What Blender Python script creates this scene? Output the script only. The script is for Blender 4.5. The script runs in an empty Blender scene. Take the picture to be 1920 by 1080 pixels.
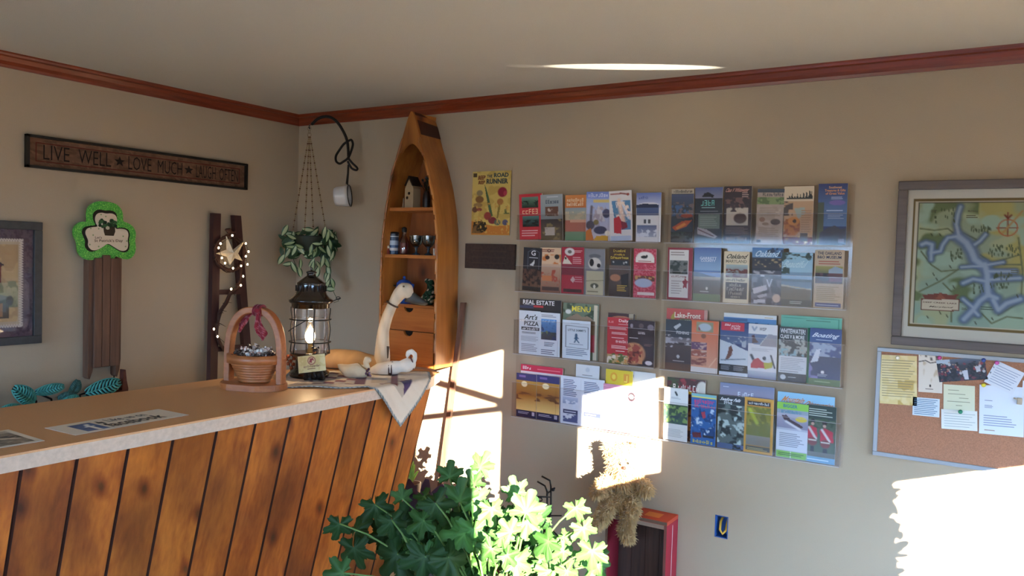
import bpy, bmesh, math, random
import numpy as np
from mathutils import Vector, Matrix
random.seed(7)
D = bpy.data
SC = bpy.context.scene
COL = SC.collection
PI = math.pi
# ---------------------------------------------------------------- colour
def s2l(c):
    return c / 12.92 if c <= .04045 else ((c + .055) / 1.055) ** 2.4
def hx(s):
    if not isinstance(s, str):
        return tuple(s)
    if len(s) == 3:
        s = ''.join(c + c for c in s)
    return tuple(s2l(int(s[i:i + 2], 16) / 255) for i in (0, 2, 4))
# ---------------------------------------------------------------- camera frame
CAM = np.array([3.72482516, -3.41871747, 1.62729198])
YAW, PITCH, ROLL, FPX = math.radians(-32.4304131), math.radians(-2.259373), math.radians(-1.71769915), 1509.5515
def _rot(y, p, r):
    f = np.array([math.sin(y) * math.cos(p), math.cos(y) * math.cos(p), math.sin(p)])
    r0 = np.array([math.cos(y), -math.sin(y), 0]); d0 = np.cross(f, r0)
    return np.array([math.cos(r) * r0 + math.sin(r) * d0, -math.sin(r) * r0 + math.cos(r) * d0, f])
ROT = _rot(YAW, PITCH, ROLL)
def ray(u, v):
    return ROT.T @ np.array([(u - 960) / FPX, (v - 540) / FPX, 1])
def P(u, v, ax, val):
    """where the line of sight of a photo point meets the plane axis=val (a survey of the room)"""
    q = ray(u, v); s = (val - CAM[ax]) / q[ax]
    return Vector(CAM + s * q)
def B(u, v, y=0.): return P(u, v, 1, y)        # on the long wall with the brochures
def A(u, v, x=0.): return P(u, v, 0, x)        # on the left wall with the sign
CT = 1.07
def T(u, v, z=CT): return P(u, v, 2, z)        # on the counter top
VIEW = Vector((ROT[2][0], ROT[2][1], 0)).normalized()
SIDE = Vector((VIEW.y, -VIEW.x, 0))
def upright(base):
    """surveyor for the upright plane through base that faces into the room"""
    b = np.array(base); n = np.array(VIEW)
    def w(u, v, off=0.):
        q = ray(u, v); s = (n @ (b - CAM)) / (n @ q)
        return Vector(CAM + s * q) - VIEW * off
    w.px = (n @ (b - CAM)) / FPX
    return w
# ---------------------------------------------------------------- mesh builder
class MB:
    def __init__(s): s.v = []; s.f = []; s.m = []; s.c = []; s.sm = []
    def add(s, v, f, m=0, c=(1, 1, 1), sm=False):
        o = len(s.v); s.v += [tuple(x) for x in v]
        percol = len(c) == len(v) and len(v) > 0 and hasattr(c[0], '__len__')
        s.c += [tuple(x) for x in c] if percol else [tuple(c)] * len(v)
        for q in f:
            s.f.append([i + o for i in q]); s.m.append(m); s.sm.append(sm)
        return s
    def box(s, lo, hi, m=0, c=(1, 1, 1), M=None, bev=0.):
        x0, y0, z0 = lo; x1, y1, z1 = hi
        if bev > 0:
            bm = bmesh.new(); bmesh.ops.create_cube(bm, size=1)
            for v in bm.verts:
                v.co = Vector(((x0 + x1) / 2 + v.co.x * (x1 - x0), (y0 + y1) / 2 + v.co.y * (y1 - y0), (z0 + z1) / 2 + v.co.z * (z1 - z0)))
            bmesh.ops.bevel(bm, geom=bm.edges[:], offset=bev, segments=2, affect='EDGES', profile=.6)
            bm.verts.index_update()
            vs = [v.co.copy() for v in bm.verts]; fs = [[v.index for v in f.verts] for f in bm.faces]; bm.free()
        else:
            vs = [Vector(p) for p in [(x0, y0, z0), (x1, y0, z0), (x1, y1, z0), (x0, y1, z0), (x0, y0, z1), (x1, y0, z1), (x1, y1, z1), (x0, y1, z1)]]
            fs = [(0, 3, 2, 1), (4, 5, 6, 7), (0, 1, 5, 4), (1, 2, 6, 5), (2, 3, 7, 6), (3, 0, 4, 7)]
        if M is not None: vs = [M @ v for v in vs]
        return s.add(vs, fs, m, c)
    def tube(s, pts, r, n=8, m=0, c=(1, 1, 1), closed=False, caps=True, flat=1.):
        pts = [Vector(p) for p in pts]; k = len(pts)
        rs = r if hasattr(r, '__len__') else [r] * k
        ref = None; vs = []
        for i, p in enumerate(pts):
            a = pts[i - 1] if (i > 0 or closed) else p; b = pts[(i + 1) % k] if (i < k - 1 or closed) else p
            t = (b - a); t = t.normalized() if t.length > 1e-9 else Vector((0, 0, 1))
            if ref is None: ref = t.orthogonal().normalized()
            ref = (ref - t * ref.dot(t)); ref = ref.normalized() if ref.length > 1e-6 else t.orthogonal().normalized()
            bi = t.cross(ref)
            for j in range(n):
                an = 2 * PI * j / n
                vs.append(p + (ref * math.cos(an) + bi * math.sin(an) * flat) * rs[i])
        fs = []
        for i in range(k if closed else k - 1):
            i2 = (i + 1) % k
            for j in range(n):
                j2 = (j + 1) % n
                fs.append((i * n + j, i * n + j2, i2 * n + j2, i2 * n + j))
        if caps and not closed:
            fs.append(tuple(reversed(range(n)))); fs.append(tuple(range((k - 1) * n, k * n)))
        return s.add(vs, fs, m, c, True)
    def lathe(s, c0, prof, n=32, m=0, c=(1, 1, 1), sm=True, caps=True):
        x, y, z = c0; vs = []; fs = []; k = len(prof)
        for r, h in prof:
            for j in range(n):
                a = 2 * PI * j / n; vs.append((x + r * math.cos(a), y + r * math.sin(a), z + h))
        for i in range(k - 1):
            for j in range(n):
                j2 = (j + 1) % n; fs.append((i * n + j, i * n + j2, (i + 1) * n + j2, (i + 1) * n + j))
        s.add(vs, fs, m, c, sm)
        if caps:
            for i, rv in ((0, True), (k - 1, False)):
                if prof[i][0] > 1e-5:
                    ring = vs[i * n:(i + 1) * n]; s.add(ring, [tuple(reversed(range(n))) if rv else tuple(range(n))], m, c)
        return s
    def prism(s, poly, t, M, m=0, c=(1, 1, 1), bev=0.):
        """2-D outline (x,y) extruded t along local z, placed by M"""
        n = len(poly)
        ar = sum(poly[i][0] * poly[(i + 1) % n][1] - poly[(i + 1) % n][0] * poly[i][1] for i in range(n))
        if ar < 0: poly = poly[::-1]
        vs = [M @ Vector((x, y, 0)) for x, y in poly] + [M @ Vector((x, y, t)) for x, y in poly]
        fs = [tuple(reversed(range(n))), tuple(range(n, 2 * n))] + [(i, (i + 1) % n, n + (i + 1) % n, n + i) for i in range(n)]
        return s.add(vs, fs, m, c)
    def ball(s, ce, r, m=0, c=(1, 1, 1), n=12, M=None):
        rx = r if hasattr(r, '__len__') else (r, r, r); vs = []; fs = []
        ce = Vector(ce); k = max(6, n // 2 + 2)
        for i in range(k + 1):
            th = PI * i / k
            for j in range(n):
                ph = 2 * PI * j / n
                q = Vector((rx[0] * math.sin(th) * math.cos(ph), rx[1] * math.sin(th) * math.sin(ph), rx[2] * math.cos(th)))
                vs.append(ce + (M @ q if M is not None else q))
        for i in range(k):
            for j in range(n):
                j2 = (j + 1) % n; fs.append((i * n + j, (i + 1) * n + j, (i + 1) * n + j2, i * n + j2))
        return s.add(vs, fs, m, c, True)
    def build(s, name, mats, parent=None, origin=None, solid=False):
        me = D.meshes.new(name); mats = mats if isinstance(mats, (list, tuple)) else [mats]
        if parent is not None: o = Vector(parent.get('_w', (0, 0, 0)))
        elif origin is not None: o = Vector(origin)
        else:
            a = np.array(s.v); lo = a.min(0); hi = a.max(0); o = Vector(((lo[0] + hi[0]) / 2, (lo[1] + hi[1]) / 2, lo[2]))
        me.from_pydata([tuple(Vector(p) - o) for p in s.v], [], s.f)
        for x in mats: me.materials.append(x)
        me.polygons.foreach_set('material_index', s.m); me.polygons.foreach_set('use_smooth', s.sm)
        at = me.color_attributes.new('Col', 'FLOAT_COLOR', 'POINT')
        at.data.foreach_set('color', np.hstack([np.array(s.c, dtype=np.float32).reshape(-1, 3), np.ones((len(s.v), 1), np.float32)]).ravel())
        me.validate(); me.update()
        if solid:
            bm = bmesh.new(); bm.from_mesh(me); bmesh.ops.remove_doubles(bm, verts=bm.verts, dist=1e-5); bmesh.ops.recalc_face_normals(bm, faces=bm.faces); bm.to_mesh(me); bm.free()
        ob = D.objects.new(name, me); COL.objects.link(ob); ob['_w'] = tuple(o)
        if parent is not None: ob.parent = parent
        else: ob.location = o
        return ob
def tag(o, label, cat, group=None, kind=None):
    o['label'] = label; o['category'] = cat
    if group: o['group'] = group
    if kind: o['kind'] = kind
    return o
def struct(o): o['kind'] = 'structure'; return o
def thing(name, label, cat, loc, group=None):
    o = D.objects.new(name, None); COL.objects.link(o); o.location = loc; o['_w'] = tuple(loc)
    o.empty_display_size = .05
    return tag(o, label, cat, group)
def blob(chains, voxel, name, m, parent=None, smooth=4, fuzz=0., paint=None, flo=None):
    """one continuous skin grown over chains of (point, radius)"""
    mb = MB()
    for ch in chains:
        for i in range(len(ch) - 1):
            (p0, r0), (p1, r1) = ch[i], ch[i + 1]; p0 = Vector(p0); p1 = Vector(p1)
            n = max(1, int((p1 - p0).length / (min(r0, r1) * .35)))
            for k in range(n + 1):
                t = k / n; mb.ball(p0.lerp(p1, t), r0 + (r1 - r0) * t, n=12)
        if len(ch) == 1: mb.ball(ch[0][0], ch[0][1], n=14)
    me = D.meshes.new('x'); me.from_pydata(mb.v, [], mb.f); ob = D.objects.new('x', me); COL.objects.link(ob)
    r = ob.modifiers.new('r', 'REMESH'); r.mode = 'VOXEL'; r.voxel_size = voxel
    q = ob.modifiers.new('s', 'SMOOTH'); q.iterations = smooth; q.factor = .5
    ev = ob.evaluated_get(bpy.context.evaluated_depsgraph_get()); m2 = ev.to_mesh()
    vs = [v.co.copy() for v in m2.vertices]; no = [v.normal.copy() for v in m2.vertices]; fs = [tuple(p.vertices) for p in m2.polygons]
    ev.to_mesh_clear(); D.objects.remove(ob); D.meshes.remove(me)
    if flo is not None: vs = [Vector((v.x, v.y, max(v.z, flo))) for v in vs]
    out = MB()
    cs = [paint(v, n) for v, n in zip(vs, no)] if paint else (1, 1, 1)
    out.add(vs, fs, 0, cs, True)
    if fuzz:
        rr = random.Random(3)
        for v, n in zip(vs, no):
            for _ in range(2):
                d = (n + Vector((rr.gauss(0, .5), rr.gauss(0, .5), rr.gauss(-.35, .5)))).normalized(); sd = d.orthogonal().normalized() * fuzz * .14
                p = v + Vector((rr.gauss(0, 1), rr.gauss(0, 1), rr.gauss(0, 1))) * voxel * .4
                L = fuzz * rr.uniform(.6, 1.2); t = p + d * L + Vector((0, 0, -L * .25))
                c = paint(v, n) if paint else (1, 1, 1)
                out.add([p - sd, p + sd, t], [(0, 1, 2)], 0, c, True)
    return out.build(name, m, parent)
# ---------------------------------------------------------------- materials
def nodes(name):
    m = D.materials.new(name); m.use_nodes = True; nt = m.node_tree; nt.nodes.clear()
    out = nt.nodes.new('ShaderNodeOutputMaterial')
    def N(t, **k):
        n = nt.nodes.new('ShaderNode' + t)
        for a, b in k.items():
            if a.startswith('i_'): n.inputs[a[2:].replace('_', ' ')].default_value = b
            else: setattr(n, a, b)
        return n
    def L(a, b): nt.links.new(a, b)
    return m, nt, out, N, L
def ramp(N, stops):
    r = N('ValToRGB'); e = r.color_ramp.elements
    while len(e) < len(stops): e.new(.5)
    for x, (p, c) in zip(e, stops): x.position = p; x.color = (*hx(c), 1)
    return r
def plain(name, c, rough=.6, metal=0., spec=.4, noise=.0, nscale=60., bump=0., bscale=200., trans=0., coat=0., emit=None, estr=0., sheen=0.):
    m, nt, out, N, L = nodes(name); b = N('BsdfPrincipled'); L(b.outputs[0], out.inputs[0])
    c = hx(c); b.inputs['Base Color'].default_value = (*c, 1)
    b.inputs['Roughness'].default_value = rough; b.inputs['Metallic'].default_value = metal
    b.inputs['Specular IOR Level'].default_value = spec; b.inputs['Coat Weight'].default_value = coat; b.inputs['Sheen Weight'].default_value = sheen
    tc = N('TexCoord')
    if noise:
        n = N('TexNoise', i_Scale=nscale, i_Detail=4.); L(tc.outputs['Object'], n.inputs['Vector'])
        r = N('ValToRGB'); r.color_ramp.elements[0].position = .3; r.color_ramp.elements[1].position = .7
        r.color_ramp.elements[0].color = (*[x * (1 - noise) for x in c], 1); r.color_ramp.elements[1].color = (*[min(1, x * (1 + noise)) for x in c], 1)
        L(n.outputs[0], r.inputs[0]); L(r.outputs[0], b.inputs['Base Color'])
    if bump:
        n = N('TexNoise', i_Scale=bscale, i_Detail=3.); L(tc.outputs['Object'], n.inputs['Vector'])
        k = N('Bump', i_Strength=bump, i_Distance=.004); L(n.outputs[0], k.inputs['Height']); L(k.outputs[0], b.inputs['Normal'])
    if emit: b.inputs['Emission Color'].default_value = (*hx(emit), 1); b.inputs['Emission Strength'].default_value = estr
    return m
def wood(name, dark, light, axis='z', scale=1., rough=.45, knots=None, coat=0., vary=False, bump=.15):
    m, nt, out, N, L = nodes(name); b = N('BsdfPrincipled'); L(b.outputs[0], out.inputs[0])
    tc = N('TexCoord'); mp = N('Mapping'); st = {'x': (.06, 1, 1), 'y': (1, .06, 1), 'z': (1, 1, .06)}[axis]
    L(tc.outputs['Object'], mp.inputs[0]); mp.inputs['Scale'].default_value = [x * scale for x in st]
    vec = mp.outputs[0]
    if vary:
        a = N('Attribute', attribute_name='Col'); sc = N('VectorMath', operation='MULTIPLY_ADD'); L(a.outputs['Color'], sc.inputs[0])
        sc.inputs[1].default_value = (7.3, 5.1, 3.7); L(vec, sc.inputs[2]); vec = sc.outputs[0]
    n = N('TexNoise', i_Scale=14., i_Detail=6., i_Roughness=.6, i_Distortion=.6); L(vec, n.inputs['Vector'])
    n2 = N('TexNoise', i_Scale=70., i_Detail=3.); L(vec, n2.inputs['Vector'])
    mx = N('Mix'); mx.inputs['Factor'].default_value = .35; L(n.outputs[0], mx.inputs[2]); L(n2.outputs[0], mx.inputs[3])
    r = ramp(N, [(.3, dark), (.68, light)]); L(mx.outputs[0], r.inputs[0]); col = r.outputs[0]
    if knots:
        sp = N('SeparateXYZ'); L(tc.outputs['Object'], sp.inputs[0]); ad = N('Math', operation='ADD'); L(sp.outputs[0], ad.inputs[0]); L(sp.outputs[1], ad.inputs[1])
        ml = N('Math', operation='MULTIPLY'); ml.inputs[1].default_value = .6; L(sp.outputs[2], ml.inputs[0]); cb = N('CombineXYZ'); L(ad.outputs[0], cb.inputs[0]); L(ml.outputs[0], cb.inputs[1]); kv = cb.outputs[0]
        if vary:
            s2 = N('VectorMath', operation='MULTIPLY_ADD'); L(a.outputs['Color'], s2.inputs[0]); s2.inputs[1].default_value = (3, 5, 2); L(kv, s2.inputs[2]); kv = s2.outputs[0]
        v = N('TexVoronoi', i_Scale=knots, voronoi_dimensions='2D'); L(kv, v.inputs['Vector'])
        kr = ramp(N, [(.0, '0a0402'), (.028, '2a1208'), (.05, '8a5a3a'), (.075, 'b08a6a'), (.16, 'fff')]); L(v.outputs['Distance'], kr.inputs[0])
        k2 = N('MixRGB', blend_type='MULTIPLY'); k2.inputs[0].default_value = .75; L(col, k2.inputs[1]); L(kr.outputs[0], k2.inputs[2]); col = k2.outputs[0]
        # broad, soft colour changes along the grain
        n3 = N('TexNoise', i_Scale=3.2, i_Detail=2.); L(kv, n3.inputs['Vector']); r3 = ramp(N, [(.34, '9a8a80'), (.56, 'fff')]); L(n3.outputs[0], r3.inputs[0])
        k3 = N('MixRGB', blend_type='MULTIPLY'); k3.inputs[0].default_value = .8; L(col, k3.inputs[1]); L(r3.outputs[0], k3.inputs[2]); col = k3.outputs[0]
    L(col, b.inputs['Base Color']); b.inputs['Roughness'].default_value = rough; b.inputs['Coat Weight'].default_value = coat; b.inputs['Coat Roughness'].default_value = .25
    if bump:
        k = N('Bump', i_Strength=bump, i_Distance=.003); L(mx.outputs[0], k.inputs['Height']); L(k.outputs[0], b.inputs['Normal'])
    return m
def vcol(name, rough=.5, spec=.3, trans=0., sheen=0., coat=0., bump=0., bscale=150., metal=0.):
    m, nt, out, N, L = nodes(name); b = N('BsdfPrincipled'); a = N('Attribute', attribute_name='Col')
    L(a.outputs['Color'], b.inputs['Base Color']); b.inputs['Roughness'].default_value = rough; b.inputs['Specular IOR Level'].default_value = spec
    b.inputs['Sheen Weight'].default_value = sheen; b.inputs['Coat Weight'].default_value = coat; b.inputs['Metallic'].default_value = metal
    if bump:
        tc = N('TexCoord'); n = N('TexNoise', i_Scale=bscale, i_Detail=3.); L(tc.outputs['Object'], n.inputs['Vector'])
        k = N('Bump', i_Strength=bump, i_Distance=.003); L(n.outputs[0], k.inputs['Height']); L(k.outputs[0], b.inputs['Normal'])
    if trans:
        t = N('BsdfTranslucent'); L(a.outputs['Color'], t.inputs[0]); x = N('MixShader'); x.inputs[0].default_value = trans
        L(b.outputs[0], x.inputs[1]); L(t.outputs[0], x.inputs[2]); L(x.outputs[0], out.inputs[0])
    else: L(b.outputs[0], out.inputs[0])
    return m
def clear(name, tint='fff', amount=.06, rough=.03, fres=.8):
    m, nt, out, N, L = nodes(name); t = N('BsdfTransparent'); t.inputs[0].default_value = (*hx(tint), 1)
    g = N('BsdfGlossy'); g.inputs['Roughness'].default_value = rough
    lw = N('LayerWeight'); lw.inputs[0].default_value = .25
    ma = N('Math', operation='MULTIPLY_ADD'); L(lw.outputs['Fresnel'], ma.inputs[0]); ma.inputs[1].default_value = fres; ma.inputs[2].default_value = amount
    ma.use_clamp = True
    x = N('MixShader'); L(ma.outputs[0], x.inputs[0]); L(t.outputs[0], x.inputs[1]); L(g.outputs[0], x.inputs[2]); L(x.outputs[0], out.inputs[0])
    return m
def glitter(name, c, c2):
    m, nt, out, N, L = nodes(name); b = N('BsdfPrincipled'); L(b.outputs[0], out.inputs[0]); tc = N('TexCoord')
    v = N('TexVoronoi', i_Scale=420.); L(tc.outputs['Object'], v.inputs['Vector'])
    r = ramp(N, [(.0, c), (.6, c), (.75, c2)]); L(v.outputs['Color'], r.inputs[0]); L(r.outputs[0], b.inputs['Base Color'])
    k = N('Bump', i_Strength=.9, i_Distance=.004); L(v.outputs['Color'], k.inputs['Height']); L(k.outputs[0], b.inputs['Normal'])
    b.inputs['Roughness'].default_value = .35; b.inputs['Specular IOR Level'].default_value = .8; return m
# ---------------------------------------------------------------- lettering
_tc = {}
def text2d(s, bold=0.):
    k = (s, bold)
    if k in _tc: return _tc[k]
    cu = D.curves.new('t', 'FONT'); cu.body = s; cu.fill_mode = 'FRONT'; cu.resolution_u = 2; cu.offset = bold
    ob = D.objects.new('t', cu); COL.objects.link(ob); dg = bpy.context.evaluated_depsgraph_get(); ev = ob.evaluated_get(dg); me = ev.to_mesh()
    vs = [(v.co.x, v.co.y) for v in me.vertices]; fs = [tuple(p.vertices) for p in me.polygons]
    ev.to_mesh_clear(); D.objects.remove(ob); D.curves.remove(cu)
    a = np.array(vs) if vs else np.zeros((1, 2)); lo = a.min(0); hi = a.max(0); w = np.maximum(hi - lo, 1e-6)
    r = [((x - lo[0]) / w[0], (y - lo[1]) / w[1]) for x, y in vs], fs, w[0] / w[1]
    _tc[k] = r; return r
# ---------------------------------------------------------------- painted / printed flat things
class Canvas:
    def __init__(s, nx, ny, bg, seed=1):
        s.nx, s.ny = nx, ny; s.U, s.V = np.meshgrid(np.linspace(0, 1, nx + 1), np.linspace(0, 1, ny + 1))
        s.a = np.ones((ny + 1, nx + 1, 3)) * np.array(hx(bg)); s.T = []; s.r = np.random.RandomState(seed); s.asp = ny / nx
    def put(s, m, c, al=1.):
        m = np.clip(m, 0, 1)[..., None] * al; s.a = s.a * (1 - m) + np.array(hx(c)) * m
    def noise(s, sx, sy):
        g = s.r.rand(int(sy) + 2, int(sx) + 2); x = s.U * sx; y = s.V * sy; i = x.astype(int); j = y.astype(int); fx = x - i; fy = y - j
        fx = fx * fx * (3 - 2 * fx); fy = fy * fy * (3 - 2 * fy); i1 = np.minimum(i + 1, g.shape[1] - 1); j1 = np.minimum(j + 1, g.shape[0] - 1)
        return g[j, i] * (1 - fx) * (1 - fy) + g[j, i1] * fx * (1 - fy) + g[j1, i] * (1 - fx) * fy + g[j1, i1] * fx * fy
    def inr(s, u0, v0, u1, v1): return ((s.U >= u0) & (s.U <= u1) & (s.V >= v0) & (s.V <= v1)).astype(float)
    def poly(s, pts):
        ins = np.zeros(s.U.shape, bool); n = len(pts)
        for i in range(n):
            (x0, y0), (x1, y1) = pts[i], pts[(i + 1) % n]
            if y0 == y1: continue
            c = ((y0 > s.V) != (y1 > s.V)) & (s.U < (x1 - x0) * (s.V - y0) / (y1 - y0) + x0); ins ^= c
        return ins.astype(float)
    def seg(s, pts, w):
        d = np.full(s.U.shape, 9.)
        for (x0, y0), (x1, y1) in zip(pts[:-1], pts[1:]):
            dx, dy = x1 - x0, (y1 - y0) * s.asp; L = dx * dx + dy * dy + 1e-12; px = s.U - x0; py = (s.V - y0) * s.asp
            t = np.clip((px * dx + py * dy) / L, 0, 1); d = np.minimum(d, np.hypot(px - t * dx, py - t * dy))
        return np.clip(1.5 - d / w, 0, 1)
    def draw(s, ops):
        for o in ops:
            k = o[0]
            if k == 'g':      # vertical gradient c1>c2 between v0,v1 (optional u range)
                u0, v0, u1, v1, c1, c2 = o[1:7]; t = np.clip((s.V - v0) / max(1e-6, v1 - v0), 0, 1)[..., None]; m = s.inr(u0, v0, u1, v1)[..., None]
                s.a = s.a * (1 - m) + (np.array(hx(c1)) * (1 - t) + np.array(hx(c2)) * t) * m
            elif k == 'r': s.put(s.inr(*o[1:5]), o[5])
            elif k == 'e':
                cu, cv, ru, rv, c = o[1:6]; s.put(np.clip((1 - np.hypot((s.U - cu) / ru, (s.V - cv) / rv)) * 6, 0, 1), c)
            elif k == 'p': s.put(s.poly(o[1]), o[2])
            elif k == 'l': s.put(s.seg(o[1], o[2]), o[3])
            elif k == 'n':    # blotches of a second colour
                u0, v0, u1, v1, c, sx, sy, th = o[1:9]; n = s.noise(sx, sy) * .65 + s.noise(sx * 2.3, sy * 2.3) * .35
                s.put(s.inr(u0, v0, u1, v1) * np.clip((n - th) * 9, 0, 1), c)
            elif k == 't':    # rows of small print
                u0, v0, u1, v1, n, c = o[1:7]
                for i in range(n):
                    va = v0 + (v1 - v0) * (i + .25) / n; vb = v0 + (v1 - v0) * (i + .7) / n; e = u1 - (u1 - u0) * s.r.rand() * .3
                    s.T.append(('bar', u0, va, e, vb, c))
            elif k == 'w':    # a word too small to read: letter-sized strokes
                u0, v0, u1, v1, c = o[1:6]; h = v1 - v0; u = u0; lw = max(.02, h * s.asp * .62); q = lw * .2
                while u < u1 - lw * .6:
                    f = s.r.rand(); t_ = v0 + h * (0 if f < .45 else .28); g = s.r.rand(); e_ = u + lw * .72
                    if g < .75: s.T.append(('bar', u, t_, u + q, v1, c))
                    if g > .4: s.T.append(('bar', e_ - q, t_ + h * (.15 if f < .5 else 0), e_, v1, c))
                    for y_ in (t_, (t_ + v1) / 2 - h * .08, v1 - h * .16):
                        if s.r.rand() < .62: s.T.append(('bar', u, y_, e_, y_ + h * .16, c))
                    u += lw
            elif k == 'T': s.T.append(o)
        return s
def basis(o, ex, ey):
    ex = Vector(ex).normalized(); ey = Vector(ey); ey = (ey - ex * ey.dot(ex)).normalized(); ez = ex.cross(ey)
    m = Matrix((ex, ey, ez)).transposed().to_4x4(); m.translation = o; return m
def sheet_mb(cv, W, H, th, M, bend=0., edge='e8e4dc', mb=None, m=0, curl=0.):
    """sheet in local x (0..W), y (0..H up), front +z; printed front, plain edges and back"""
    mb = mb or MB(); nx, ny = cv.nx, cv.ny
    def f(u, v, dz=0.):
        y = H * (1 - v); t = 1 - v
        return M @ Vector((W * u, y, th + dz + bend * t * t + curl * (u - .5) ** 2 * t))
    vs = [f(i / nx, j / ny) for j in range(ny + 1) for i in range(nx + 1)]
    fs = [(j * (nx + 1) + i, (j + 1) * (nx + 1) + i, (j + 1) * (nx + 1) + i + 1, j * (nx + 1) + i + 1) for j in range(ny) for i in range(nx)]
    mb.add(vs, fs, m, [tuple(c) for c in cv.a.reshape(-1, 3)], True)
    k = 8; e = hx(edge); ring = [(0, j / k) for j in range(k + 1)] + [(1, 1 - j / k) for j in range(k + 1)]
    ra = [f(u, v) for u, v in ring]; rb = [f(u, v, -th) for u, v in ring]; n = len(ring)
    mb.add(ra + rb, [(i, n + i, n + (i + 1) % n, (i + 1) % n) for i in range(n)], m, e)
    mb.add(rb, [(j, j + 1, n - 2 - j, n - 1 - j) for j in range(k)], m, e)
    for i, o in enumerate(cv.T):
        dz = .0004 + .00003 * i
        if o[0] == 'bar':
            _, u0, v0, u1, v1, c = o; q = [f(u0, v0, dz), f(u0, v1, dz), f(u1, v1, dz), f(u1, v0, dz)]; mb.add(q, [(0, 1, 2, 3)], m, hx(c))
        else:
            tx, u0, v0, u1, v1, c = o[1:7]; sh = o[7] if len(o) > 7 else 0; bo = o[8] if len(o) > 8 else .015
            p2, fa, _ = text2d(tx, bo)
            mb.add([f(u0 + (u1 - u0) * (x + sh * (y - .5)), v1 + (v0 - v1) * y, dz) for x, y in p2], fa, m, hx(c))
    return mb
# ================================================================ the room
RX, RY, CZ = 4.95, -6.0, 2.43
M_wall = plain('wall_paint', 'ae9c84', .75, spec=.25, bump=.25, bscale=420)
M_ceil = plain('ceiling_paint', 'c8c0ae', .8, spec=.2, bump=.35, bscale=260)
M_trim = wood('cherry_stain', '5e220e', '8f3a1a', 'x', 1.5, .32, coat=.35)
M_trimy = wood('cherry_stain_y', '5e220e', '8f3a1a', 'y', 1.5, .32, coat=.35)
M_floor = wood('floor_boards', '96948f', 'b0aeaa', 'y', 1., .35)
M_winframe = plain('window_paint', 'e8e4da', .4)
def wall(name, ax, pos, th, lo, hi, holes, m):
    """wall slab on plane axis=pos, thickness th away from the room; lo/hi/holes in (along, z)"""
    xs = sorted({lo[0], hi[0], *[h[i] for h in holes for i in (0, 2)]}); zs = sorted({lo[1], hi[1], *[h[i] for h in holes for i in (1, 3)]})
    mb = MB()
    for x0, x1 in zip(xs[:-1], xs[1:]):
        for z0, z1 in zip(zs[:-1], zs[1:]):
            cx, cz = (x0 + x1) / 2, (z0 + z1) / 2
            if any(h[0] < cx < h[2] and h[1] < cz < h[3] for h in holes): continue
            a, b = sorted((pos, pos + th))
            if ax == 1: mb.box((x0, a, z0), (x1, b, z1))
            else: mb.box((a, x0, z0), (b, x1, z1))
    return struct(mb.build(name, m))
SUN_AZ, SUN_EL = math.radians(45), math.radians(13)
SD = Vector((-math.sin(SUN_AZ) * math.cos(SUN_EL), math.cos(SUN_AZ) * math.cos(SUN_EL), -math.sin(SUN_EL)))
def to_window(x, z):
    t = (RX + .02 - x) / -SD.x; return -SD.y * t, z - SD.z * t        # (y, z) on the right wall for a sunlit point of the long wall
def beam(x0, z0, x1, z1):
    y0, a = to_window(x0, z0); y1, b = to_window(x1, z1); ya, yb = sorted((y0, y1))
    # sill and head follow the middle of the beam
    t = (RX + .02 - (x0 + x1) / 2) / -SD.x; return (ya, z0 - SD.z * t, yb, z1 - SD.z * t)
W1 = beam(.96, .12, B(944, 800).x, 1.065)
W2 = beam(B(1081, 850).x, .60, B(1246, 850).x, 1.04)
W3 = beam(B(1668, 900).x, .2, 4.7, B(1800, 812).z)
OUT = (B(1341, 966).x, B(1353, 1009).z, B(1366, 966).x, B(1353, 967).z)
wall('wall_back', 1, 0, .12, (-.12, 0), (RX + .12, CZ), [OUT], M_wall)
wall('wall_left', 0, 0, -.12, (RY - .12, 0), (0, CZ), [], M_wall)
wall('wall_right', 0, RX, .02, (RY - .12, 0), (0, CZ), [W1, W2, W3], M_wall)
FW = [(.3, .3, 2.5, 1.9), (3.85, .3, 4.85, 1.9)]
wall('wall_front', 1, RY, -.12, (0, 0), (RX, CZ), FW, M_wall)
struct(MB().box((-.12, RY - .12, -.1), (RX + .12, .12, 0)).build('floor', M_floor))
struct(MB().box((-.12, RY - .12, CZ), (RX + .12, .12, CZ + .1)).build('ceiling', M_ceil))
# window frames and panes
M_pane = clear('window_glass', 'fff', .03, .0)
def window(name, ax, pos, h, bars):
    mb = MB(); a0, z0, a1, z1 = h; w = .03
    def bx(p0, q0, p1, q1, d=.05):
        if ax == 0: mb.box((pos + .02, p0, q0), (pos + .03, p1, q1))
        else: mb.box((p0, pos - .125 - d, q0), (p1, pos - .125, q1))
    bx(a0 - w, z0 - w, a1 + w, z0); bx(a0 - w, z1, a1 + w, z1 + w); bx(a0 - w, z0, a0, z1); bx(a1, z0, a1 + w, z1)
    o = struct(mb.build(name, M_winframe))
    g = MB()
    if ax == 0: g.box((pos + .022, a0, z0), (pos + .025, a1, z1))
    else: g.box((a0, pos - .15, z0), (a1, pos - .146, z1))
    g.build('pane', M_pane, o); return o
w1 = window('window_1', 0, RX, W1, []); window('window_2', 0, RX, W2, []); window('window_3', 0, RX, W3, [])
for i, h in enumerate(FW): window('window_%d' % (i + 4), 1, RY, h, [])
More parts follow.
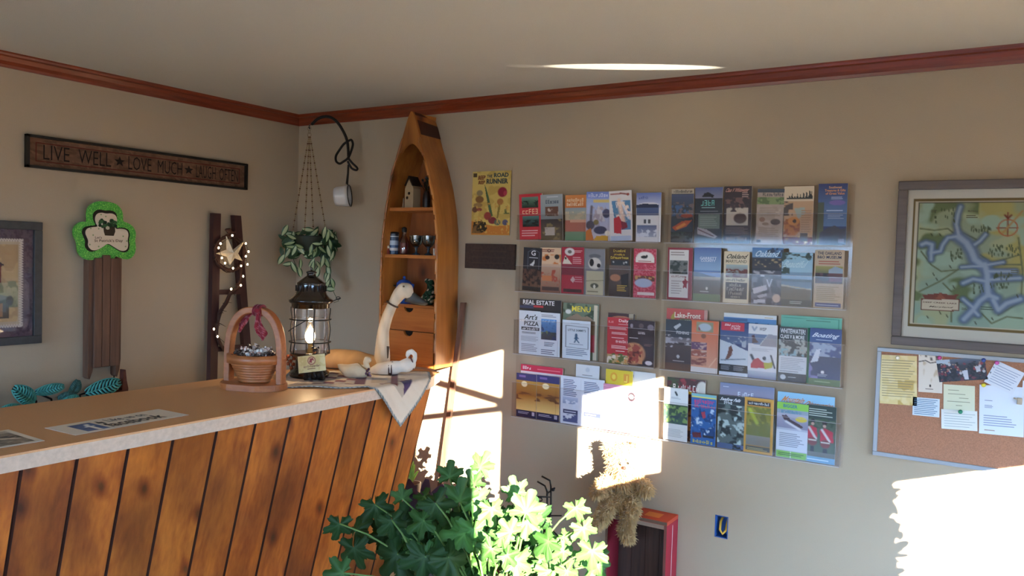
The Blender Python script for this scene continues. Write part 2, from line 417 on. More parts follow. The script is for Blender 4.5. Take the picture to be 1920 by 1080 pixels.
# unseen crossed bars added outside window 1, whose shadow lies over the sunlit patch
def shadow_bar(u0, v0, u1, v1, w):
    a, b = B(u0, v0), B(u1, v1); ya, za = to_window(a.x, a.z); yb, zb = to_window(b.x, b.z)
    k = .35; o = -SD * (k / -SD.x) * 1.
    p = Vector((RX, ya, za)) - SD * k; q = Vector((RX, yb, zb)) - SD * k
    return MB().tube([p, q], w, 6)
rl = thing('shadow_bars', 'slender crossed bars added outside the window to shade its sunlight', 'blocker', (RX + .3, W1[0], 0))
for q in ((785, 706, 975, 763, .024), (760, 788, 975, 764, .020)):
    shadow_bar(*q).build('shadow_bar', M_winframe, rl)
# leafy shrub outside window 3: its outline is the ragged edge of the sunlight on the wall
shr = thing('shrub', 'leafy shrub outside the low side window', 'shrub', (RX + .16, W3[2] - .02, 0))
mb = MB(); rs = random.Random(41); zz0, zz1 = to_window(0, 0)[1], 0
for i in range(210):
    xw = B(1668, 900).x + abs(rs.gauss(0, .028)) * (1.6 if rs.random() < .3 else 1) - .03; zw = rs.uniform(-.1, .90)
    if zw > .8: xw += (zw - .8) * .6 * rs.random()
    y_, z_ = to_window(xw, zw); p = Vector((RX + .02, y_, z_)) - SD * rs.uniform(.12, .3); r = rs.uniform(.012, .03)
    e1 = Vector((rs.gauss(0, .4), rs.gauss(0, 1), rs.gauss(0, 1))).normalized(); e2 = (-SD + Vector((rs.gauss(0, .4), rs.gauss(0, .4), rs.gauss(0, .4)))).cross(e1).normalized()
    mb.add([p + e1 * r * 1.5 * math.cos(a) + e2 * r * .75 * math.sin(a) for a in [k * PI / 5 for k in range(10)]], [tuple(range(10))], 0, (.03, .08, .02))
mb.build('foliage', vcol('shrub_leaf', .6), shr)
mb = MB()
for k in range(4): mb.tube([(RX + .2 + .03 * k, W3[2] + .03, 0), (RX + .18, W3[2] + .02 - .02 * k, .7), (RX + .2, W3[2] + .02, 1.3)], .006, 6)
mb.build('stem', M_winframe, shr)
# crown moulding
def crown(name, pts_dir, m):
    prof = [(0, 2.37), (.006, 2.37), (.008, 2.382), (.02, 2.395), (.03, 2.412), (.042, 2.416), (.046, 2.424), (.052, 2.43), (0, 2.43)]
    mb = MB(); n = len(prof)
    if pts_dir == 'x': a = [(d, -d, z) for d, z in prof]; b = [(RX, -d, z) for d, z in prof]
    else: a = [(d, RY, z) for d, z in prof]; b = [(d, -d, z) for d, z in prof]
    mb.add(a + b, [(i, n + i, n + (i + 1) % n, (i + 1) % n) for i in range(n)] + [tuple(range(n)), tuple(reversed(range(n, 2 * n)))])
    return struct(mb.build(name, m, solid=True))
crown('trim_1', 'y', M_trimy); crown('trim_2', 'x', M_trim)
for nm, lo, hi in (('baseboard_back', (0, -.015, 0), (RX, 0, .09)), ('baseboard_left', (0, RY, 0), (.015, -.015, .09))):
    struct(MB().box(lo, hi).build(nm, M_trim if 'back' in nm else M_trimy))
# open electrical box in the wall
M_blue = plain('blue_plastic', '2a5596', .5); M_cable = plain('yellow_cable', 'd8a63a', .5)
x0, z0, x1, z1 = OUT
ob = thing('outlet_box', 'open blue electrical box with a loop of yellow cable, set in the wall', 'outlet', ((x0 + x1) / 2, 0, z0))
mb = MB(); t = .004
mb.box((x0, .055, z0), (x1, .06, z1)); mb.box((x0, 0, z0), (x0 + t, .06, z1)); mb.box((x1 - t, 0, z0), (x1, .06, z1)); mb.box((x0, 0, z0), (x1, .06, z0 + t)); mb.box((x0, 0, z1 - t), (x1, .06, z1))
mb.build('box', M_blue, ob)
cx = (x0 + x1) / 2 + .006; zc = (z0 + z1) / 2 - .004
MB().tube([(cx - .012, .05, z1 - .012), (cx - .016, .02, zc + .02), (cx - .014, .006, zc - .012), (cx, .002, zc - .026), (cx + .012, .008, zc - .01), (cx + .013, .02, zc + .018), (cx + .01, .05, z1 - .015)], .0055, 8).build('cable', M_cable, ob)
# ---------------------------------------------------------------- light
sun = D.lights.new('sun', 'SUN'); sun.energy = 42; sun.angle = math.radians(.22); sun.color = (1, .89, .74)
so = D.objects.new('sun', sun); COL.objects.link(so); so.rotation_euler = SD.to_track_quat('-Z', 'Y').to_euler(); so.location = (12, -10, 4)
def sky(name, loc, d, sx, sy, e, c=(.72, .85, 1.), sp=120):
    l = D.lights.new(name, 'AREA'); l.shape = 'RECTANGLE'; l.size = sx; l.size_y = sy; l.energy = e; l.color = c
    o = D.objects.new(name, l); COL.objects.link(o); o.location = loc; o.rotation_euler = Vector(d).to_track_quat('-Z', 'Z').to_euler(); l.spread = math.radians(sp); return o
def portal(name, loc, d, sx, sy):
    o = sky(name, loc, d, sx, sy, 1, sp=180); o.data.cycles.is_portal = True
for i, h in enumerate(FW):
    portal('daylight_front_%d' % i, ((h[0] + h[2]) / 2, RY - .13, (h[1] + h[3]) / 2), (0, 1, 0), h[2] - h[0], h[3] - h[1])
    struct(MB().box((h[2] + .04, RY - 2.6, 0), (h[2] + .1, RY - .125, CZ)).build('trim_%d' % (i + 3), M_winframe))  # unseen fin added outside each front window to block direct sun
for i, h in enumerate((W1, W2, W3)):
    portal('daylight_right_%d' % i, (RX + .035, (h[0] + h[2]) / 2, (h[1] + h[3]) / 2), (-1, 0, 0), h[2] - h[0], h[3] - h[1])
# added spot lamps imitate a streak of reflected sun on the ceiling
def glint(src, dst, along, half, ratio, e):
    l = D.lights.new('glint_spot', 'SPOT'); src = Vector(src); dst = Vector(dst); z = (src - dst).normalized(); x = Vector(along); x = (x - z * x.dot(z)).normalized(); y = z.cross(x)
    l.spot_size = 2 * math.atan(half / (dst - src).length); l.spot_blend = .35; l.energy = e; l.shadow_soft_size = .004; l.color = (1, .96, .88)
    o = D.objects.new('glint_spot', l); COL.objects.link(o); m = Matrix((x, y, z)).transposed().to_4x4(); m.translation = src; o.matrix_world = m; o.scale = (1, ratio, 1)
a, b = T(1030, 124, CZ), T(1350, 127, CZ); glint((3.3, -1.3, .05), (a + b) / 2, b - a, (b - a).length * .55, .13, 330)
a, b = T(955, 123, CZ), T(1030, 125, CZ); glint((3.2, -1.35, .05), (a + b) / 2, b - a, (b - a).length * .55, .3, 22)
w = D.worlds.new('sky'); SC.world = w; w.use_nodes = True; bg = w.node_tree.nodes['Background']
nt = w.node_tree; tc = nt.nodes.new('ShaderNodeTexCoord'); sx = nt.nodes.new('ShaderNodeSeparateXYZ'); nt.links.new(tc.outputs['Generated'], sx.inputs[0])
ma = nt.nodes.new('ShaderNodeMath'); ma.operation = 'MULTIPLY_ADD'; ma.inputs[1].default_value = .5; ma.inputs[2].default_value = .5; nt.links.new(sx.outputs[2], ma.inputs[0])
cr = nt.nodes.new('ShaderNodeValToRGB'); nt.links.new(ma.outputs[0], cr.inputs[0]); e = cr.color_ramp.elements
e[0].position = 0; e[0].color = (.07, .065, .06, 1); e[1].position = 1; e[1].color = (.3, .5, 1, 1)
for p_, c_ in ((.485, (.12, .115, .105, 1)), (.515, (.44, .76, 1.2, 1)), (.6, (.4, .66, 1.05, 1))): q_ = e.new(p_); q_.color = c_
nt.links.new(cr.outputs[0], bg.inputs[0]); bg.inputs[1].default_value = 12.
cam = D.cameras.new('camera'); co = D.objects.new('camera', cam); COL.objects.link(co); SC.camera = co
cam.sensor_width = 36; cam.lens = 36 * FPX / 1920; cam.clip_start = .05
mw = Matrix((Vector(ROT[0]), -Vector(ROT[1]), -Vector(ROT[2]))).transposed().to_4x4(); mw.translation = Vector(CAM); co.matrix_world = mw
vs = SC.view_settings; vs.view_transform = 'Standard'; vs.look = 'None'; vs.gamma = 1; vs.use_curve_mapping = False; vs.exposure = 1.32
SC.cycles.max_bounces = 10; SC.cycles.diffuse_bounces = 6; SC.cycles.transparent_max_bounces = 24; SC.cycles.use_denoising = True
SC.cycles.sample_clamp_indirect = 8
# ================================================================ the counter
M_pine = wood('varnished_pine', '8c3e0e', 'd07a2a', 'z', 1., .38, knots=5.0, coat=.25, vary=True)
M_top = plain('tan_laminate', 'd09a68', .42, spec=.4, noise=.08, nscale=300)
M_edge = plain('speckled_edge', 'c6b09c', .5, noise=.10, nscale=70)
M_groove = plain('dark_groove', '351406', .6)
ctr = thing('counter', 'long pine board counter with tan top and pale edge band', 'counter', (1.2, -1.6, 0))
XF, XB, YE, YS = 1.51, .86, -.39, -4.6
top2d = [(XB, YS), (XF, YS), (XF, -.60), (1.41, YE), (XB, YE)]
mb = MB(); mb.prism(top2d, .006, Matrix.Translation((0, 0, CT - .006))); mb.build('countertop', M_top, ctr)
mb = MB(); mb.prism(top2d, .041, Matrix.Translation((0, 0, CT - .047))); mb.build('edge_band', M_edge, ctr)
ys = [YS] + [-2.317 - .152 * k for k in range(14, 0, -1)] + [-2.317, -2.166, -2.012, -1.862, -1.699, -1.539, -1.382, -1.228, -1.073, -.925, -.79, -.665, -.56]
mb = MB(); SL = .27; zt = CT - .047
for i, (a, b) in enumerate(zip(ys[:-1], ys[1:])):
    g = .0055; ca = (random.random(), random.random(), random.random())
    dy = .03 if b > -.6 else .0
    for k in range(6):
        z1 = zt - zt * k / 6; z0 = zt - zt * (k + 1) / 6; X1 = XF - .02 - SL * (zt - z1); X0 = XF - .02 - SL * (zt - z0)
        vs = [(X0, a + g, z0), (X0, b - g, z0), (X1, b - g, z1), (X1, a + g, z1), (X0 - .007, a, z0), (X0 - .007, b, z0), (X1 - .007, b, z1), (X1 - .007, a, z1)]
        mb.add(vs, [(0, 1, 2, 3)], 0, ca); mb.add(vs, [(4, 0, 3, 7), (1, 5, 6, 2)], 1, ca)
    X0 = XF - .02 - SL * zt; X1 = XF - .02
# the end of the counter, boarded the same way
X1, X0 = XF - .02, XF - .02 - SL * zt
yE2 = YE - .05
for (xa, ya, xb, yb) in ((X1, -.56, 1.39, yE2), (1.39, yE2, .90, yE2)):
    ca = (random.random(), random.random(), random.random()); d = X1 - X0
    mb.add([(xa - (d if xa > 1 else 0), ya, 0), (xb - (d if xb > 1 else 0), yb, 0), (xb, yb, zt), (xa, ya, zt)], [(0, 1, 2, 3)], 0, ca)
mb.add([(X0 - .007, YS, 0), (X0 - .007, -.56, 0), (X1 - .007, -.56, zt), (X1 - .007, YS, zt)], [(0, 1, 2, 3)], 1, (.2, .1, .1))
mb.build('front_panel', [M_pine, M_groove], ctr)
MB().box((.90, YS, 0), (.92, yE2, zt)).build('back_panel', M_pine, ctr)
# ================================================================ things on and by the left wall
M_print = vcol('printed_paper', .38, .4)
M_matte = vcol('painted_surface', .7, .25)
M_frame_dark = plain('dark_grey_wood', '3c3d3e', .5, noise=.15, nscale=40)
M_black = plain('black_paint', '17130f', .5)
M_barn = wood('weathered_brown_board', '4a3024', '75523c', 'z', 1.5, .7)
M_iron = plain('dark_iron', '1c1815', .45, metal=.4)
M_rust = plain('rust_brown_metal', '54281d', .65, noise=.35, nscale=40)
def frameA(x): return lambda u, v: A(u, v, x)
# --- long sign
tl, br = A(50, 250, .02), A(463, 357, .02); zt_, zb_ = (A(50, 250, .02).z + A(463, 308, .02).z) / 2, (A(50, 312, .02).z + A(463, 357, .02).z) / 2
y0, y1 = tl.y, br.y; W, H = y1 - y0, zt_ - zb_
t = thing('wall_sign', 'long brown sign reading live well love much laugh often', 'sign', (0.001, (y0 + y1) / 2, zb_))
cv = Canvas(150, 24, '6e4f3c', 3)
cv.draw([('n', 0, 0, 1, 1, '5d4130', 40, 8, .5), ('n', 0, 0, 1, 1, '7d5a44', 60, 10, .62)])
mx, my = .03, .17
for q in ((mx, my, 1 - mx, my + .035), (mx, 1 - my - .035, 1 - mx, 1 - my), (mx, my, mx + .004, 1 - my), (1 - mx - .004, my, 1 - mx, 1 - my)): cv.T.append(('bar', *q, '5a2316'))
def star_pts(cx, cy, r, asp, ri=.42, a0=PI / 2):
    return [(cx + (r if i % 2 == 0 else r * ri) * math.cos(a0 + i * PI / 5) * asp, cy - (r if i % 2 == 0 else r * ri) * math.sin(a0 + i * PI / 5)) for i in range(10)]
Mx = basis(Vector((.001, y0, zb_)), (0, 1, 0), (0, 0, 1)); F = .018
MB().prism([(0, 0), (W, 0), (W, H), (0, H)], .006, Mx).build('board', M_black, t)
mb = MB(); fw = .011
for a, b in (((0, 0), (W, fw)), ((0, H - fw), (W, H)), ((0, 0), (fw, H)), ((W - fw, 0), (W, H))): mb.box((a[0], a[1], .0), (b[0], b[1], .026), M=Mx)
mb.build('frame', M_black, t)
Mp = basis(Vector((.0005, y0 + .008, zb_ + .008)), (0, 1, 0), (0, 0, 1)); face = sheet_mb(cv, W - .016, H - .016, .0085, Mp)
fo = face.build('face', M_matte, t)
mb = MB()
def serif(mb, s, u0, u1, v0, v1, M, W, H, dz, c, m=0):
    """serif capitals: thin strokes with small feet"""
    n = len(s); 
    p2, fa, _ = text2d(s, -.006); mb.add([M @ Vector((W * (u0 + (u1 - u0) * x), H * (1 - (v1 + (v0 - v1) * y)), dz)) for x, y in p2], fa, m, c)
dk = hx('1f1410'); wds = [('LIVE', .055, .155, .24, .74), ('WELL', .19, .325, .24, .74), ('LOVE', .40, .505, .25, .75), ('MUCH', .535, .655, .25, .75), ('LAUGH', .725, .83, .25, .76), ('OFTEN', .85, .955, .26, .76)]
for s, u0, u1, v0, v1 in wds: mb = MB(); serif(mb, s, u0, u1, v0, v1, Mp, W - .016, H - .016, .0178, dk); mb.build('lettering', M_matte, t)
for cu in (.362, .688):
    mb = MB(); pts = star_pts(cu, .5, .2, H / W); mb.add([Mp @ Vector(((W - .016) * u, (H - .016) * (1 - v), .0178)) for u, v in [(cu, .5)] + pts], [(0, 1 + i, 1 + (i + 1) % 10) for i in range(10)], 0, dk); mb.build('star', M_matte, t)
# --- shamrock decoration
c = A(197, 437, .05); pxm = (c - Vector(CAM)).length / FPX
t = thing('shamrock_plaque', 'glittery green shamrock with cream centre hung above the wooden sled', 'decoration', (0, c.y, c.z - .17))
def Ush(X, Y):           # zoom picture (120,360)+x/6.75
    p = A(120 + X / 6.75, 360 + Y / 6.75, .05); return (p.y - c.y, p.z - c.z)
outer = [(520, 120), (600, 130), (680, 160), (735, 230), (750, 300), (745, 375), (810, 390), (880, 440), (915, 520), (900, 610), (905, 650), (912, 720), (890, 800), (830, 855), (750, 850), (660, 810), (640, 830), (650, 915), (575, 930), (500, 910), (505, 830), (480, 815), (400, 855), (300, 865), (220, 820), (180, 740), (175, 630), (130, 560), (125, 470), (170, 400), (240, 370), (305, 385), (300, 290), (305, 210), (350, 150), (430, 115)]
def smooth2(p, it=2):
    for _ in range(it):
        q = []
        for i in range(len(p)):
            a, b = p[i], p[(i + 1) % len(p)]; q += [(a[0] * .75 + b[0] * .25, a[1] * .75 + b[1] * .25), (a[0] * .25 + b[0] * .75, a[1] * .25 + b[1] * .75)]
        p = q
    return p
Ms = basis(Vector((.035, c.y, c.z)), (0, 1, 0), (0, 0, 1))
def fan_prism(mb, pts, th, M, m=0, col=(1, 1, 1)):
    from mathutils.geometry import tessellate_polygon
    n = len(pts); tri = tessellate_polygon([[Vector((x, y, 0)) for x, y in pts]])
    mb.add([M @ Vector((x, y, th)) for x, y in pts], [tuple(q) for q in tri], m, col)
    mb.add([M @ Vector((x, y, 0)) for x, y in pts] + [M @ Vector((x, y, th)) for x, y in pts], [(i, (i + 1) % n, n + (i + 1) % n, n + i) for i in range(n)], m, col)
    mb.add([M @ Vector((x, y, 0)) for x, y in pts], [tuple(q) for q in tri], m, col)
mb = MB(); fan_prism(mb, smooth2([Ush(*p) for p in outer]), .015, Ms); mb.build('glitter_border', glitter('green_glitter', '2f9e2a', '8fe35a'), t, solid=True)
inner = [(525, 275), (470, 258), (410, 275), (385, 330), (400, 400), (430, 440), (340, 445), (280, 465), (262, 520), (290, 580), (305, 620), (296, 680), (340, 735), (400, 740), (480, 700), (550, 645), (620, 690), (720, 752), (790, 735), (808, 670), (795, 610), (812, 540), (790, 480), (720, 462), (650, 470), (640, 440), (668, 370), (655, 300), (600, 268)]
sm = smooth2([Ush(*p) for p in inner]); k = .06
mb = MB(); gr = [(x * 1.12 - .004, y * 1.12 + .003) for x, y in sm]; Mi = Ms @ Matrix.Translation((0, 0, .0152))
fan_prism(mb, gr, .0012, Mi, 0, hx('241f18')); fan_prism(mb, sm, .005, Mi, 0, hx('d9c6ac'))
def blotch(mb, pts, z, col): fan_prism(mb, [Ush(*p) for p in pts], .0008, Mi @ Matrix.Translation((0, 0, z)), 0, hx(col))
blotch(mb, [(490, 445), (480, 400), (640, 400), (635, 450), (640, 500), (620, 555), (510, 550), (495, 500)], .0052, '3b2f22')
rr = random.Random(5)
for i in range(26):
    x, y = 440 + rr.random() * 210, 355 + rr.random() * 85; r = 22
    blotch(mb, [(x + r * math.cos(a), y + r * math.sin(a)) for a in (0, 1.05, 2.1, 3.14, 4.2, 5.24)], .006 + i * .00005, rr.choice(['243a22', '31502c', '1d2c1c', '3f6038']))
for i in range(14):
    x, y = rr.choice([(460, 285), (520, 310), (590, 300), (330, 460), (430, 465), (318, 665), (430, 690), (740, 560), (785, 620), (770, 690), (655, 675), (360, 545)]); r = 11
    blotch(mb, [(x + r * math.cos(a), y + r * math.sin(a)) for a in (0, 1.25, 2.5, 3.8, 5.0)], .0053 + i * .00004, '8fa070')
blotch(mb, [(515, 445), (535, 430), (560, 440), (563, 468), (540, 478), (516, 468)], .0085, 'b9ad90')
for s, x0_, y0_, x1_, y1_ in (("Let's", 385, 560, 470, 590), ("St Patrick's Day", 375, 598, 735, 642)):
    p2, fa, _ = text2d(s, .01); mb.add([Mi @ Vector((*Ush(x0_ + (x1_ - x0_) * x, y1_ + (y0_ - y1_) * y), .0062)) for x, y in p2], fa, 0, hx('4a2a1e'))
mb.build('cream_shamrock', M_matte, t)
# --- wooden sled
t = thing('wooden_sled', 'narrow weathered brown wooden sled hung below the green shamrock', 'sled', (0, A(194, 700).y, A(194, 720).z))
for (ua, ub) in ((163.5, 175), (216, 225)):
    a, b = A(ua, 470, .03), A(ub, 470, .03); zb = A(ua, 705 if ua < 200 else 700, .03).z; zt2 = A(ua, 470, .03).z
    w_ = b.y - a.y
    prof = [(a.y, zt2 + .03), (a.y + w_, zt2 + .03), (a.y + w_, zb + .07), (a.y + w_ * .75, zb + .02), (a.y + .3 * w_, zb - .015), (a.y, zb - .005)]
    mb = MB(); mb.prism([(p[0], p[1]) for p in prof], .045, basis((0, 0, 0), (0, 1, 0), (0, 0, 1))); mb.build('runner', M_barn, t)
zt2, zb = A(190, 478, .05).z, A(190, 688, .05).z
for (ua, ub, dz) in ((177, 191.4, -.015), (192, 206.6, 0), (207.2, 224.5, -.015)):
    a, b = A(ua, 500, .055), A(ub, 500, .055)
    MB().box((.046, a.y, zb), (.06, b.y, zt2 + dz), bev=.004).build('slat', M_barn, t)
for z in (zt2 - .05, zb + .04): MB().box((.03, A(170, 600, .03).y, z), (.046, A(222, 600, .03).y, z + .03)).build('crossbar', M_barn, t)
MB().tube([(.02, A(213, 690, .02).y, zb + .02), (.02, A(214, 720, .02).y, zb - .09)], .003, 6).build('rod', M_iron, t)
# --- framed birdhouse picture
yr = A(79, 500, .02).y; zt2, zb = A(79, 417, .02).z, A(79, 643, .02).z; W, H = .46, zt2 - zb
t = thing('framed_picture', 'dark framed country print of a red birdhouse on the left wall', 'picture', (0, yr - W / 2, zb))
Mf = basis(Vector((.001, yr - W, zb)), (0, 1, 0), (0, 0, 1)); fw = .035
mb = MB()
for a, b in (((0, 0), (W, fw)), ((0, H - fw), (W, H)), ((0, fw), (fw, H - fw)), ((W - fw, fw), (W, H - fw))): mb.box((a[0], a[1], 0), (b[0], b[1], .024), M=Mf, bev=.003)
mb.build('frame', M_frame_dark, t)
cv = Canvas(110, 130, '6a5660', 4)
cv.draw([('n', 0, 0, 1, 1, '584450', 30, 30, .55), ('r', .13, .12, .87, .88, 'c8b498'), ('r', .17, .15, .83, .85, 'd0b184'), ('n', .17, .15, .83, .85, 'c0a078', 12, 14, .5),
  ('g', .17, .5, .83, .72, 'c4b48c', '8f9478'), ('n', .17, .48, .83, .72, '8a8a68', 20, 18, .5),
  ('p', [(.34, .33), (.66, .33), (.66, .5), (.34, .5)], '7c3230'), ('p', [(.31, .335), (.5, .22), (.69, .335), (.66, .35), (.5, .255), (.34, .35)], '5a4a50'), ('p', [(.34, .34), (.5, .25), (.66, .34)], '7c3230'),
  ('e', .5, .4, .03, .03, '2c1c1c'), ('r', .47, .5, .54, .64, '6b5a4a'), ('g', .26, .62, .74, .82, '6c7068', '4f4a40'), ('e', .5, .63, .24, .04, '878b84'), ('e', .75, .66, .04, .05, '5c5a50'), ('r', .33, .68, .68, .8, 'a07a58')])
for i in range(34):
    a = i / 34; cv.draw([('l', [(.12, .1 + .8 * a), (.15, .1 + .8 * (a + .5 / 34)), (.12, .1 + .8 * (a + 1 / 34))], .006, 'ddd0c4'), ('l', [(.85, .1 + .8 * a), (.88, .1 + .8 * (a + .5 / 34)), (.85, .1 + .8 * (a + 1 / 34))], .006, 'ddd0c4')])
for i in range(28):
    a = i / 28; cv.draw([('l', [(.12 + .76 * a, .1), (.12 + .76 * (a + .5 / 28), .12), (.12 + .76 * (a + 1 / 28), .1)], .006, 'ddd0c4'), ('l', [(.12 + .76 * a, .88), (.12 + .76 * (a + .5 / 28), .9), (.12 + .76 * (a + 1 / 28), .88)], .006, 'ddd0c4')])
sheet_mb(cv, W - .06, H - .06, .003, Mf @ Matrix.Translation((.03, .03, .006))).build('print', M_matte, t)
M_pglass = clear('picture_glass', 'fff', .05, .01)
q = [Mf @ Vector(p) for p in ((fw, fw, .017), (W - fw, fw, .017), (W - fw, H - fw, .017), (fw, H - fw, .017))]
MB().add(q, [(0, 1, 2, 3)]).build('glass', M_pglass, t)
# --- teal leaf spray
M_teal = vcol('teal_painted_metal', .5, .5, metal=.15)
t = thing('metal_leaf_spray', 'spray of teal painted metal leaves below the framed picture', 'wall decoration', (0, A(110, 760).y, A(110, 800).z))
def metal_leaf(base, tip, wpx, xo, dark, parent):
    a, b = A(*base, xo), A(*tip, xo + .015); d = b - a; L = d.length; ex = d.normalized(); ez = Vector((1, 0, .15)); ez = (ez - ex * ez.dot(ex)).normalized(); ey = ez.cross(ex)
    w = wpx * pxm * .5; mb = MB(); n = 14; rim = []
    ca, cb = hx('4ba39c'), hx('123034')
    if dark: ca, cb = hx('3a6a66'), hx('1c2a28')
    def pt(t, s, z=0.): return a + ex * L * t + ey * w * s * math.sin(PI * min(1, max(0, .06 + t * .9))) ** .6 + ez * (z + .012 * math.sin(PI * t))
    for sgn in (-1, 1):
        for i in range(n):       # base plate
            t0, t1 = i / n, (i + 1) / n; mb.add([pt(t0, 0), pt(t1, 0), pt(t1, sgn), pt(t0, sgn)], [(0, 1, 2, 3)], 0, cb)
        for i in range(9):       # raised ribs, slanting to the tip
            t0 = .04 + i * .1; t1 = min(.99, t0 + .15)
            mb.tube([pt(t0, 0, .004), pt((t0 + t1) / 2 - .015, sgn * .55, .005), pt(t1, sgn * .93, .004)], [.0042, .0048, .003], 5, 0, ca)
        mb.tube([pt(i / 12, sgn, .002) for i in range(13)], .003, 5, 0, ca)
    mb.tube([pt(i / 12, 0, .004) for i in range(13)], .003, 5, 0, ca)
    mb.build('leaf', M_teal, parent)
for q in [((64, 755), (24, 727), 26, .06, 0), ((66, 736), (120, 724), 16, .05, 0), ((132, 740), (146, 712), 17, .045, 1), ((160, 738), (226, 716), 27, .07, 0), ((-6, 778), (38, 763), 20, .06, 0), ((108, 748), (140, 738), 14, .05, 1), ((150, 752), (195, 738), 16, .05, 0), ((112, 760), (148, 744), 17, .06, 0), ((60, 775), (105, 758), 14, .05, 1)]: metal_leaf(*q, t)
mb = MB()
for pts in ([(-10, 790), (60, 772), (110, 765), (150, 760), (170, 748)], [(66, 772), (68, 752), (62, 748)], [(100, 768), (96, 748), (70, 737)], [(140, 762), (128, 748), (134, 738)], [(150, 760), (150, 740), (166, 735)]): mb.tube([A(u, v, .035) for u, v in pts], .005, 6)
for u, v in ((60, 772), (150, 760)): mb.tube([A(u, v, .035), A(u, v, .0003)], .005, 6)
mb.build('stem', M_iron, t)
# --- small rusty ornament
t = thing('rusty_ornament', 'small rust brown metal ornament with a side ring beside the sled foot', 'ornament', (.04, A(215, 760).y, A(215, 760).z))
mb = MB(); pts = [(190, 752), (196, 742), (210, 736), (222, 730), (224, 712), (225, 692), (229, 692), (231, 712), (234, 727), (232, 752)]
fan_prism(mb, [(A(u, v, .06).y, A(u, v, .06).z) for u, v in pts], .03, basis((.06, 0, 0), (0, 1, 0), (0, 0, 1)))
mb.build('body', M_rust, t, solid=True)
ce = A(233, 718, .075); MB().tube([ce + Vector((0, .011 * math.cos(a), .011 * math.sin(a))) for a in [i * PI / 8 for i in range(16)]], .002, 6, closed=True).build('ring', M_iron, t)
MB().tube([A(222, 728, .08), A(235, 727, .08)], .003, 6).build('spike', M_iron, t)
# --- ladder, wreath, star, lights
M_red = wood('dark_red_paint', '2c1210', '421c18', 'z', 1., .6)
t = thing('ladder', 'dark red tapering wooden ladder propped against the left wall', 'ladder', (.05, A(430, 700).y, 0))
def lad(u, v): 
    p = A(u, v, .06)
    return p
def rail_(ut, vt, ub, vb, w):
    a, b = lad(ut, vt), lad(ub, vb); d = (b - a) / (b.z - a.z); f = a + d * (0 - a.z)
    a.x = .045; f.x = .075; ey = Vector((0, w / 2, 0)); ex = Vector((.016, 0, 0))
    mb = MB(); vs = []
    for p in (f, a): vs += [p - ey - ex, p + ey - ex, p + ey + ex, p - ey + ex]
    mb.add(vs, [(3, 2, 1, 0), (4, 5, 6, 7), (0, 1, 5, 4), (1, 2, 6, 5), (2, 3, 7, 6), (3, 0, 4, 7)]); return mb
rail_(407.5, 400, 397, 718, .046).build('side_rail', M_red, t); rail_(445.5, 404, 461, 640, .046).build('side_rail', M_red, t)
for vv in (548, 655): 
    a, b = lad(405, vv), lad(455, vv); MB().box((.05, a.y, a.z - .013), (.068, b.y, a.z + .013)).build('rung', M_red, t)
wc = A(434, 475, .10)
t = thing('twig_wreath', 'small twig wreath hanging on the dark red ladder', 'wreath', wc - Vector((.02, 0, .12)))
M_twig = plain('dark_twigs', '3a2018', .8, noise=.3, nscale=80)
rr = random.Random(11); mb = MB(); R0 = 31 * pxm * 1.05
for k in range(11):
    ph = rr.random() * 6; ro = R0 * rr.uniform(.88, 1.1); wob = rr.uniform(2, 5)
    mb.tube([wc + Vector((rr.gauss(0, .003) - .012, ro * math.cos(a) * (1 + .06 * math.sin(wob * a + ph)), ro * math.sin(a) * (1 + .06 * math.cos(wob * a)))) for a in [i * PI / 14 for i in range(28)]], .0035, 5, closed=True)
for k in range(30):
    a = rr.random() * 2 * PI; p = wc + Vector((-.01, R0 * math.cos(a), R0 * math.sin(a))); q = p + Vector((rr.uniform(-.01, .02), rr.gauss(0, .018), rr.gauss(0, .018))); mb.tube([p, q], [.003, .0015], 4)
mb.build('twig_ring', M_twig, t)
p = A(430, 433, .09); mb = MB(); mb.ball(p, (.012, .02, .016)); mb.ball(p + Vector((.005, .018, -.004)), (.01, .016, .01)); mb.ball(p + Vector((.005, -.016, .004)), (.01, .016, .01)); mb.build('bow', M_twig, t)
t2 = MB(); sp = [(425, 442.5), (439, 472), (457, 453), (446, 477), (455, 488), (440, 482), (432, 497.5), (428, 480), (406, 475), (427, 468)]
sp = [(425, 443), (437, 469), (457.5, 453), (446.5, 475.5), (454.5, 489), (440, 484), (431.5, 497), (426.5, 481.5), (406, 475.5), (425.5, 468)]
cS = A(438.5, 474, .135); rim = [A(u, v, .112) for u, v in sp]; bk = [p + Vector((-.006, 0, 0)) for p in rim]
t2.add([cS] + rim, [(0, 1 + i, 1 + (i + 1) % 10) for i in range(10)]); t2.add(rim + bk, [(i, (i + 1) % 10, 10 + (i + 1) % 10, 10 + i) for i in range(10)])
tag(t2.build('barn_star', plain('cream_tin', 'cdbda2', .55, noise=.1), solid=True), 'cream faceted tin star on the twig wreath', 'star')
M_bulb = plain('lit_bulb', 'fff0d8', .4, emit='ffdca8', estr=9)
t = thing('string_lights', 'strand of tiny warm lights wound down the dark red ladder', 'string lights', A(420, 600, .1))
bl = [(435.7, 441.5), (413.6, 456.8), (410, 464.7), (416, 483.6), (422, 493.4), (437, 503), (452, 498.5), (464, 495.7), (461, 480.5), (466, 471.7), (461, 456.6), (456, 518), (451.5, 535), (433.6, 542), (401, 617), (408, 631), (430, 650), (444, 663.5)]
for u, v in bl: MB().ball(A(u, v, .125), (.0048, .0048, .006), n=8).build('bulb', M_bulb, t)
mb = MB(); mb.tube([A(u, v, .118) for u, v in bl[1:6][::-1] + [bl[0]] + bl[10:6:-1] + bl[6:7] + bl[11:]], .0013, 4)
mb.build('wire', plain('brown_wire', '2a1a12', .6), t)
t = MB()
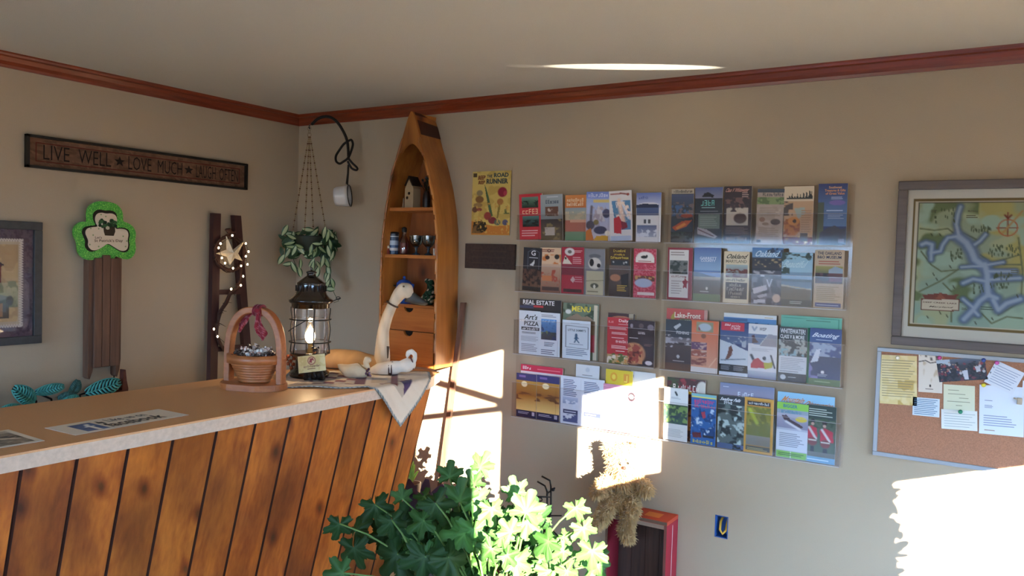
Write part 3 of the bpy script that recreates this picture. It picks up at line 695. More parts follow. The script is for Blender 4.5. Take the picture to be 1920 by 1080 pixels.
for k in range(5):
    t.tube([A(u + rr.gauss(0, 1.2), v + rr.gauss(0, 1), .092 + rr.gauss(0, .004)) for u, v in [(452, 505), (452, 525), (446, 540), (431, 553), (424, 568), (413, 585), (409, 605), (406, 630), (413, 645), (420, 655), (432, 662), (446, 668)]], [.007, .007, .006, .006, .007, .007, .006, .005, .0045, .004, .004, .003], 6)
for k in range(26):
    u, v = rr.choice([(430, 552), (424, 566), (415, 582), (409, 605), (448, 530), (436, 546)]); p = A(u, v, .095); t.tube([p, p + Vector((rr.uniform(0, .02), rr.gauss(0, .02), rr.gauss(0, .02)))], [.003, .001], 4)
tag(t.build('twig_garland', M_twig), 'dark twig garland trailing down the ladder from the wreath', 'garland')
# small red-brown berries behind lantern, seen between basket and lantern
# ================================================================ things on the counter
M_bask = wood('basket_maple', '8a4a22', 'b26c3a', 'x', 1.2, .45, coat=.2)
Z0 = CT + .0006
def frm(base):       # local frame on the counter: x to the right in view, y away, z up
    m = Matrix((SIDE, VIEW, Vector((0, 0, 1)))).transposed().to_4x4(); m.translation = base; return m
# --- folding wooden basket
b0 = T(477, 727); b0.z = Z0; w = upright(b0); px = w.px
t = thing('wooden_basket', 'round wooden basket with a tall arched handle on a rounded base board', 'basket', b0)
Fm = frm(b0) @ Matrix.Rotation(math.radians(-14), 4, 'Z')
hw = 63 * px
base = [(hw * math.cos(a) * 1.03, 0.115 * math.sin(a) * (1 if math.sin(a) < 0 else .8)) for a in [i * 2 * PI / 40 for i in range(40)]]
base = [(x, max(-.1, min(.075, y))) for x, y in base]
mb = MB()
for k, (s, z0, z1) in enumerate(((.985, 0, .004), (1, .004, .02), (.985, .02, .024))): mb.prism([(x * s, y * s) for x, y in base], z1 - z0, Fm @ Matrix.Translation((0, 0, z0)))
mb.build('base_board', M_bask, t, solid=True)
# bowl: stacked spiral-cut rings
def rg(r0, z0, r1, z1): return [(r0, z0), (r1, z1)]
zr = (727 - 663) * px; rimr = 53.5 * px; botr = 29 * px; zb = .026
prof = [(botr * .2, zb), (botr, zb)]
n = 7
for i in range(n):
    a = zb + (zr - .035 - zb) * i / n; b = zb + (zr - .035 - zb) * (i + 1) / n; r = botr + (rimr * .86 - botr) * (i + .5) / n; prof += [(r, a + .001), (r + .002, b - .001), (r - .001, b)]
prof += [(rimr * .93, zr - .035), (rimr, zr - .034), (rimr * 1.0, zr), (rimr * .9, zr), (rimr * .86, zr - .03), (botr * .9, zb + .01), (.001, zb + .01)]
mb = MB(); mb.lathe((0, 0, 0), [(r, z) for r, z in prof], 40, caps=False); mb.v = [tuple(Fm @ Vector((x, y * .8, z))) for x, y, z in mb.v]
mb.build('bowl', M_bask, t)
ht = (731 - 578) * px; aw = 61 * px; mb = MB()
def arch(s, zz):
    pts = []
    for i in range(33):
        a = PI * i / 32; x = -math.cos(a); y = math.sin(a)
        pts.append((math.copysign(abs(x) ** .8, x) * (aw - s), ht * .38 + (ht * .62 - s) * y ** .85))
    return [(-(aw - s), .02)] + pts + [((aw - s), .02)]
o_, i_ = arch(0, 0), arch(.026, 0); k = len(o_); d = .02
vs = [Fm @ Vector((x, yy, z)) for yy in (-d, d) for poly in (o_, i_) for x, z in poly]
fs = []
for i in range(k - 1): fs += [(i, i + 1, k + i + 1, k + i), (2 * k + i + 1, 2 * k + i, 3 * k + i, 3 * k + i + 1), (i, 2 * k + i, 2 * k + i + 1, i + 1), (k + i + 1, 3 * k + i + 1, 3 * k + i, k + i)]
fs += [(0, k, 3 * k, 2 * k), (k - 1, 3 * k - 1, 4 * k - 1, 2 * k - 1)]
mb.add(vs, fs, 0, (1, 1, 1)); hd = mb.build('handle', M_bask, t, solid=True)
bv = hd.modifiers.new('b', 'BEVEL'); bv.width = .004; bv.segments = 2
mb = MB()
for s in (-1, 1): mb.tube([Fm @ Vector((s * (aw - .02), 0, zr - .012)), Fm @ Vector((s * (aw + .008), 0, zr - .012))], .006, 10)
mb.build('pivot_peg', M_bask, t)
# bandana
bt = thing('bandana', 'red patterned bandana knotted around the basket handle', 'bandana', Fm @ Vector((.0, 0, ht - .1)))
M_band = vcol('bandana_cloth', .85, .1, sheen=.2)
def bandcol(i, j): return hx(['8e2c33', '7c1f2a', 'b06468', '8a2830'][(i * 7 + j * 5 + (i * j) % 3) % 4])
def ribbon(path, widths, thick=.003, nx=8, nm='tail', twist=None):
    mb = MB(); k = len(path); vs = []; cs = []
    for i, (p, wd) in enumerate(zip(path, widths)):
        for j in range(nx + 1):
            s = j / nx - .5; vs.append(p + SIDE * wd * s - VIEW * (.006 * math.cos(s * 9 + i * .4))); cs.append(bandcol(i, j))
    mb.add(vs, [(i * (nx + 1) + j, i * (nx + 1) + j + 1, (i + 1) * (nx + 1) + j + 1, (i + 1) * (nx + 1) + j) for i in range(k - 1) for j in range(nx)], 0, cs, True)
    o = mb.build(nm, M_band, bt); so_ = o.modifiers.new('s', 'SOLIDIFY'); so_.thickness = thick; return o
def path(pts, off, n=18):
    q = [w(u, v, off) for u, v in pts]; out = []
    for i in range(n + 1):
        x = i / n * (len(q) - 1); k = min(int(x), len(q) - 2); out.append(q[k].lerp(q[k + 1], x - k))
    return out
def lerpw(ws, n=18):
    return [ws[min(int(i / n * (len(ws) - 1)), len(ws) - 2)] * (1 - (i / n * (len(ws) - 1) - min(int(i / n * (len(ws) - 1)), len(ws) - 2))) + ws[min(int(i / n * (len(ws) - 1)), len(ws) - 2) + 1] * (i / n * (len(ws) - 1) - min(int(i / n * (len(ws) - 1)), len(ws) - 2)) for i in range(n + 1)]
ribbon(path([(489, 580), (489, 600), (490, 612), (496, 624), (497, 637)], .03), lerpw([.02, .024, .034, .044, .004]))
ribbon(path([(472, 584), (458, 597), (450, 608), (444, 624)], -.03), lerpw([.02, .022, .024, .012]))
mb = MB()
for k in range(3):
    x = (.004 + k * .012); mb.tube([Fm @ Vector((x + .003 * math.sin(a), (d + .004) * math.cos(a), ht - .014 + .019 * math.sin(a))) for a in [i * PI / 8 for i in range(16)]], .006, 6, 0, bandcol(k, 1), closed=True)
mb.ball(w(486, 581, .034), (.014, .012, .012), 0, bandcol(1, 1)); mb.build('knot', M_band, bt)
# wrapped candies
M_wrap = vcol('foil_wrapper', .3, .5)
def candy(cols, seed):
    r = random.Random(seed); mb = MB()
    mb.ball((0, 0, 0), (.011, .0075, .007), 0, hx(cols[0]), 10); 
    mb.tube([(.003, 0, .0), (-.003, 0, 0)], .0079, 10, 0, hx(cols[1]))
    for s in (-1, 1):
        c0 = Vector((s * .0105, 0, 0)); ring = []
        for i in range(11):
            a = 2 * PI * i / 10; rr_ = .008 * (.75 + .25 * (i % 2)); ring.append(Vector((s * (.019 + r.uniform(-.002, .002)), rr_ * math.cos(a), rr_ * .6 * math.sin(a))))
        mb.add([c0] + ring, [(0, i, i + 1) for i in range(1, 11)], 0, [hx(cols[1])] + [hx(cols[0 if i % 2 else 1]) for i in range(11)])
    me = mb.build('wrapped_candy', M_wrap, None, origin=(0, 0, 0)); return me
kinds = [(('2e1812', '6a5a52'), 'dark brown candy twisted in clear wrapper heaped in the wooden basket', 'brown candies in the basket'), (('e0d8d0', 'b8b0ac'), 'white twist wrapped candy heaped in the wooden basket', 'white candies in the basket'), (('c98f80', 'efe6dd'), 'pale pink wrapped candy heaped in the wooden basket', 'pink candies in the basket')]
protos = [candy(k[0], i) for i, k in enumerate(kinds)]; used = set(); rr = random.Random(21)
for i in range(64):
    k = rr.choices((0, 1, 2), (5, 4, 1))[0]; a = i * 2.399963; rad = rimr * .8 * math.sqrt((i + .5) / 64)
    if i > 46: rad *= .55
    z = zr - .004 + .012 * (1 - (rad / rimr) ** 2) + (.012 if i > 46 else 0) + rr.uniform(-.004, .004)
    if rad * math.cos(a) < -.05: k = 0
    o = protos[k] if k not in used else protos[k].copy()
    if k in used: COL.objects.link(o)
    used.add(k); tag(o, kinds[k][1], 'candy', kinds[k][2])
    o.location = Fm @ Vector((rad * math.cos(a), rad * math.sin(a) * .78, z)); o.rotation_euler = (rr.uniform(-.6, .6), rr.uniform(-.7, .7), rr.uniform(0, PI * 2))
# --- lantern
b0 = T(580, 708); b0.z = Z0; w = upright(b0); px = w.px
t = thing('lantern', 'black barn style lantern with wire caged glass and a glowing flame bulb', 'lantern', b0)
M_gloss = plain('black_brown_enamel', '1d130d', .16, spec=.6, coat=.5)
def prof(pts): # zoom picture (530,490) + x/4.7, axis x=240
    out = []
    for hwid, y in pts:
        out.append((max(.0008, hwid / 4.7 * px), w(581, 490 + y / 4.7).z - Z0))
    return [(r, z) for r, z in out]
def lat(nm, pts, m=M_gloss, n=40): mb = MB(); mb.lathe(b0, prof(pts), n); return mb.build(nm, m, t)
lat('base', [(168, 1012), (172, 1000), (172, 975), (150, 955), (130, 930), (122, 880), (128, 840), (150, 822), (168, 812), (170, 798), (158, 796)])
lat('roof', [(150, 412), (165, 408), (166, 372), (178, 368), (192, 352), (192, 338), (165, 322), (138, 290), (126, 255), (122, 208), (122, 200), (126, 194), (118, 186), (85, 160), (48, 132), (40, 128), (38, 108), (46, 102), (46, 92), (30, 84), (10, 80), (10, 68), (12, 58), (4, 52)])
mb = MB()
for i in range(24):
    a = 2 * PI * i / 24; r = 128 / 4.7 * px; z0, z1 = prof([(1, 262), (1, 212)])[0][1], prof([(1, 262), (1, 212)])[1][1]
    mb.box((-.0025, -.0025, z0), (.0025, .0025, z1), M=Matrix.Translation(b0 + Vector((r * math.cos(a), r * math.sin(a), 0))))
mb.build('vent_fins', M_gloss, t)
M_lglass = clear('lantern_glass', 'faf8fa', .03, .02, .45)
mb = MB(); mb.lathe(b0, prof([(158, 800), (160, 760), (158, 600), (158, 412)]), 40, caps=False); mb.build('glass_chimney', M_lglass, t)
cage = MB(); R = 172 / 4.7 * px
def zz(y): return prof([(1, y)])[0][1]
for y in (508, 705):
    z = zz(y); cage.tube([b0 + Vector((R * 1.03 * math.cos(a), R * 1.03 * math.sin(a), z)) for a in [i * PI / 20 for i in range(40)]], .0028, 6, closed=True)
th0 = math.atan2(-VIEW.y, -VIEW.x)
for k in range(6):
    a = th0 + .42 + k * PI / 3; pts = []
    for i in range(33):
        f = i / 32; y = 405 + (805 - 405) * f
        bul = R * (1 + .07 * (abs(math.sin(PI * (y - 508) / 197)) - .5)); pts.append(b0 + Vector((bul * math.cos(a), bul * math.sin(a), zz(y))))
    cage.tube(pts, .0028, 6)
cage.build('wire_cage', M_iron, t)
hz = zz(352); hand = []
for i in range(17):
    a = PI * i / 16; hand.append(b0 + Vector((0, 0, 0)) + SIDE * (R * 1.08 * -math.cos(a)) + Vector((0, 0, zz(620) + (zz(400) - zz(620)) * (.5 - .5 * math.cos(a)))) - VIEW * (R * 1.05 * math.sin(a)) * .9)
MB().tube(hand[:9], .0022, 6).build('bail', M_iron, t)
mb = MB(); e = w(608, 565); mb.tube([w(621, 566), w(630, 562), w(639, 559)], .0022, 5); mb.tube([w(634 + 4 * math.cos(a), 559 + 2.5 * math.sin(a)) for a in [i * PI / 6 for i in range(12)]], .0016, 5, closed=True); mb.build('wick_key', M_iron, t)
mb = MB(); fp = [(2, 722), (24, 715), (40, 690), (46, 660), (40, 630), (26, 602), (12, 580), (1, 560)]; mb.lathe(b0 - SIDE * .0, prof(fp), 20); mb.build('flame_bulb', plain('glowing_bulb', 'ffe6c0', .4, emit='ffd9a0', estr=7), t)
lat('lamp_socket', [(26, 800), (26, 722)], plain('brass', '8a6a34', .35, metal=.9), 20)
pl = D.lights.new('lantern_bulb', 'POINT'); pl.energy = 1.1; pl.color = (1, .72, .4); pl.shadow_soft_size = .01; po = D.objects.new('lantern_bulb', pl); COL.objects.link(po); po.location = b0 + Vector((0, 0, zz(640))) - VIEW * .013; po.location = b0 + Vector((0, 0, zz(545)))
# berries glimpsed between basket and lantern
mb = MB(); 
g = thing('berry_sprig', 'sprig of orange red berries on the counter behind the basket', 'sprig', T(547, 705))
M_berry = plain('orange_berry', '9c4a22', .4); bb = T(547, 705); wv = upright(bb)
for u, v in [(548, 664), (552, 672), (545, 677), (550, 683), (541, 668), (546, 690), (540, 682), (536, 674)]: MB().ball(wv(u, v, rr.uniform(-.01, .01)), .009, n=10).build('berry', M_berry, g)
mb.tube([wv(547, 705), wv(547, 680), wv(550, 664)], .0025, 5); mb.tube([wv(547, 703), wv(541, 676), wv(536, 672)], .002, 5); mb.build('twig', M_twig, g)
# --- bear card holder
b0 = T(592, 716); b0.z = Z0 + .005; w = upright(b0); px = w.px
t = thing('bear_card_holder', 'small black bear figurine on its back that grips a card', 'figurine', b0)
M_bear = vcol('black_bear_resin', .45, .4)
def bearpaint(p, n):
    return hx('17120f')
blob([[(w(580, 703, 0), .014), (w(592, 705, .0), .018), (w(603, 702, 0), .013)], [(w(577, 697, .03), .007), (w(575, 708, .02), .010), (w(582, 712, 0), .012)], [(w(606, 696, .03), .007), (w(608, 707, .02), .010), (w(602, 711, 0), .012)], [(w(590, 692, .03), .006), (w(591, 704, .018), .012)], [(w(590, 690, -.028), .011), (w(589, 675, -.03), .010), (w(588, 664, -.03), .0105)], [(w(590, 692, -.02), .012), (w(592, 706, 0), .014)]], .0026, 'body', M_bear, t, paint=bearpaint, flo=Z0 + .0085)
hd_ = w(588, 659, -.03)
mb = MB(); mb.ball(hd_, (.012, .012, .0125), 0, hx('2a1a12')); mb.ball(w(588, 661.5, -.018), (.0075, .007, .006), 0, hx('9a5c30')); mb.ball(w(588, 660, -.010), .003, 0, hx('120c0a'))
for s in (-1, 1): mb.ball(w(588 + s * 5.6, 653, -.03), .005, 0, hx('1c120d')); mb.ball(w(588 + s * 2.6, 657, -.019), .0017, 0, hx('080605'))
mb.build('head', M_bear, t)
ca = w(565.5, 697.5, .045); cb = w(616, 691.5, .045); cd = w(563, 667, .03); ex = cb - ca
W = ex.length; H = (cd - ca).length
cv = Canvas(60, 38, 'ded09a', 9); cv.draw([('n', 0, 0, 1, 1, 'd4c488', 8, 6, .55), ('e', .5, .33, .16, .27, '96404a'), ('e', .5, .33, .13, .21, 'ddc9a0'), ('p', [(.4, .42), (.45, .2), (.55, .18), (.6, .36), (.52, .3), (.5, .46)], '96404a'),
  ('w', .2, .6, .8, .72, '7a3a3c'), ('t', .33, .76, .66, .86, 1, '8a6a50')])
tag(sheet_mb(cv, W, H, .0006, basis(ca, ex, cd - ca)).build('business_card', M_print), 'cream business card with a dark red round emblem held by the bear', 'card')
# --- goose
b0 = T(688, 694); b0.z = Z0; w = upright(b0); px = w.px
t = thing('wooden_goose', 'carved wooden goose with a long pale neck and plain tan body', 'goose', b0)
M_goose = vcol('carved_wood_goose', .6, .25, bump=.25, bscale=40)
rr = random.Random(2)
def gp(p, n):
    k = .5 + .5 * math.sin(p.z * 60 + math.sin(p.x * 90) * 2); return tuple(a * (1 - .10 * k) for a in hx('b98f60'))
blob([[(w(602, 672, -.02), .034), (w(628, 676, -.02), .054), (w(660, 680, -.02), .060), (w(695, 684, -.01), .047), (w(716, 685, 0), .036)]], .006, 'body', M_goose, t, smooth=8, paint=gp, flo=Z0 + .0075)
def npnt(p, n):
    k = .5 + .5 * math.sin(p.z * 45 + p.x * 130); return tuple(a * (1 - .16 * k * k) for a in hx('cdbba2'))
nk = [(716, 692, 17), (716.5, 667, 16), (717.2, 645, 13.8), (718.6, 622, 11.7), (722.5, 606, 11), (727, 591.6, 10.8), (735, 573, 10.2), (742, 561, 10.6)]
hdp = [(742, 561, 11), (749, 551, 12.8), (757, 543.5, 14), (762, 543, 13), (765, 549, 11)]
blob([[(w(u, v), r * px * .97) for u, v, r in nk], [(w(u, v), r * px) for u, v, r in hdp], [(w(765, 545), 9 * px), (w(770.5, 546), 5 * px)]], .0042, 'neck', M_goose, t, smooth=5, paint=npnt, flo=Z0 + .0075)
mb = MB(); up_ = [(766, 542), (776, 547.5), (787, 556), (801, 565.5), (803, 569.5), (797, 573), (780, 571), (758, 566), (761, 553)]
q = [w(u, v, 0) for u, v in up_]; ce = w(779, 560)
for s, th in ((1, 1), (-1, 1)):
    vs = [ce - VIEW * s * .017] + [p.lerp(ce, .35) - VIEW * s * .013 for p in q] + q; n = len(q)
    mb.add(vs, [(0, 1 + i, 1 + (i + 1) % n) for i in range(n)] + [(1 + i, 1 + n + i, 1 + n + (i + 1) % n, 1 + (i + 1) % n) for i in range(n)], 0, hx('4a4844'), True)
mb.build('bill', plain('grey_bill', '3a3835', .5), t, solid=True)
mb = MB(); c0 = w(735.5, 570.5); ax = (w(742, 560) - w(729, 583)).normalized(); s1 = (SIDE - ax * SIDE.dot(ax)).normalized(); s2 = ax.cross(s1)
mb.tube([c0 + (s1 * math.cos(a) + s2 * math.sin(a)) * 11.3 * px for a in [i * PI / 14 for i in range(28)]], .0045, 8, closed=True); mb.build('collar', plain('brown_leather', '43322a', .6), t)
for s in (1, -1): MB().ball(w(758.3, 537.5, s * .0255), (.0062, .0062, .0062), n=12).build('eye', plain('amber_eye', '4a2f12', .2), t)
MB().box((-.006, -.004, -.032), (.006, .004, .032), M=Matrix.Translation(w(727.5, 661, .02)) @ Matrix.Rotation(math.radians(6), 4, 'Y')).build('dark_notch', plain('dark_notch', '3a2c26', .6), t)  # dark strip put on for a notch in the wood
# --- quilted runner
M_quilt = vcol('quilt_cloth', .9, .1, sheen=.15, bump=.3, bscale=300)
tipx, tipy = XF + .185, -.80; N = 84; S1, S2 = .635, .47
e1 = Vector((-.76, -.65, 0)).normalized(); e2 = Vector((-.65, .76, 0)).normalized()
c_l = hx('d6c6b0'); c_b = hx('5d6668'); c_b2 = hx('a9a59a'); c_r = hx('6e342f'); c_p = hx('4a3a58'); c_s = hx('b0a18f'); c_t = hx('c2ab8c')
def qcol(a, b):      # metres in from the hanging corner along both edges
    ed = min(a, b, S1 - a, S2 - b)
    if ed < .011: return c_b if int((a + b) * 160) % 2 else c_b2
    if .15 < a < .2 and .1 < b < S2 - .1 and (a - .15) < .03: return c_r
    if a > .085 and b > .085 and a + b < .30: return c_p if b > a + .01 else c_s if a + b < .27 else c_t
    if a > .085 and b > .085 and a + b < .315: return c_r
    if .12 < a < .26 and .12 < b < .26: return c_s if (a > .19) == (b > .19) else c_t
    if .28 < a < .33 and .08 < b < .4: return c_r
    if .33 < a < .52 and .08 < b < .4: return [c_t, c_s, c_r][(int(a * 22) + int(b * 22)) % 3]
    return c_l
vs = []; cs = []; rr = random.Random(4)
for i in range(N + 1):
    for j in range(N + 1):
        a, b = S1 * i / N, S2 * j / N; p = Vector((tipx, tipy, 0)) + e1 * a + e2 * b
        pu = .0022 * abs(math.sin(a * 75) * math.sin(b * 75)); ov = p.x - (XF + .004); yv = p.y - (YE + .01)
        z = Z0 + .004 + pu; x = p.x; y = p.y
        if ov > -.012:
            k = ov + .012; R = .014
            if k < R * 1.57: x = XF - .008 + R * math.sin(k / R); z = Z0 + .004 - R + R * math.cos(k / R)
            else: x = XF + .006 + .012 * math.sin((p.y + .73) * 18) * min(1, ov * 8) + .018 * min(1, ov * 6); z = Z0 + .004 - R - (k - R * 1.57)
            x += pu
        elif p.y > YE - .006 - max(0, (p.x - 1.40) * 1.9):
            z -= (p.y - (YE - .006 - max(0, (p.x - 1.40) * 1.9))) * .9
        # a soft raised front hem
        if a > S1 * .15 and b < .05 and ov < -.02: z += .006 * math.sin(a * 14 + 1) ** 2 * (1 - b / .05)
        vs.append((x, y, z)); cs.append(qcol(a, b))
mb = MB(); mb.add(vs, [(i * (N + 1) + j, (i + 1) * (N + 1) + j, (i + 1) * (N + 1) + j + 1, i * (N + 1) + j + 1) for i in range(N) for j in range(N)], 0, cs, True)
q = mb.build('quilted_mat', M_quilt); tag(q, 'cream patchwork quilted mat with one corner hanging over the counter edge', 'quilt')
so_ = q.modifiers.new('s', 'SOLIDIFY'); so_.thickness = .004; so_.offset = 1
# --- two stuffed cloth geese lying on the quilt
M_cloth = vcol('muslin', .9, .1, sheen=.2, bump=.4, bscale=350)
def paintc(c):
    c = hx(c); return lambda p, n: tuple(a * (1 - .08 * (.5 + .5 * math.sin(p.x * 120 + p.z * 90))) for a in c)
M_rib = vcol('ribbon', .7, .2)
b0 = T(668, 711); b0.z = Z0 + .008; w = upright(b0); px = w.px
g = thing('cloth_goose', 'stuffed tan muslin goose with plaid neck bow, nearer the card holder', 'stuffed goose', b0, 'cloth geese on the quilted mat')
blob([[(w(633, 683), .003), (w(641, 689), .016), (w(652, 695), .028), (w(668, 695), .033), (w(682, 697), .026), (w(690, 698), .014)], [(w(690, 698), .012), (w(690, 688), .010), (w(685, 679), .011), (w(688, 674), .014), (w(692, 675), .012)]], .004, 'body', M_cloth, g, paint=paintc('cdb594'), flo=Z0 + .0085)
mb = MB()
for k, (u, v) in enumerate([(690, 694), (694, 698), (692, 702), (688, 699), (696, 703), (693, 691)]): mb.ball(w(u, v, .022), (.007, .004, .006), 0, hx(['5a3440', '7c5a68', '40222e'][k % 3]), 8)
mb.build('bow', M_rib, g)
MB().tube([w(674, 679, .02), w(681, 686, .022), (w(690, 692, .024))], .0026, 6).build('cord', plain('tan_cord', '8c6a40', .8), g)
b0 = T(735, 705); b0.z = Z0 + .008; w = upright(b0); px = w.px
g = thing('cloth_goose', 'stuffed white muslin goose with dark brown band and curled neck', 'stuffed goose', b0, 'cloth geese on the quilted mat')
blob([[(w(699, 695), .018), (w(712, 693), .031), (w(728, 691), .034), (w(742, 689), .031), (w(750, 687), .025)], [(w(752, 687), .026), (w(762, 685), .032), (w(770, 684), .025)], [(w(772, 682), .017), (w(778, 672), .011), (w(778, 664), .0105), (w(772, 658.5), .011), (w(766, 661), .012), (w(764, 666), .010)]], .004, 'body', M_cloth, g, paint=paintc('d8cdbf'), flo=Z0 + .0085)
mb = MB()
for uu in (730, 735): mb.tube([w(uu, 679 + 0, .006), w(uu + .5, 684, .026), w(uu + 1, 692, .0335), w(uu + .5, 701, .024)], .0026, 6, 0, hx('3a221e'))
mb.tube([w(727, 679.5, .01), w(738, 678.5, .012)], .003, 6, 0, hx('3a221e')); mb.ball(w(733, 700, .03), (.009, .006, .006), 0, hx('2e1a18'))
mb.build('band', M_rib, g)
MB().tube([w(770, 668, .014), w(773, 674, .016), w(776, 684, .012), w(775, 692, .01)], .0034, 6, 0, hx('5a3a3c')).build('neck_ribbon', M_rib, g)
# --- signs lying on the counter
def flat(uv, name, cv, label, cat, dz=.0008):
    a, b, c, d_ = [T(*q) for q in uv]      # near-left, near-right, far-left
    ex = ((b - a) + (d_ - c)) / 2; ey = ((c - a) + (d_ - b)) / 2; W = ex.length; H = ey.length
    ce = (a + b + c + d_) / 4; ce.z = CT + dz
    M0 = basis(ce, ex, ey); M0 = M0 @ Matrix.Translation((-W / 2, -H / 2, 0))
    return tag(sheet_mb(cv, W, H, .0006, M0).build(name, M_print), label, cat), W, H
cv = Canvas(120, 30, 'e2d6c2', 2)
cv.draw([('r', .13, .2, .31, .88, '3a5587'), ('r', .13, .74, .31, .88, '4c6a9c'), ('p', [(.225, .88), (.225, .56), (.2, .56), (.2, .47), (.225, .47), (.225, .38), (.24, .29), (.275, .29), (.275, .4), (.255, .4), (.255, .47), (.277, .47), (.272, .56), (.255, .56), (.255, .88)], 'eee8dc'),
  ('p', [(.335, .42), (.335, .3), (.35, .3), (.36, .16), (.375, .2), (.37, .28), (.4, .28), (.395, .42)], '2e2e33'), ('T', 'Like us on', .43, .14, .78, .42, '4a4a4e', .0), ('T', 'facebook', .335, .46, .84, .86, '25272c', 0, .03)])
flat([(137, 818), (355, 778), (88, 802), (296, 768)], 'counter_sign', cv, 'white card with a blue square emblem lying on the counter', 'sign')
cv = Canvas(80, 60, 'e4d8c4', 12); cv.draw([('r', .06, .08, .94, .92, '8d8171'), ('n', .06, .08, .94, .92, '3e3a36', 10, 12, .52), ('n', .06, .5, .94, .92, 'b8ab95', 14, 12, .6), ('l', [(.3, .6), (.75, .5), (.9, .62)], .02, 'd8ccb8'), ('r', .06, .08, .94, .2, 'b5aa98')])
a = T(84, 827); ex = Vector((.10, .995, 0)).normalized(); p_fl = T(0, 802); 
ey = (p_fl - a); ey = (Vector((-1, -.12, 0))); 
M0 = basis(a + Vector((0, 0, .0008)), (0.03, 1, 0), (-1, .03, 0)) @ Matrix.Translation((-.30, 0, 0))
tag(sheet_mb(cv, .30, .215, .0006, M0).build('photo_print', M_print), 'black and white photo print with a pale border flat on the counter', 'photo')
# ================================================================ canoe shelf and what stands in it
M_cedar = wood('honey_cedar', 'a05a1e', 'c8823a', 'z', 1., .4, knots=3.2, coat=.2)
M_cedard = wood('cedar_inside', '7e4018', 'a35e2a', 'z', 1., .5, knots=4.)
M_cedarx = wood('cedar_shelf', '95501f', 'bd7636', 'x', 1., .42, coat=.15)
M_dark = plain('dark_recess', '120b07', .8)
DB = .2
t = thing('boat_shelf', 'pine shelf unit shaped like an upended canoe against the wall', 'shelf', (1.04, -.1, 1.045))
ZA, ZBOT = 2.352, 1.045
# half outline of the gunwale: z -> left x, right x
LX = [(2.352, 1.036), (2.32, 1.018), (2.217, .983), (2.13, .950), (2.044, .917), (1.95, .898), (1.869, .884), (1.76, .868), (1.667, .859), (1.5, .856), (1.32, .857), (1.156, .859), (1.045, .86)]
RXs = [(2.352, 1.044), (2.32, 1.064), (2.192, 1.107), (2.08, 1.150), (1.966, 1.187), (1.85, 1.212), (1.743, 1.228), (1.6, 1.232), (1.483, 1.233), (1.25, 1.236), (1.092, 1.236), (1.045, 1.236)]
def ip(tab, z):
    for (z0, x0), (z1, x1) in zip(tab[:-1], tab[1:]):
        if z <= z0 and z >= z1: return x0 + (x1 - x0) * (z0 - z) / (z0 - z1)
    return tab[-1][1] if z < tab[-1][0] else tab[0][1]
def lx(z, y=-DB):      # hull narrows a touch to the wall
    k = (-y) / DB; return ip(LX, z) + (1 - k) * .006
def rx(z, y=-DB): k = (-y) / DB; return ip(RXs, z) - (1 - k) * .016
zs = [ZA - (ZA - ZBOT) * i / 48 for i in range(49)]; TH = .013
for side in (0, 1):
    mb = MB(); f = lx if side == 0 else rx; sg = 1 if side == 0 else -1
    rows = []
    for z in zs:
        th = min(TH, max(.001, (rx(z) - lx(z)) / 2 - .0008)); rows.append([(f(z), -DB, z), (f(z) + sg * th, -DB, z), (f(z, 0) + sg * th, -.003, z), (f(z, 0), -.003, z)])
    vs = [p for r in rows for p in r]; fs = []
    for i in range(48):
        for j in range(4): fs.append((i * 4 + j, i * 4 + (j + 1) % 4, (i + 1) * 4 + (j + 1) % 4, (i + 1) * 4 + j))
    fs += [(3, 2, 1, 0), tuple(192 + j for j in range(4))]
    mb.add(vs, fs, 0); mb.build('side_panel', M_cedar, t, solid=True)
    # gunwale strips with gaps
    mb = MB(); k = 0; zz_ = 2.2
    while zz_ > 1.1:
        a, b = zz_, zz_ - .075; pts = [(f(a - (a - b) * i / 5) + sg * .006, -DB - .006, a - (a - b) * i / 5) for i in range(6)]
        mb.tube(pts, .0065, 6); zz_ -= .1
    mb.tube([(f(z) + sg * .003, -DB - .003, z) for z in zs if z < 2.22], .0055, 6)
    mb.build('gunwale', M_cedar, t)
mb = MB(); n = len(zs); vs = [(lx(z, 0) + .002, -.008, z) for z in zs] + [(rx(z, 0) - .002, -.008, z) for z in zs]
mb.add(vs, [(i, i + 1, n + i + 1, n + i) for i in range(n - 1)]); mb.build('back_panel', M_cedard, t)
# pointed deck at the bow
mb = MB(); zd = [z for z in zs if z > 2.17]; vs = [(lx(z), -DB - .004, z) for z in zd] + [(rx(z), -DB - .004, z) for z in zd]
zl = zd[-1]; m = len(zd); mb.add(vs, [(i, i + 1, m + i + 1, m + i) for i in range(m - 1)])
vs2 = [(p[0], p[1] + .016, p[2]) for p in vs]; mb.add(vs2, [(m + i, m + i + 1, i + 1, i) for i in range(m - 1)])
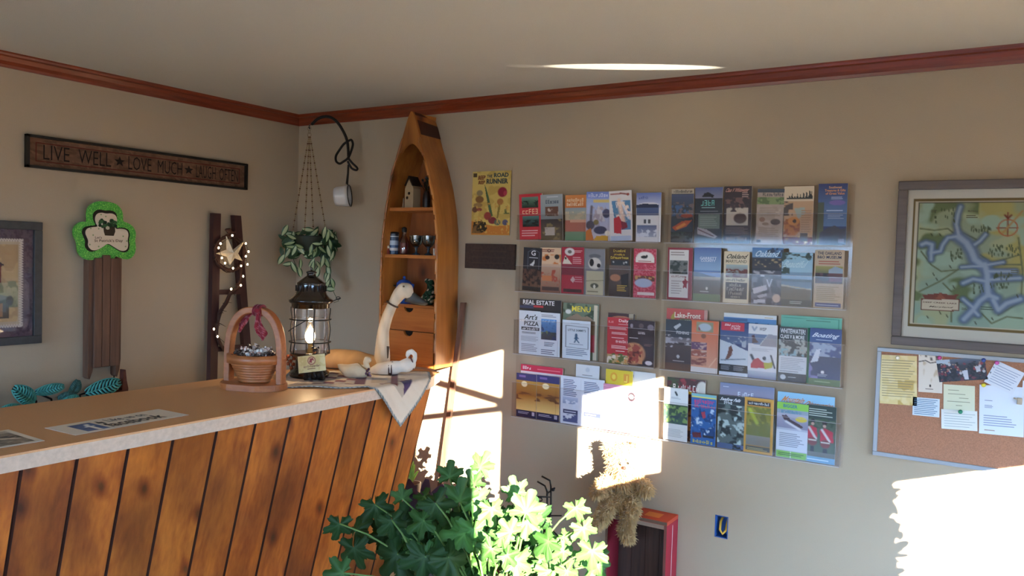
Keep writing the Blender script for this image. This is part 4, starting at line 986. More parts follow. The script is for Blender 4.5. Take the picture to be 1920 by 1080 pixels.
# concave lower edge
xa, xb = lx(zl), rx(zl); arc = [(xa + (xb - xa) * i / 10, zl - .05 * (abs(i - 5) / 5) ** 2) for i in range(11)]
for yy in (-DB - .004, -DB + .012): mb.add([(x, yy, zl) for x, z in arc] + [(min(max(x, lx(z) + .001), rx(z) - .001), yy, z) for x, z in arc], [(i, i + 1, 12 + i, 11 + i) for i in range(10)])
mb.build('bow_deck', M_cedar, t)
a, b = 2.352, 2.235
MB().add([(rx(z) + .0012 if k == 0 else rx(z, 0) + .0012, y, z) for z in (a, (a + b) / 2, b) for k, y in ((0, -DB + .012), (1, -.002))], [(0, 1, 3, 2), (2, 3, 5, 4)]).build('bow_plate', plain('dark_bow_plate', '3a180e', .45), t)
def shelf(z, th=.017):
    y0, y1 = -DB + .012, -.01; v = []
    for zz_ in (z - th, z):
        for y in (y0, y1): v += [(lx(zz_, y) + TH * .9, y, zz_), (rx(zz_, y) - TH * .9, y, zz_)]
    return MB().add(v, [(0, 2, 3, 1), (4, 5, 7, 6), (0, 1, 5, 4), (2, 6, 7, 3), (0, 4, 6, 2), (1, 3, 7, 5)])
YF = -DB + .012
zS1, zS2, zS3 = P(775, 389, 1, YF).z, P(770, 478, 1, YF).z, P(765, 571, 1, YF).z
for z in (zS1, zS2, zS3): shelf(z).build('shelf', M_cedarx, t)
def drawer(zt_, zb_):
    d = MB(); xa, xb = lx(zb_) + TH + .002, rx(zb_) - TH - .002; cx = (xa + xb) / 2 + .006; r = .031
    top = [(xa, zt_), (cx - r - .012, zt_)] + [(cx - r * math.cos(i * PI / 10), zt_ - .026 * math.sin(i * PI / 10)) for i in range(11)] + [(cx + r + .012, zt_), (xb, zt_)]
    n = len(top); v = [(x, -DB - .002, z) for x, z in top] + [(x, -DB - .002, zb_) for x, z in top]; v += [(x, y + .014, z) for x, y, z in v]
    fs = [(i, n + i, n + i + 1, i + 1) for i in range(n - 1)] + [(2 * n + i, i, i + 1, 2 * n + i + 1)[::-1] for i in range(n - 1)]
    d.add(v, fs); o = d.build('drawer', M_cedarx, t)
    MB().box((xa + .01, -DB + .0125, zb_ + .005), (xb - .01, -.02, zt_ - .04)).build('drawer_box', M_dark, o if False else t)
    return o
zc = P(765, 576, 1, -DB).z; zd_ = P(765, 621, 1, -DB).z; ze = 1.062
drawer(zc, zd_ + .004); drawer(zd_, ze); MB().box((lx(1.06) + TH, -DB, 1.046), (rx(1.06) - TH, -.01, 1.06)).build('bottom_board', M_cedarx, t)
MB().box((lx(zc) + TH, -DB + .02, ze), (rx(zc) - TH, -DB + .024, zc)).build('inner_panel', M_dark, t)
def bp(u, v, y): return P(u, v, 1, y)
def on(u, z, y):     # point on shelf at photo column u
    p = P(u, 400, 1, y)
    for _ in range(6):
        c = ROT @ (np.array([p.x, y, z]) - CAM); p.x += (u - (960 + FPX * c[0] / c[2])) * c[2] / FPX / .9
    return Vector((p.x, y, z))
# top shelf
z = zS1 + .0008; b = on(780, z, -.10); t = thing('birdhouse', 'small whitewashed wooden birdhouse on the top shelf of the canoe', 'birdhouse', b)
M_white = vcol('chalky_paint', .8, .2); hW, hH = .028, .10
mb = MB(); pent = [(-hW, 0), (hW, 0), (hW, hH), (0, hH + .055), (-hW, hH)]; mb.prism(pent, .06, basis(b + Vector((0, -.03 + .03, 0)), (1, 0, 0), (0, 0, 1)), 0, hx('a58e6e'))
for x, zz_ in ((0, .075), (-.012, .052)): mb.ball(b + Vector((x, -.06, zz_)), (.008, .003, .008), 0, hx('241810'))
mb.build('house', M_white, t)
mb = MB()
for s in (-1, 1): mb.box((-.004, -.068, -.002), (.052, .008, .004), M=Matrix.Translation(b + Vector((0, 0, hH + .06))) @ Matrix.Rotation((PI / 3 - .0) if s > 0 else PI - PI / 3, 4, 'Y'), c=hx('2c221a'))
mb.build('roof', M_white, t)
b = on(799, z, -.09); t = thing('dark_bottle_vase', 'dark vase of dried flowers beside the birdhouse on the top shelf', 'vase', b)
mb = MB(); mb.lathe(b, [(.018, 0), (.02, .02), (.021, .05), (.017, .075), (.012, .085), (.013, .09)], 16); mb.build('vase', plain('dark_ceramic', '2a1f1a', .35), t)
mb = MB(); rr = random.Random(8)
for i in range(26):
    p = b + Vector((rr.gauss(0, .014), rr.gauss(0, .01), .11 + rr.random() * .055)); mb.ball(p, rr.uniform(.004, .008), 0, hx(rr.choice(['1f2420', '2f3a36', '55606a', '3a2c28'])), 6); mb.tube([b + Vector((0, 0, .085)), p], .0012, 4, 0, hx('2a2a1c'))
mb.build('dried_flowers', M_white, t)
for k, u in enumerate((747.5, 751.5, 756)):
    b = on(u, z, -.10); mb = MB(); mb.lathe(b, [(.0045, 0), (.0045, .026), (.003, .03), (.003, .048), (.0012, .056)], 10, 0, hx('b8a890'))
    tag(mb.build('candle', M_white), 'slim pale candle stub in a row of three left of the birdhouse', 'candle', 'candle stubs on the top shelf')
# second shelf
z = zS2 + .0008; b = on(737.5, z, -.13); t = thing('painted_tin', 'blue and white tin can at the left end of the middle shelf', 'tin', b)
cv_ = [('24344e', 0, .02), ('b8b4b0', .02, .035), ('2c4468', .035, .05), ('9aa8b8', .05, .075), ('23344c', .075, .095), ('c0bcb6', .095, .1), ('1c2432', .1, .112)]
mb = MB()
for c, z0, z1 in cv_: mb.lathe(b + Vector((0, 0, z0 * .97)), [(.027, 0), (.027, (z1 - z0) * .97)], 24, 0, hx(c), caps=True)
mb.build('can', vcol('printed_tin', .3, .5), t); mb = MB(); mb.lathe(b + Vector((0, 0, .109)), [(.028, 0), (.028, .007), (.02, .01)], 24); mb.build('lid', M_black, t)
b = on(757, z, -.12); t = thing('glass_bottle', 'small clear bottle with pinkish red filling and dark stopper', 'bottle', b)
mb = MB(); mb.lathe(b, [(.022, 0), (.024, .01), (.024, .07), (.016, .09), (.011, .1), (.011, .122)], 20, caps=False); mb.build('glass', clear('bottle_glass', 'e8d8d0', .12), t)
mb = MB(); mb.lathe(b, [(.02, .004), (.021, .03), (.021, .062)], 20); mb.build('filling', plain('red_filling', '7c3230', .4), t)
mb = MB(); mb.lathe(b, [(.012, .118), (.014, .124), (.014, .14), (.006, .146)], 16); mb.build('stopper', M_black, t)
M_gob = clear('blue_glass', '6f93a8', .22, .05)
def goblet(b, lb):
    t = thing('goblet', lb, 'goblet', b, 'goblets on the middle shelf'); mb = MB(); mb.lathe(b, [(.018, .045), (.03, .06), (.034, .08), (.035, .102)], 24, caps=False); mb.build('bowl', M_gob, t)
    mb = MB(); mb.lathe(b, [(.024, 0), (.02, .006), (.007, .012), (.006, .025), (.010, .03), (.006, .036), (.018, .046)], 20); mb.build('stem', plain('blue_grey_glass', '2a3a44', .15, spec=.6), t)
goblet(on(780, z, -.12), 'blue glass goblet beside the bottle on the middle shelf'); goblet(on(803, z, -.12), 'blue glass goblet at the right side of the middle shelf')
b = on(816, z, -.16); mb = MB(); mb.lathe(b, [(.009, 0), (.011, .004), (.012, .036), (.0105, .036), (.0095, .006)], 16, 0, hx('d4cfc8')); tag(mb.build('white_cup', M_white), 'tiny white cup at the right front corner of the middle shelf', 'cup')
b = on(727.5, z, -.165); t = thing('flower_figurine', 'tiny white and red figurine before the tin', 'figurine', b)
mb = MB(); mb.lathe(b, [(.008, 0), (.010, .012), (.006, .025), (.004, .03)], 12, 0, hx('7a3428')); mb.build('body', M_white, t); mb = MB(); mb.ball(b + Vector((0, 0, .038)), .009, 0, hx('c8bca8')); mb.build('head', M_white, t)
# third shelf
z = zS3 + .0008; b = on(757, z, -.11); t = thing('enamel_kettle', 'blue enamel kettle on the lowest open shelf of the canoe', 'kettle', b)
M_blue2 = plain('blue_enamel', '1f4a96', .22, spec=.6, coat=.4)
mb = MB(); mb.lathe(b, [(.05, 0), (.054, .01), (.052, .05), (.045, .085), (.04, .10)], 32); mb.build('body', M_blue2, t)
mb = MB(); mb.lathe(b, [(.042, .1), (.042, .106), (.03, .12), (.012, .126)], 28); mb.build('lid', M_blue2, t)
mb = MB(); mb.ball(b + Vector((0, 0, .134)), (.009, .009, .01)); mb.build('knob', M_blue2, t)
mb = MB(); mb.tube([b + Vector((.045, -.01, .05)), b + Vector((.062, -.015, .075)), b + Vector((.075, -.02, .105))], [.014, .011, .009], 10); mb.build('spout', M_blue2, t)
mb = MB(); mb.tube([b + Vector((-.046, 0, .085)), b + Vector((-.072, 0, .09)), b + Vector((-.08, 0, .06)), b + Vector((-.072, 0, .03)), b + Vector((-.052, 0, .022))], .005, 8); mb.build('handle', M_black, t)
b = on(803, z, -.11); t = thing('cloth_bundle', 'green and cream leaf patterned cloth bundle on the lowest open shelf', 'cloth', b)
def pcam(p, n):
    k = math.sin(p.x * 150 + math.sin(p.z * 120) * 2) * math.sin(p.z * 110 + math.sin(p.x * 90) * 2); return hx('26402f') if k > .15 else hx('1a1f1c') if k > -.3 else hx('b4a890')
blob([[(b + Vector((.012, 0, .025)), .028), (b + Vector((-.006, -.01, .03)), .03), (b + Vector((.018, 0, .07)), .025), (b + Vector((.012, 0, .115)), .019), (b + Vector((-.006, -.01, .125)), .013)], [(b + Vector((-.02, -.02, .022)), .02), (b + Vector((.03, -.02, .03)), .02)]], .0045, 'cloth', M_cloth if False else vcol('leaf_cloth', .9, .1), t, paint=pcam)
# ---------------------------------------------------------------- shaft leaning by the canoe
a = B(866, 567, -.02); b = B(851, 700, -.06); d = (b - a) / (a.z - b.z); f = a + d * a.z; f.y = -.14; a.y = -.022
mb = MB(); ex = Vector((.0135, 0, 0)); ey = Vector((0, .009, 0)); vs = []
f.x = 1.19; a.x += .012
for p in (f, a): vs += [p - ex - ey, p + ex - ey, p + ex + ey, p - ex + ey]
mb.add(vs, [(3, 2, 1, 0), (4, 5, 6, 7), (0, 1, 5, 4), (1, 2, 6, 5), (2, 3, 7, 6), (3, 0, 4, 7)])
tag(mb.build('wooden_shaft', wood('grey_brown_shaft', '56392c', '7c5a48', 'z', 1.5, .6)), 'slim brown wooden shaft leaning on the wall right of the canoe shelf', 'pole')
# ---------------------------------------------------------------- hanging planter
hk = P(580, 238, 1, -.17); t = thing('hanging_planter', 'variegated trailing plant in a beaded three cord hanger by the corner', 'hanging plant', hk - Vector((0, 0, .6)))
w = upright(hk); px = w.px
M_cord = vcol('beaded_cord', .6, .3)
mb = MB()
for k in range(3): mb.tube([w(580 + 3.2 * math.cos(a) * (1 if k != 1 else .5), 241 + k * 6 + 4.2 * math.sin(a)) for a in [i * PI / 8 for i in range(16)]], .0017, 6, closed=True)
mb.build('ring', plain('brass_wire', '8a7458', .35, metal=.8), t)
for (u0, v0, u1, v1, off) in ((579, 256, 549, 432, 0), (580, 256, 578, 434, .08), (581.5, 256, 611, 432, 0), (580, 256, 581, 430, -.08)):
    mb = MB(); a, b = w(u0, v0), w(u1, v1, off); n = 44
    for i in range(n): mb.tube([a.lerp(b, i / n), a.lerp(b, (i + .75) / n)], .0042 if i % 3 == 0 else .0028, 6, 0, hx('6a4a30') if i % 3 == 0 else hx('8c7650'))
    mb.build('cord', M_cord, t)
pc = w(580, 470); mb = MB(); mb.lathe(pc, [(.052, 0), (.07, .03), (.082, .075), (.085, .085), (.078, .085), (.075, .07)], 28); mb.build('pot', plain('dark_green_pot', '232a20', .5), t)
M_hoya = vcol('variegated_leaf', .4, .4, trans=.15)
def vleaf(mb, p, d, up, L, W, c0, c1, cup=.12):
    d = d.normalized(); s = d.cross(up); s = s.normalized() if s.length > 1e-4 else d.orthogonal(); n = s.cross(d); vs = [p]; cs = [hx(c1)]; k = 8
    mid = [p + d * L * i / k - n * cup * L * math.sin(PI * i / k * .9) for i in range(k + 1)]
    vs = []; cs = []; fs = []
    for i, m in enumerate(mid):
        wd = W * .5 * math.sin(PI * min(1, (i + .15) / (k + .2))) ** .75
        for q, c in ((-1, c1), (-.62, c1), (-.5, c0), (0, c0), (.5, c0), (.62, c1), (1, c1)): vs.append(m + s * wd * q + n * abs(q) * wd * .18); cs.append(hx(c))
    for i in range(k):
        for j in range(6): fs.append((i * 7 + j, i * 7 + j + 1, (i + 1) * 7 + j + 1, (i + 1) * 7 + j))
    mb.add(vs, fs, 0, cs, True)
rr = random.Random(33); mb = MB(); st = MB()
def hleaf(u, v, off, ang, L=None, plainl=False):
    p = w(u, v, off); a = math.radians(ang); d = SIDE * math.cos(a) + Vector((0, 0, -1)) * math.sin(a) - VIEW * rr.uniform(-.2, .4)
    L = L or rr.uniform(.055, .075); vleaf(mb, p - d * L * .5, d, -VIEW + Vector((rr.gauss(0, .3), rr.gauss(0, .3), rr.uniform(-.1, .5))), L, L * rr.uniform(.42, .52), '2c4226' if plainl else rr.choice(['aab488', '9caa78', 'b6bd92']), '2b4a2a')
for u, v, a in [(540, 432, -60), (585, 431, 5), (549, 456, -15), (555, 463, 0), (570, 462, 20), (584, 454, -20), (589, 467, 100), (594, 472, 100), (601, 457, 0), (606, 467, 40), (582, 446, -25), (618, 443, 100), (611, 437, 95), (559, 470, 110), (569, 468, 50), (585, 480, -5), (533, 487, 115), (545, 494, -10), (558, 501, 60), (568, 494, 95), (566, 510, 70), (592, 500, 100), (600, 498, 60), (588, 492, 120), (600, 511, 110), (610, 490, 100), (618, 492, 60), (621, 507, 80), (615, 517, 100), (620, 520, 110), (619, 531, 105), (629, 531, 70), (624, 541, 0), (623, 472, 70), (626, 480, 110), (622, 460, 80)]: hleaf(u, v, rr.uniform(.03, .09), a)
for i in range(85):
    a = rr.random() * 2 * PI; r = rr.uniform(.4, 1) ** .5; u = 579 + 47 * r * math.cos(a); v = 452 + 24 * rr.uniform(-1, 1) + 6 * r; hleaf(u, v, rr.uniform(-.1, .05), rr.uniform(0, 180), None, rr.random() < .5)
for u, v, a in [(530, 445, 30), (535, 470, 90), (528, 472, 80), (533, 458, 60)]: hleaf(u, v, 0, a, .06, True)
mb.build('foliage', M_hoya, t)
for pts in ([(612, 440), (624, 470), (622, 500), (622, 520), (624, 538)], [(592, 450), (590, 480), (598, 515)], [(545, 450), (533, 470), (530, 490)], [(550, 480), (560, 503), (567, 512)], [(624, 538), (630, 552), (637, 564), (628, 567)]): st.tube([w(u, v, .03) for u, v in pts], .0018, 5, 0)
st.build('vine', plain('green_vine', '3c4a2a', .6), t)
MB().tube([hk + Vector((.006, 0, -.006)), hk + Vector((.002, 0, -.009)), hk + Vector((-.003, 0, -.005)), hk + Vector((0, 0, .003)), P(580.5, 234, 1, -.02)], .0035, 8).build('hook', M_iron, t)
# --- dipper on a looped cord
wd = upright(B(640, 330, -.12)); cq = B(640, 330, -.12)
t = thing('looped_cord', 'thick black cord arched from the crown moulding and knotted in loops', 'cord', (cq.x, -.001, cq.z - .1))
def spl(pts, n=8):
    out = []
    for i in range(len(pts) - 1):
        p0 = pts[max(0, i - 1)]; p1 = pts[i]; p2 = pts[i + 1]; p3 = pts[min(len(pts) - 1, i + 2)]
        for k in range(n):
            s = k / n; out.append(tuple(.5 * (2 * b + (c - a) * s + (2 * a - 5 * b + 4 * c - d) * s * s + (3 * b - a - 3 * c + d) * s ** 3) for a, b, c, d in zip(p0, p1, p2, p3)))
    return out + [pts[-1]]
arc = spl([(585, 233, 0), (595, 223.5, 0), (608, 219, 0), (622, 221, 0), (634, 231, 0), (645, 249, 0), (651, 265, 0), (653, 283, 0), (653.5, 300, 0)])
pp = [wd(u, v, o) for u, v, o in arc]; pp = [Vector((hk.x + .01, -.03, 2.345)).lerp(pp[0], .0) if False else p for p in pp]
MB().tube(pp, .0082, 8).build('arch', M_iron, t)
lp = spl([(652, 264, -.012), (658, 262, -.01), (661, 271, -.008), (657, 286, -.004), (653, 297, .01), (644, 304, .012), (637, 307, .006), (630, 302, -.005), (629, 292, -.012), (635, 281, -.015), (643, 270, -.015), (650, 265, -.014)])
MB().tube([wd(u, v, o) for u, v, o in lp], .0068, 8).build('loop', M_iron, t)
lp = spl([(653, 296, .012), (661, 306, .008), (670, 315, .004), (668, 319, 0), (660, 316, -.002), (655, 309, 0), (652, 302, .004)])
MB().tube([wd(u, v, o) for u, v, o in lp], .0062, 8).build('tail_loop', M_iron, t)
MB().tube([wd(585.5, 232.5), P(585, 232, 1, -.02)], .0075, 8).build('wall_end', M_iron, t)
cb = wd(653, 367); t = thing('enamel_dipper', 'white enamel dipper hanging by its black handle from the looped cord', 'dipper', cb - Vector((0, 0, .06)))
ax = (wd(627, 369) - wd(655, 367)); Ln = ax.length; ax.normalize(); s1 = Vector((0, 0, 1)); s1 = (s1 - ax * s1.dot(ax)).normalized(); s2 = ax.cross(s1); Mq = Matrix((s1, s2, ax)).transposed().to_4x4(); Mq.translation = wd(655.5, 367)
r = 20 * wd.px
mb = MB(); mb.lathe((0, 0, 0), [(r * .93, .0), (r * .99, .0), (r * .98, Ln * .3), (r * .9, Ln * .8), (r * .8, Ln * .97), (r * .7, Ln), (.001, Ln), (.001, Ln * .96), (r * .75, Ln * .94), (r * .93, .002)], 32, caps=False); mb.v = [tuple(Mq @ Vector(p)) for p in mb.v]
M_enam = plain('white_enamel', 'c9c6c2', .3, spec=.5, coat=.3)
mb.build('cup', M_enam, t, solid=True)
mb = MB(); mb.tube([Mq @ Vector((r * math.cos(a), r * math.sin(a), -.001)) for a in [i * PI / 16 for i in range(32)]], .0028, 6, closed=True); mb.build('rim', M_black, t)
mb = MB(); mb.tube([wd(653.2, 309, .002), wd(652.5, 325, 0), wd(650.5, 345, 0)], [.005, .0058, .0075], 10); mb.tube([wd(650.5, 344), wd(653, 348)], .003, 6); mb.build('handle', M_black, t)
# ================================================================ long wall: poster, plaque, map, cork board
a, b = B(888, 322), B(960, 322); zt_, zb_ = B(924, 321).z, B(924, 441).z; W, H = b.x - a.x, zt_ - zb_
cv = Canvas(80, 130, 'c9b062', 5)
cv.draw([('n', 0, 0, 1, 1, 'b89c50', 6, 10, .55), ('p', [(0, .98), (0, .78), (.3, .82), (.6, .86), (1, .84), (1, 1), (0, 1)], 'b8742e'),
  ('p', [(.02, .97), (.06, .8), (.2, .78), (.38, .8), (.42, .9), (.34, .96)], '2a2418'), ('n', .02, .76, .45, .97, '7a5a34', 8, 10, .55),
  ('p', [(.32, .21), (.36, .25), (.44, .4), (.52, .6), (.56, .7), (.5, .72), (.44, .58), (.37, .38)], '4f6a4a'), ('p', [(.7, .45), (.76, .42), (.74, .6), (.69, .74), (.66, .73)], '8a7a3a'),
  ('e', .79, .33, .13, .085, '8e2438'), ('e', .86, .35, .05, .04, 'b03a4c'), ('e', .74, .48, .09, .055, 'a8703c'),
  ('e', .2, .34, .09, .05, '8a7a58'), ('e', .2, .44, .12, .06, '7c5a34'), ('e', .16, .53, .13, .04, '94784a'), ('e', .08, .6, .08, .05, '6e4a3a'), ('e', .2, .6, .08, .03, '8a4a3c'),
  ('e', .42, .7, .1, .07, '8c3a34'), ('e', .55, .77, .12, .06, '7a3038'), ('e', .68, .8, .09, .05, '55685a'), ('e', .88, .8, .08, .05, '5a5a78'), ('l', [(.9, .66), (.9, .56)], .012, '3f5a38'), ('l', [(.85, .66), (.97, .66)], .012, '3f5a38'), ('l', [(.87, .6), (.87, .64), (.9, .65)], .01, '3f5a38'),
  ('n', 0, .5, 1, .97, 'c49a4c', 16, 22, .68), ('r', .02, .03, .12, .09, '4a3a28'),
  ('T', 'BEEP', .15, .065, .34, .13, '6e3420', .1, .04), ('T', 'BEEP', .16, .145, .33, .2, '6e3420', .1, .04), ('T', 'THE', .38, .055, .52, .1, '3c4a4a', 0, .03), ('T', 'ROAD', .56, .03, .94, .1, '3c4a4a', 0, .045), ('T', 'RUNNER', .37, .12, .93, .2, '3c4a4a', 0, .045)])
o = sheet_mb(cv, W, H, .002, basis(Vector((a.x, -.0045, zb_)), (1, 0, 0), (0, 0, 1)), edge='5a4a30').build('tin_poster', M_print)
tag(o, 'yellow tin poster of desert plants under a dark title, above the plaque', 'poster')
a, b = B(876, 457), B(969, 458); zt_, zb_ = B(922, 457.5).z, B(922, 504.5).z; W, H = b.x - a.x, zt_ - zb_
t = thing('wooden_plaque', 'dark brown wooden plaque with faint lettering below the yellow poster', 'plaque', ((a.x + b.x) / 2, 0, zb_))
MB().box((a.x, -.018, zb_), (b.x, -.0001, zt_), bev=.003).build('board', plain('dark_slate_brown', '3c2b24', .75, noise=.25, nscale=60), t)
mb = MB(); Mp = basis(Vector((a.x, -.0185, zb_)), (1, 0, 0), (0, 0, 1))
for s, u0, v0, u1, v1 in (('WELCOME TO', .12, .18, .85, .4), ('THE INN', .2, .55, .8, .8)):
    pass
for k in range(3): mb.add([Mp @ Vector((W * u, H * v, 0)) for u, v in ((.14, .22 + .24 * k), (.84, .22 + .24 * k), (.84, .25 + .24 * k), (.14, .25 + .24 * k))], [(0, 1, 2, 3)], 0, hx('4c3a31'))
mb.build('faint_lines', M_matte, t)
# --- framed lake map
a = B(1684, 340, -.025); zt_ = (B(1684, 340, -.025).z + B(1920, 334, -.025).z) / 2; zb_ = B(1672, 646, -.025).z; X0 = (a.x + B(1671, 646, -.025).x) / 2; H = zt_ - zb_; W = .86
t = thing('framed_map', 'large grey brown framed painted map of a lake', 'picture', (X0 + W / 2, 0, zb_))
Mf = basis(Vector((X0, -.001, zb_)), (1, 0, 0), (0, 0, 1)); fw = .034; mb = MB()
for p, q in (((0, 0), (W, fw)), ((0, H - fw), (W, H)), ((0, fw), (fw, H - fw)), ((W - fw, fw), (W, H - fw))): mb.box((p[0], p[1], 0), (q[0], q[1], .026), M=Mf, bev=.004)
mb.build('frame', wood('grey_brown_frame', '4c423f', '6a5d57', 'x', 1., .5), t)
iw, ih = W - 2 * fw + .006, H - 2 * fw + .006
# picture coordinates: photo pixels -> u,v inside the frame opening
def mu(u, v):
    p = B(u, v, -.008); return ((p.x - X0 - fw + .003) / iw, (zt_ - fw + .003 - p.z) / ih)
def mz(X, Y): return mu(1620 + X / 3.1767, 320 + Y / 3.1765)
cv = Canvas(230, 165, 'd8d0c0', 6)
(u0, v0), (u1, v1) = mz(305, 175), mz(300, 925); v1 = mz(280, 920)[1]; U1 = 1 - u0
cv.draw([('r', u0 - .004, v0 - .006, U1 + .004, v1 + .006, '7a6238'), ('r', u0 + .004, v0 + .008, U1 - .004, v1 - .008, 'd4c8ae')])
g0 = mz(330, 195); g1v = mz(300, 905)[1]; U2 = 1 - g0[0]
cv.draw([('r', g0[0] - .003, g0[1] - .004, U2 + .003, g1v + .004, '4a4034'), ('g', *g0, U2, g1v, 'a0a480', '98b0a0'), ('n', *g0, U2, g1v, 'b0b48c', 7, 6, .5), ('n', g0[0], g0[1], .3, .75, '6f7c52', 9, 8, .52), ('n', .3, g0[1], .62, .6, 'b4a868', 8, 8, .58), ('n', *g0, U2, g1v, 'a8bca4', 10, 9, .6)])
for pts in ([(335, 345), (420, 355), (500, 345), (550, 385)], [(340, 480), (400, 560), (460, 600), (560, 590)], [(330, 720), (450, 660), (560, 590)], [(470, 670), (520, 720), (700, 650)], [(700, 850), (760, 910), (850, 870), (945, 880)], [(590, 370), (650, 400), (690, 420)], [(690, 500), (760, 550), (930, 500)], [(830, 560), (940, 560)], [(920, 400), (945, 600), (935, 780), (800, 860)], [(520, 840), (520, 900)]): cv.draw([('l', [mz(*p) for p in pts], .0035, '6e7454')])
lake = [[(575, 215), (560, 260), (550, 320), (565, 390)], [(565, 390), (500, 400), (470, 440), (455, 480), (400, 490)], [(400, 490), (405, 440), (370, 430), (345, 440)], [(400, 490), (400, 530)], [(565, 395), (610, 430), (640, 480), (660, 530), (700, 560)], [(660, 440), (690, 420), (725, 380)], [(580, 575), (650, 570), (720, 570)], [(720, 560), (735, 620), (735, 690), (740, 740)], [(735, 660), (650, 645), (590, 670)], [(740, 650), (830, 645), (930, 640)], [(735, 600), (830, 600), (900, 600)], [(740, 740), (690, 775), (650, 830), (595, 885)], [(650, 815), (590, 765)], [(770, 770), (800, 830), (850, 790), (930, 765)], [(740, 740), (790, 760)], [(740, 560), (830, 545)], [(650, 830), (680, 860)]]
wd_ = [.012, .011, .014, .012, .024, .01, .009, .022, .012, .012, .012, .018, .011, .017, .018, .009, .012]
for pts, q in zip(lake, wd_): cv.draw([('l', [mz(*p) for p in pts], q + .005, '4c5c58')])
for pts, q in zip(lake, wd_): cv.draw([('l', [mz(*p) for p in pts], q, '7486a4')])
for pts, q in zip(lake, wd_): cv.draw([('l', [mz(*p) for p in pts], q * .45, 'a4b0c0')])
rr = random.Random(6)
for cx, cy, sx, sy, n in ((700, 340, 60, 20, 26), (830, 470, 90, 30, 40), (550, 490, 40, 30, 22), (480, 270, 60, 50, 18), (830, 620, 60, 20, 22), (800, 680, 60, 15, 14), (680, 700, 30, 25, 12)):
    for _ in range(n): x, y = cx + rr.uniform(-1, 1) * sx, cy + rr.uniform(-1, 1) * sy; cv.draw([('l', [mz(x, y), mz(x, y + 12)], .0022, '4e5a3e')])
for cx, cy in [(400, 375), (450, 375), (410, 610), (430, 640), (370, 670), (530, 685), (375, 865), (450, 840), (490, 858), (660, 900), (760, 875), (910, 740), (520, 525), (510, 565)]: cv.draw([('l', [mz(cx, cy), mz(cx + 8, cy + 14)], .0024, '4a4a38')])
for pts in ([(858, 250), (855, 390)], [(790, 342), (915, 340)]): cv.draw([('l', [mz(*p) for p in pts], .003, '8a4a38')])
cc = mz(857, 340); ring = [(cc[0] + .037 * math.cos(i * PI / 12), cc[1] + .037 * math.sin(i * PI / 12) * iw / ih) for i in range(25)]
cv.draw([('l', ring, .0028, 'b8623c'), ('l', [mz(840, 265), mz(858, 285), mz(878, 265)], .004, '7c3428'), ('l', [mz(825, 372), mz(945, 240)], .004, 'b8905a')])
bq = [mz(343, 768), mz(565, 768), mz(560, 832), mz(343, 825)]
cv.draw([('p', [mz(338, 762), mz(570, 765), mz(565, 838), mz(338, 830)], '74423a'), ('p', bq, 'd8c8ae'), ('p', [mz(345, 740), mz(400, 735), mz(455, 728), mz(510, 740), mz(565, 738), mz(540, 768), mz(370, 768)], '84483e'), ('p', [mz(425, 765), mz(455, 725), mz(485, 765)], '9c5a48'),
  ('T', 'DEEP CREEK LAKE', *mz(352, 778), *mz(552, 796), '5a2e28'), ('T', 'Maryland', *mz(390, 804), *mz(525, 822), '4a3a30', .1), ('T', 'McHenry', *mz(620, 236), *mz(680, 248), '5a5240'), ('t', *mz(610, 262), *mz(685, 285), 2, '6a6248'), ('t', *mz(400, 232), *mz(440, 250), 2, '5a5a40'), ('t', *mz(582, 815), *mz(615, 832), 2, '5a5a40'), ('t', *mz(695, 805), *mz(775, 835), 2, '5a6a5c'), ('t', *mz(875, 590), *mz(930, 612), 2, '6a6a4c')])
sheet_mb(cv, iw, ih, .003, Mf @ Matrix.Translation((fw - .003, fw - .003, .005))).build('map_print', M_matte, t)
q = [Mf @ Vector(p) for p in ((fw, fw, .015), (W - fw, fw, .015), (W - fw, H - fw, .015), (fw, H - fw, .015))]
MB().add(q, [(0, 1, 2, 3)]).build('glass', M_pglass, t)
# --- cork board
X0 = B(1645, 651, -.014).x; zt_ = B(1647, 651, -.014).z; zb_ = B(1637, 853, -.014).z; H = zt_ - zb_; W = .9
t = thing('cork_board', 'cork notice board in a grey metal frame under the lake map', 'notice board', (X0 + W / 2, 0, zb_))
Mf = basis(Vector((X0, -.001, zb_)), (1, 0, 0), (0, 0, 1)); fw = .016; mb = MB()
for p, q in (((0, 0), (W, fw)), ((0, H - fw), (W, H)), ((0, fw), (fw, H - fw)), ((W - fw, fw), (W, H - fw))): mb.box((p[0], p[1], 0), (q[0], q[1], .014), M=Mf, bev=.002)
mb.build('frame', plain('grey_metal', '97989a', .4, metal=.3), t)
mb = MB(); mb.box((fw * .5, fw * .5, 0), (W - fw * .5, H - fw * .5, .008), M=Mf); mb.build('cork', plain('cork', 'a8765a', .9, noise=.18, nscale=260, bump=.3), t)
def zc_(X, Y): return (1620 + X / 4.5, 640 + Y / 4.5)
YP = -.0102
def note(name, tl, tr, bl, cv, label, cat, lay=0, curl=0.):
    y = YP - .0012 * lay; a, b, c = B(*zc_(*tl), y), B(*zc_(*tr), y), B(*zc_(*bl), y)
    ex = b - a; up = a - c; return tag(sheet_mb(cv, ex.length, up.length, .0004, basis(c, ex, up), curl=curl).build(name, M_print), label, cat)
cv = Canvas(50, 70, 'dcc484', 1); cv.draw([('n', .5, .5, 1, 1, 'c4a254', 4, 5, .5), ('n', 0, 0, 1, 1, 'e0cc94', 6, 6, .55)])
for k in range(15): cv.T.append(('bar', .06, .1 + k * .052, .94 - (k % 4) * .05, .112 + k * .052, '8a7a58'))
note('letter', (135, 112), (450, 125), (133, 522), cv, 'yellow handwritten letter with a torn top edge on the cork board', 'letter')
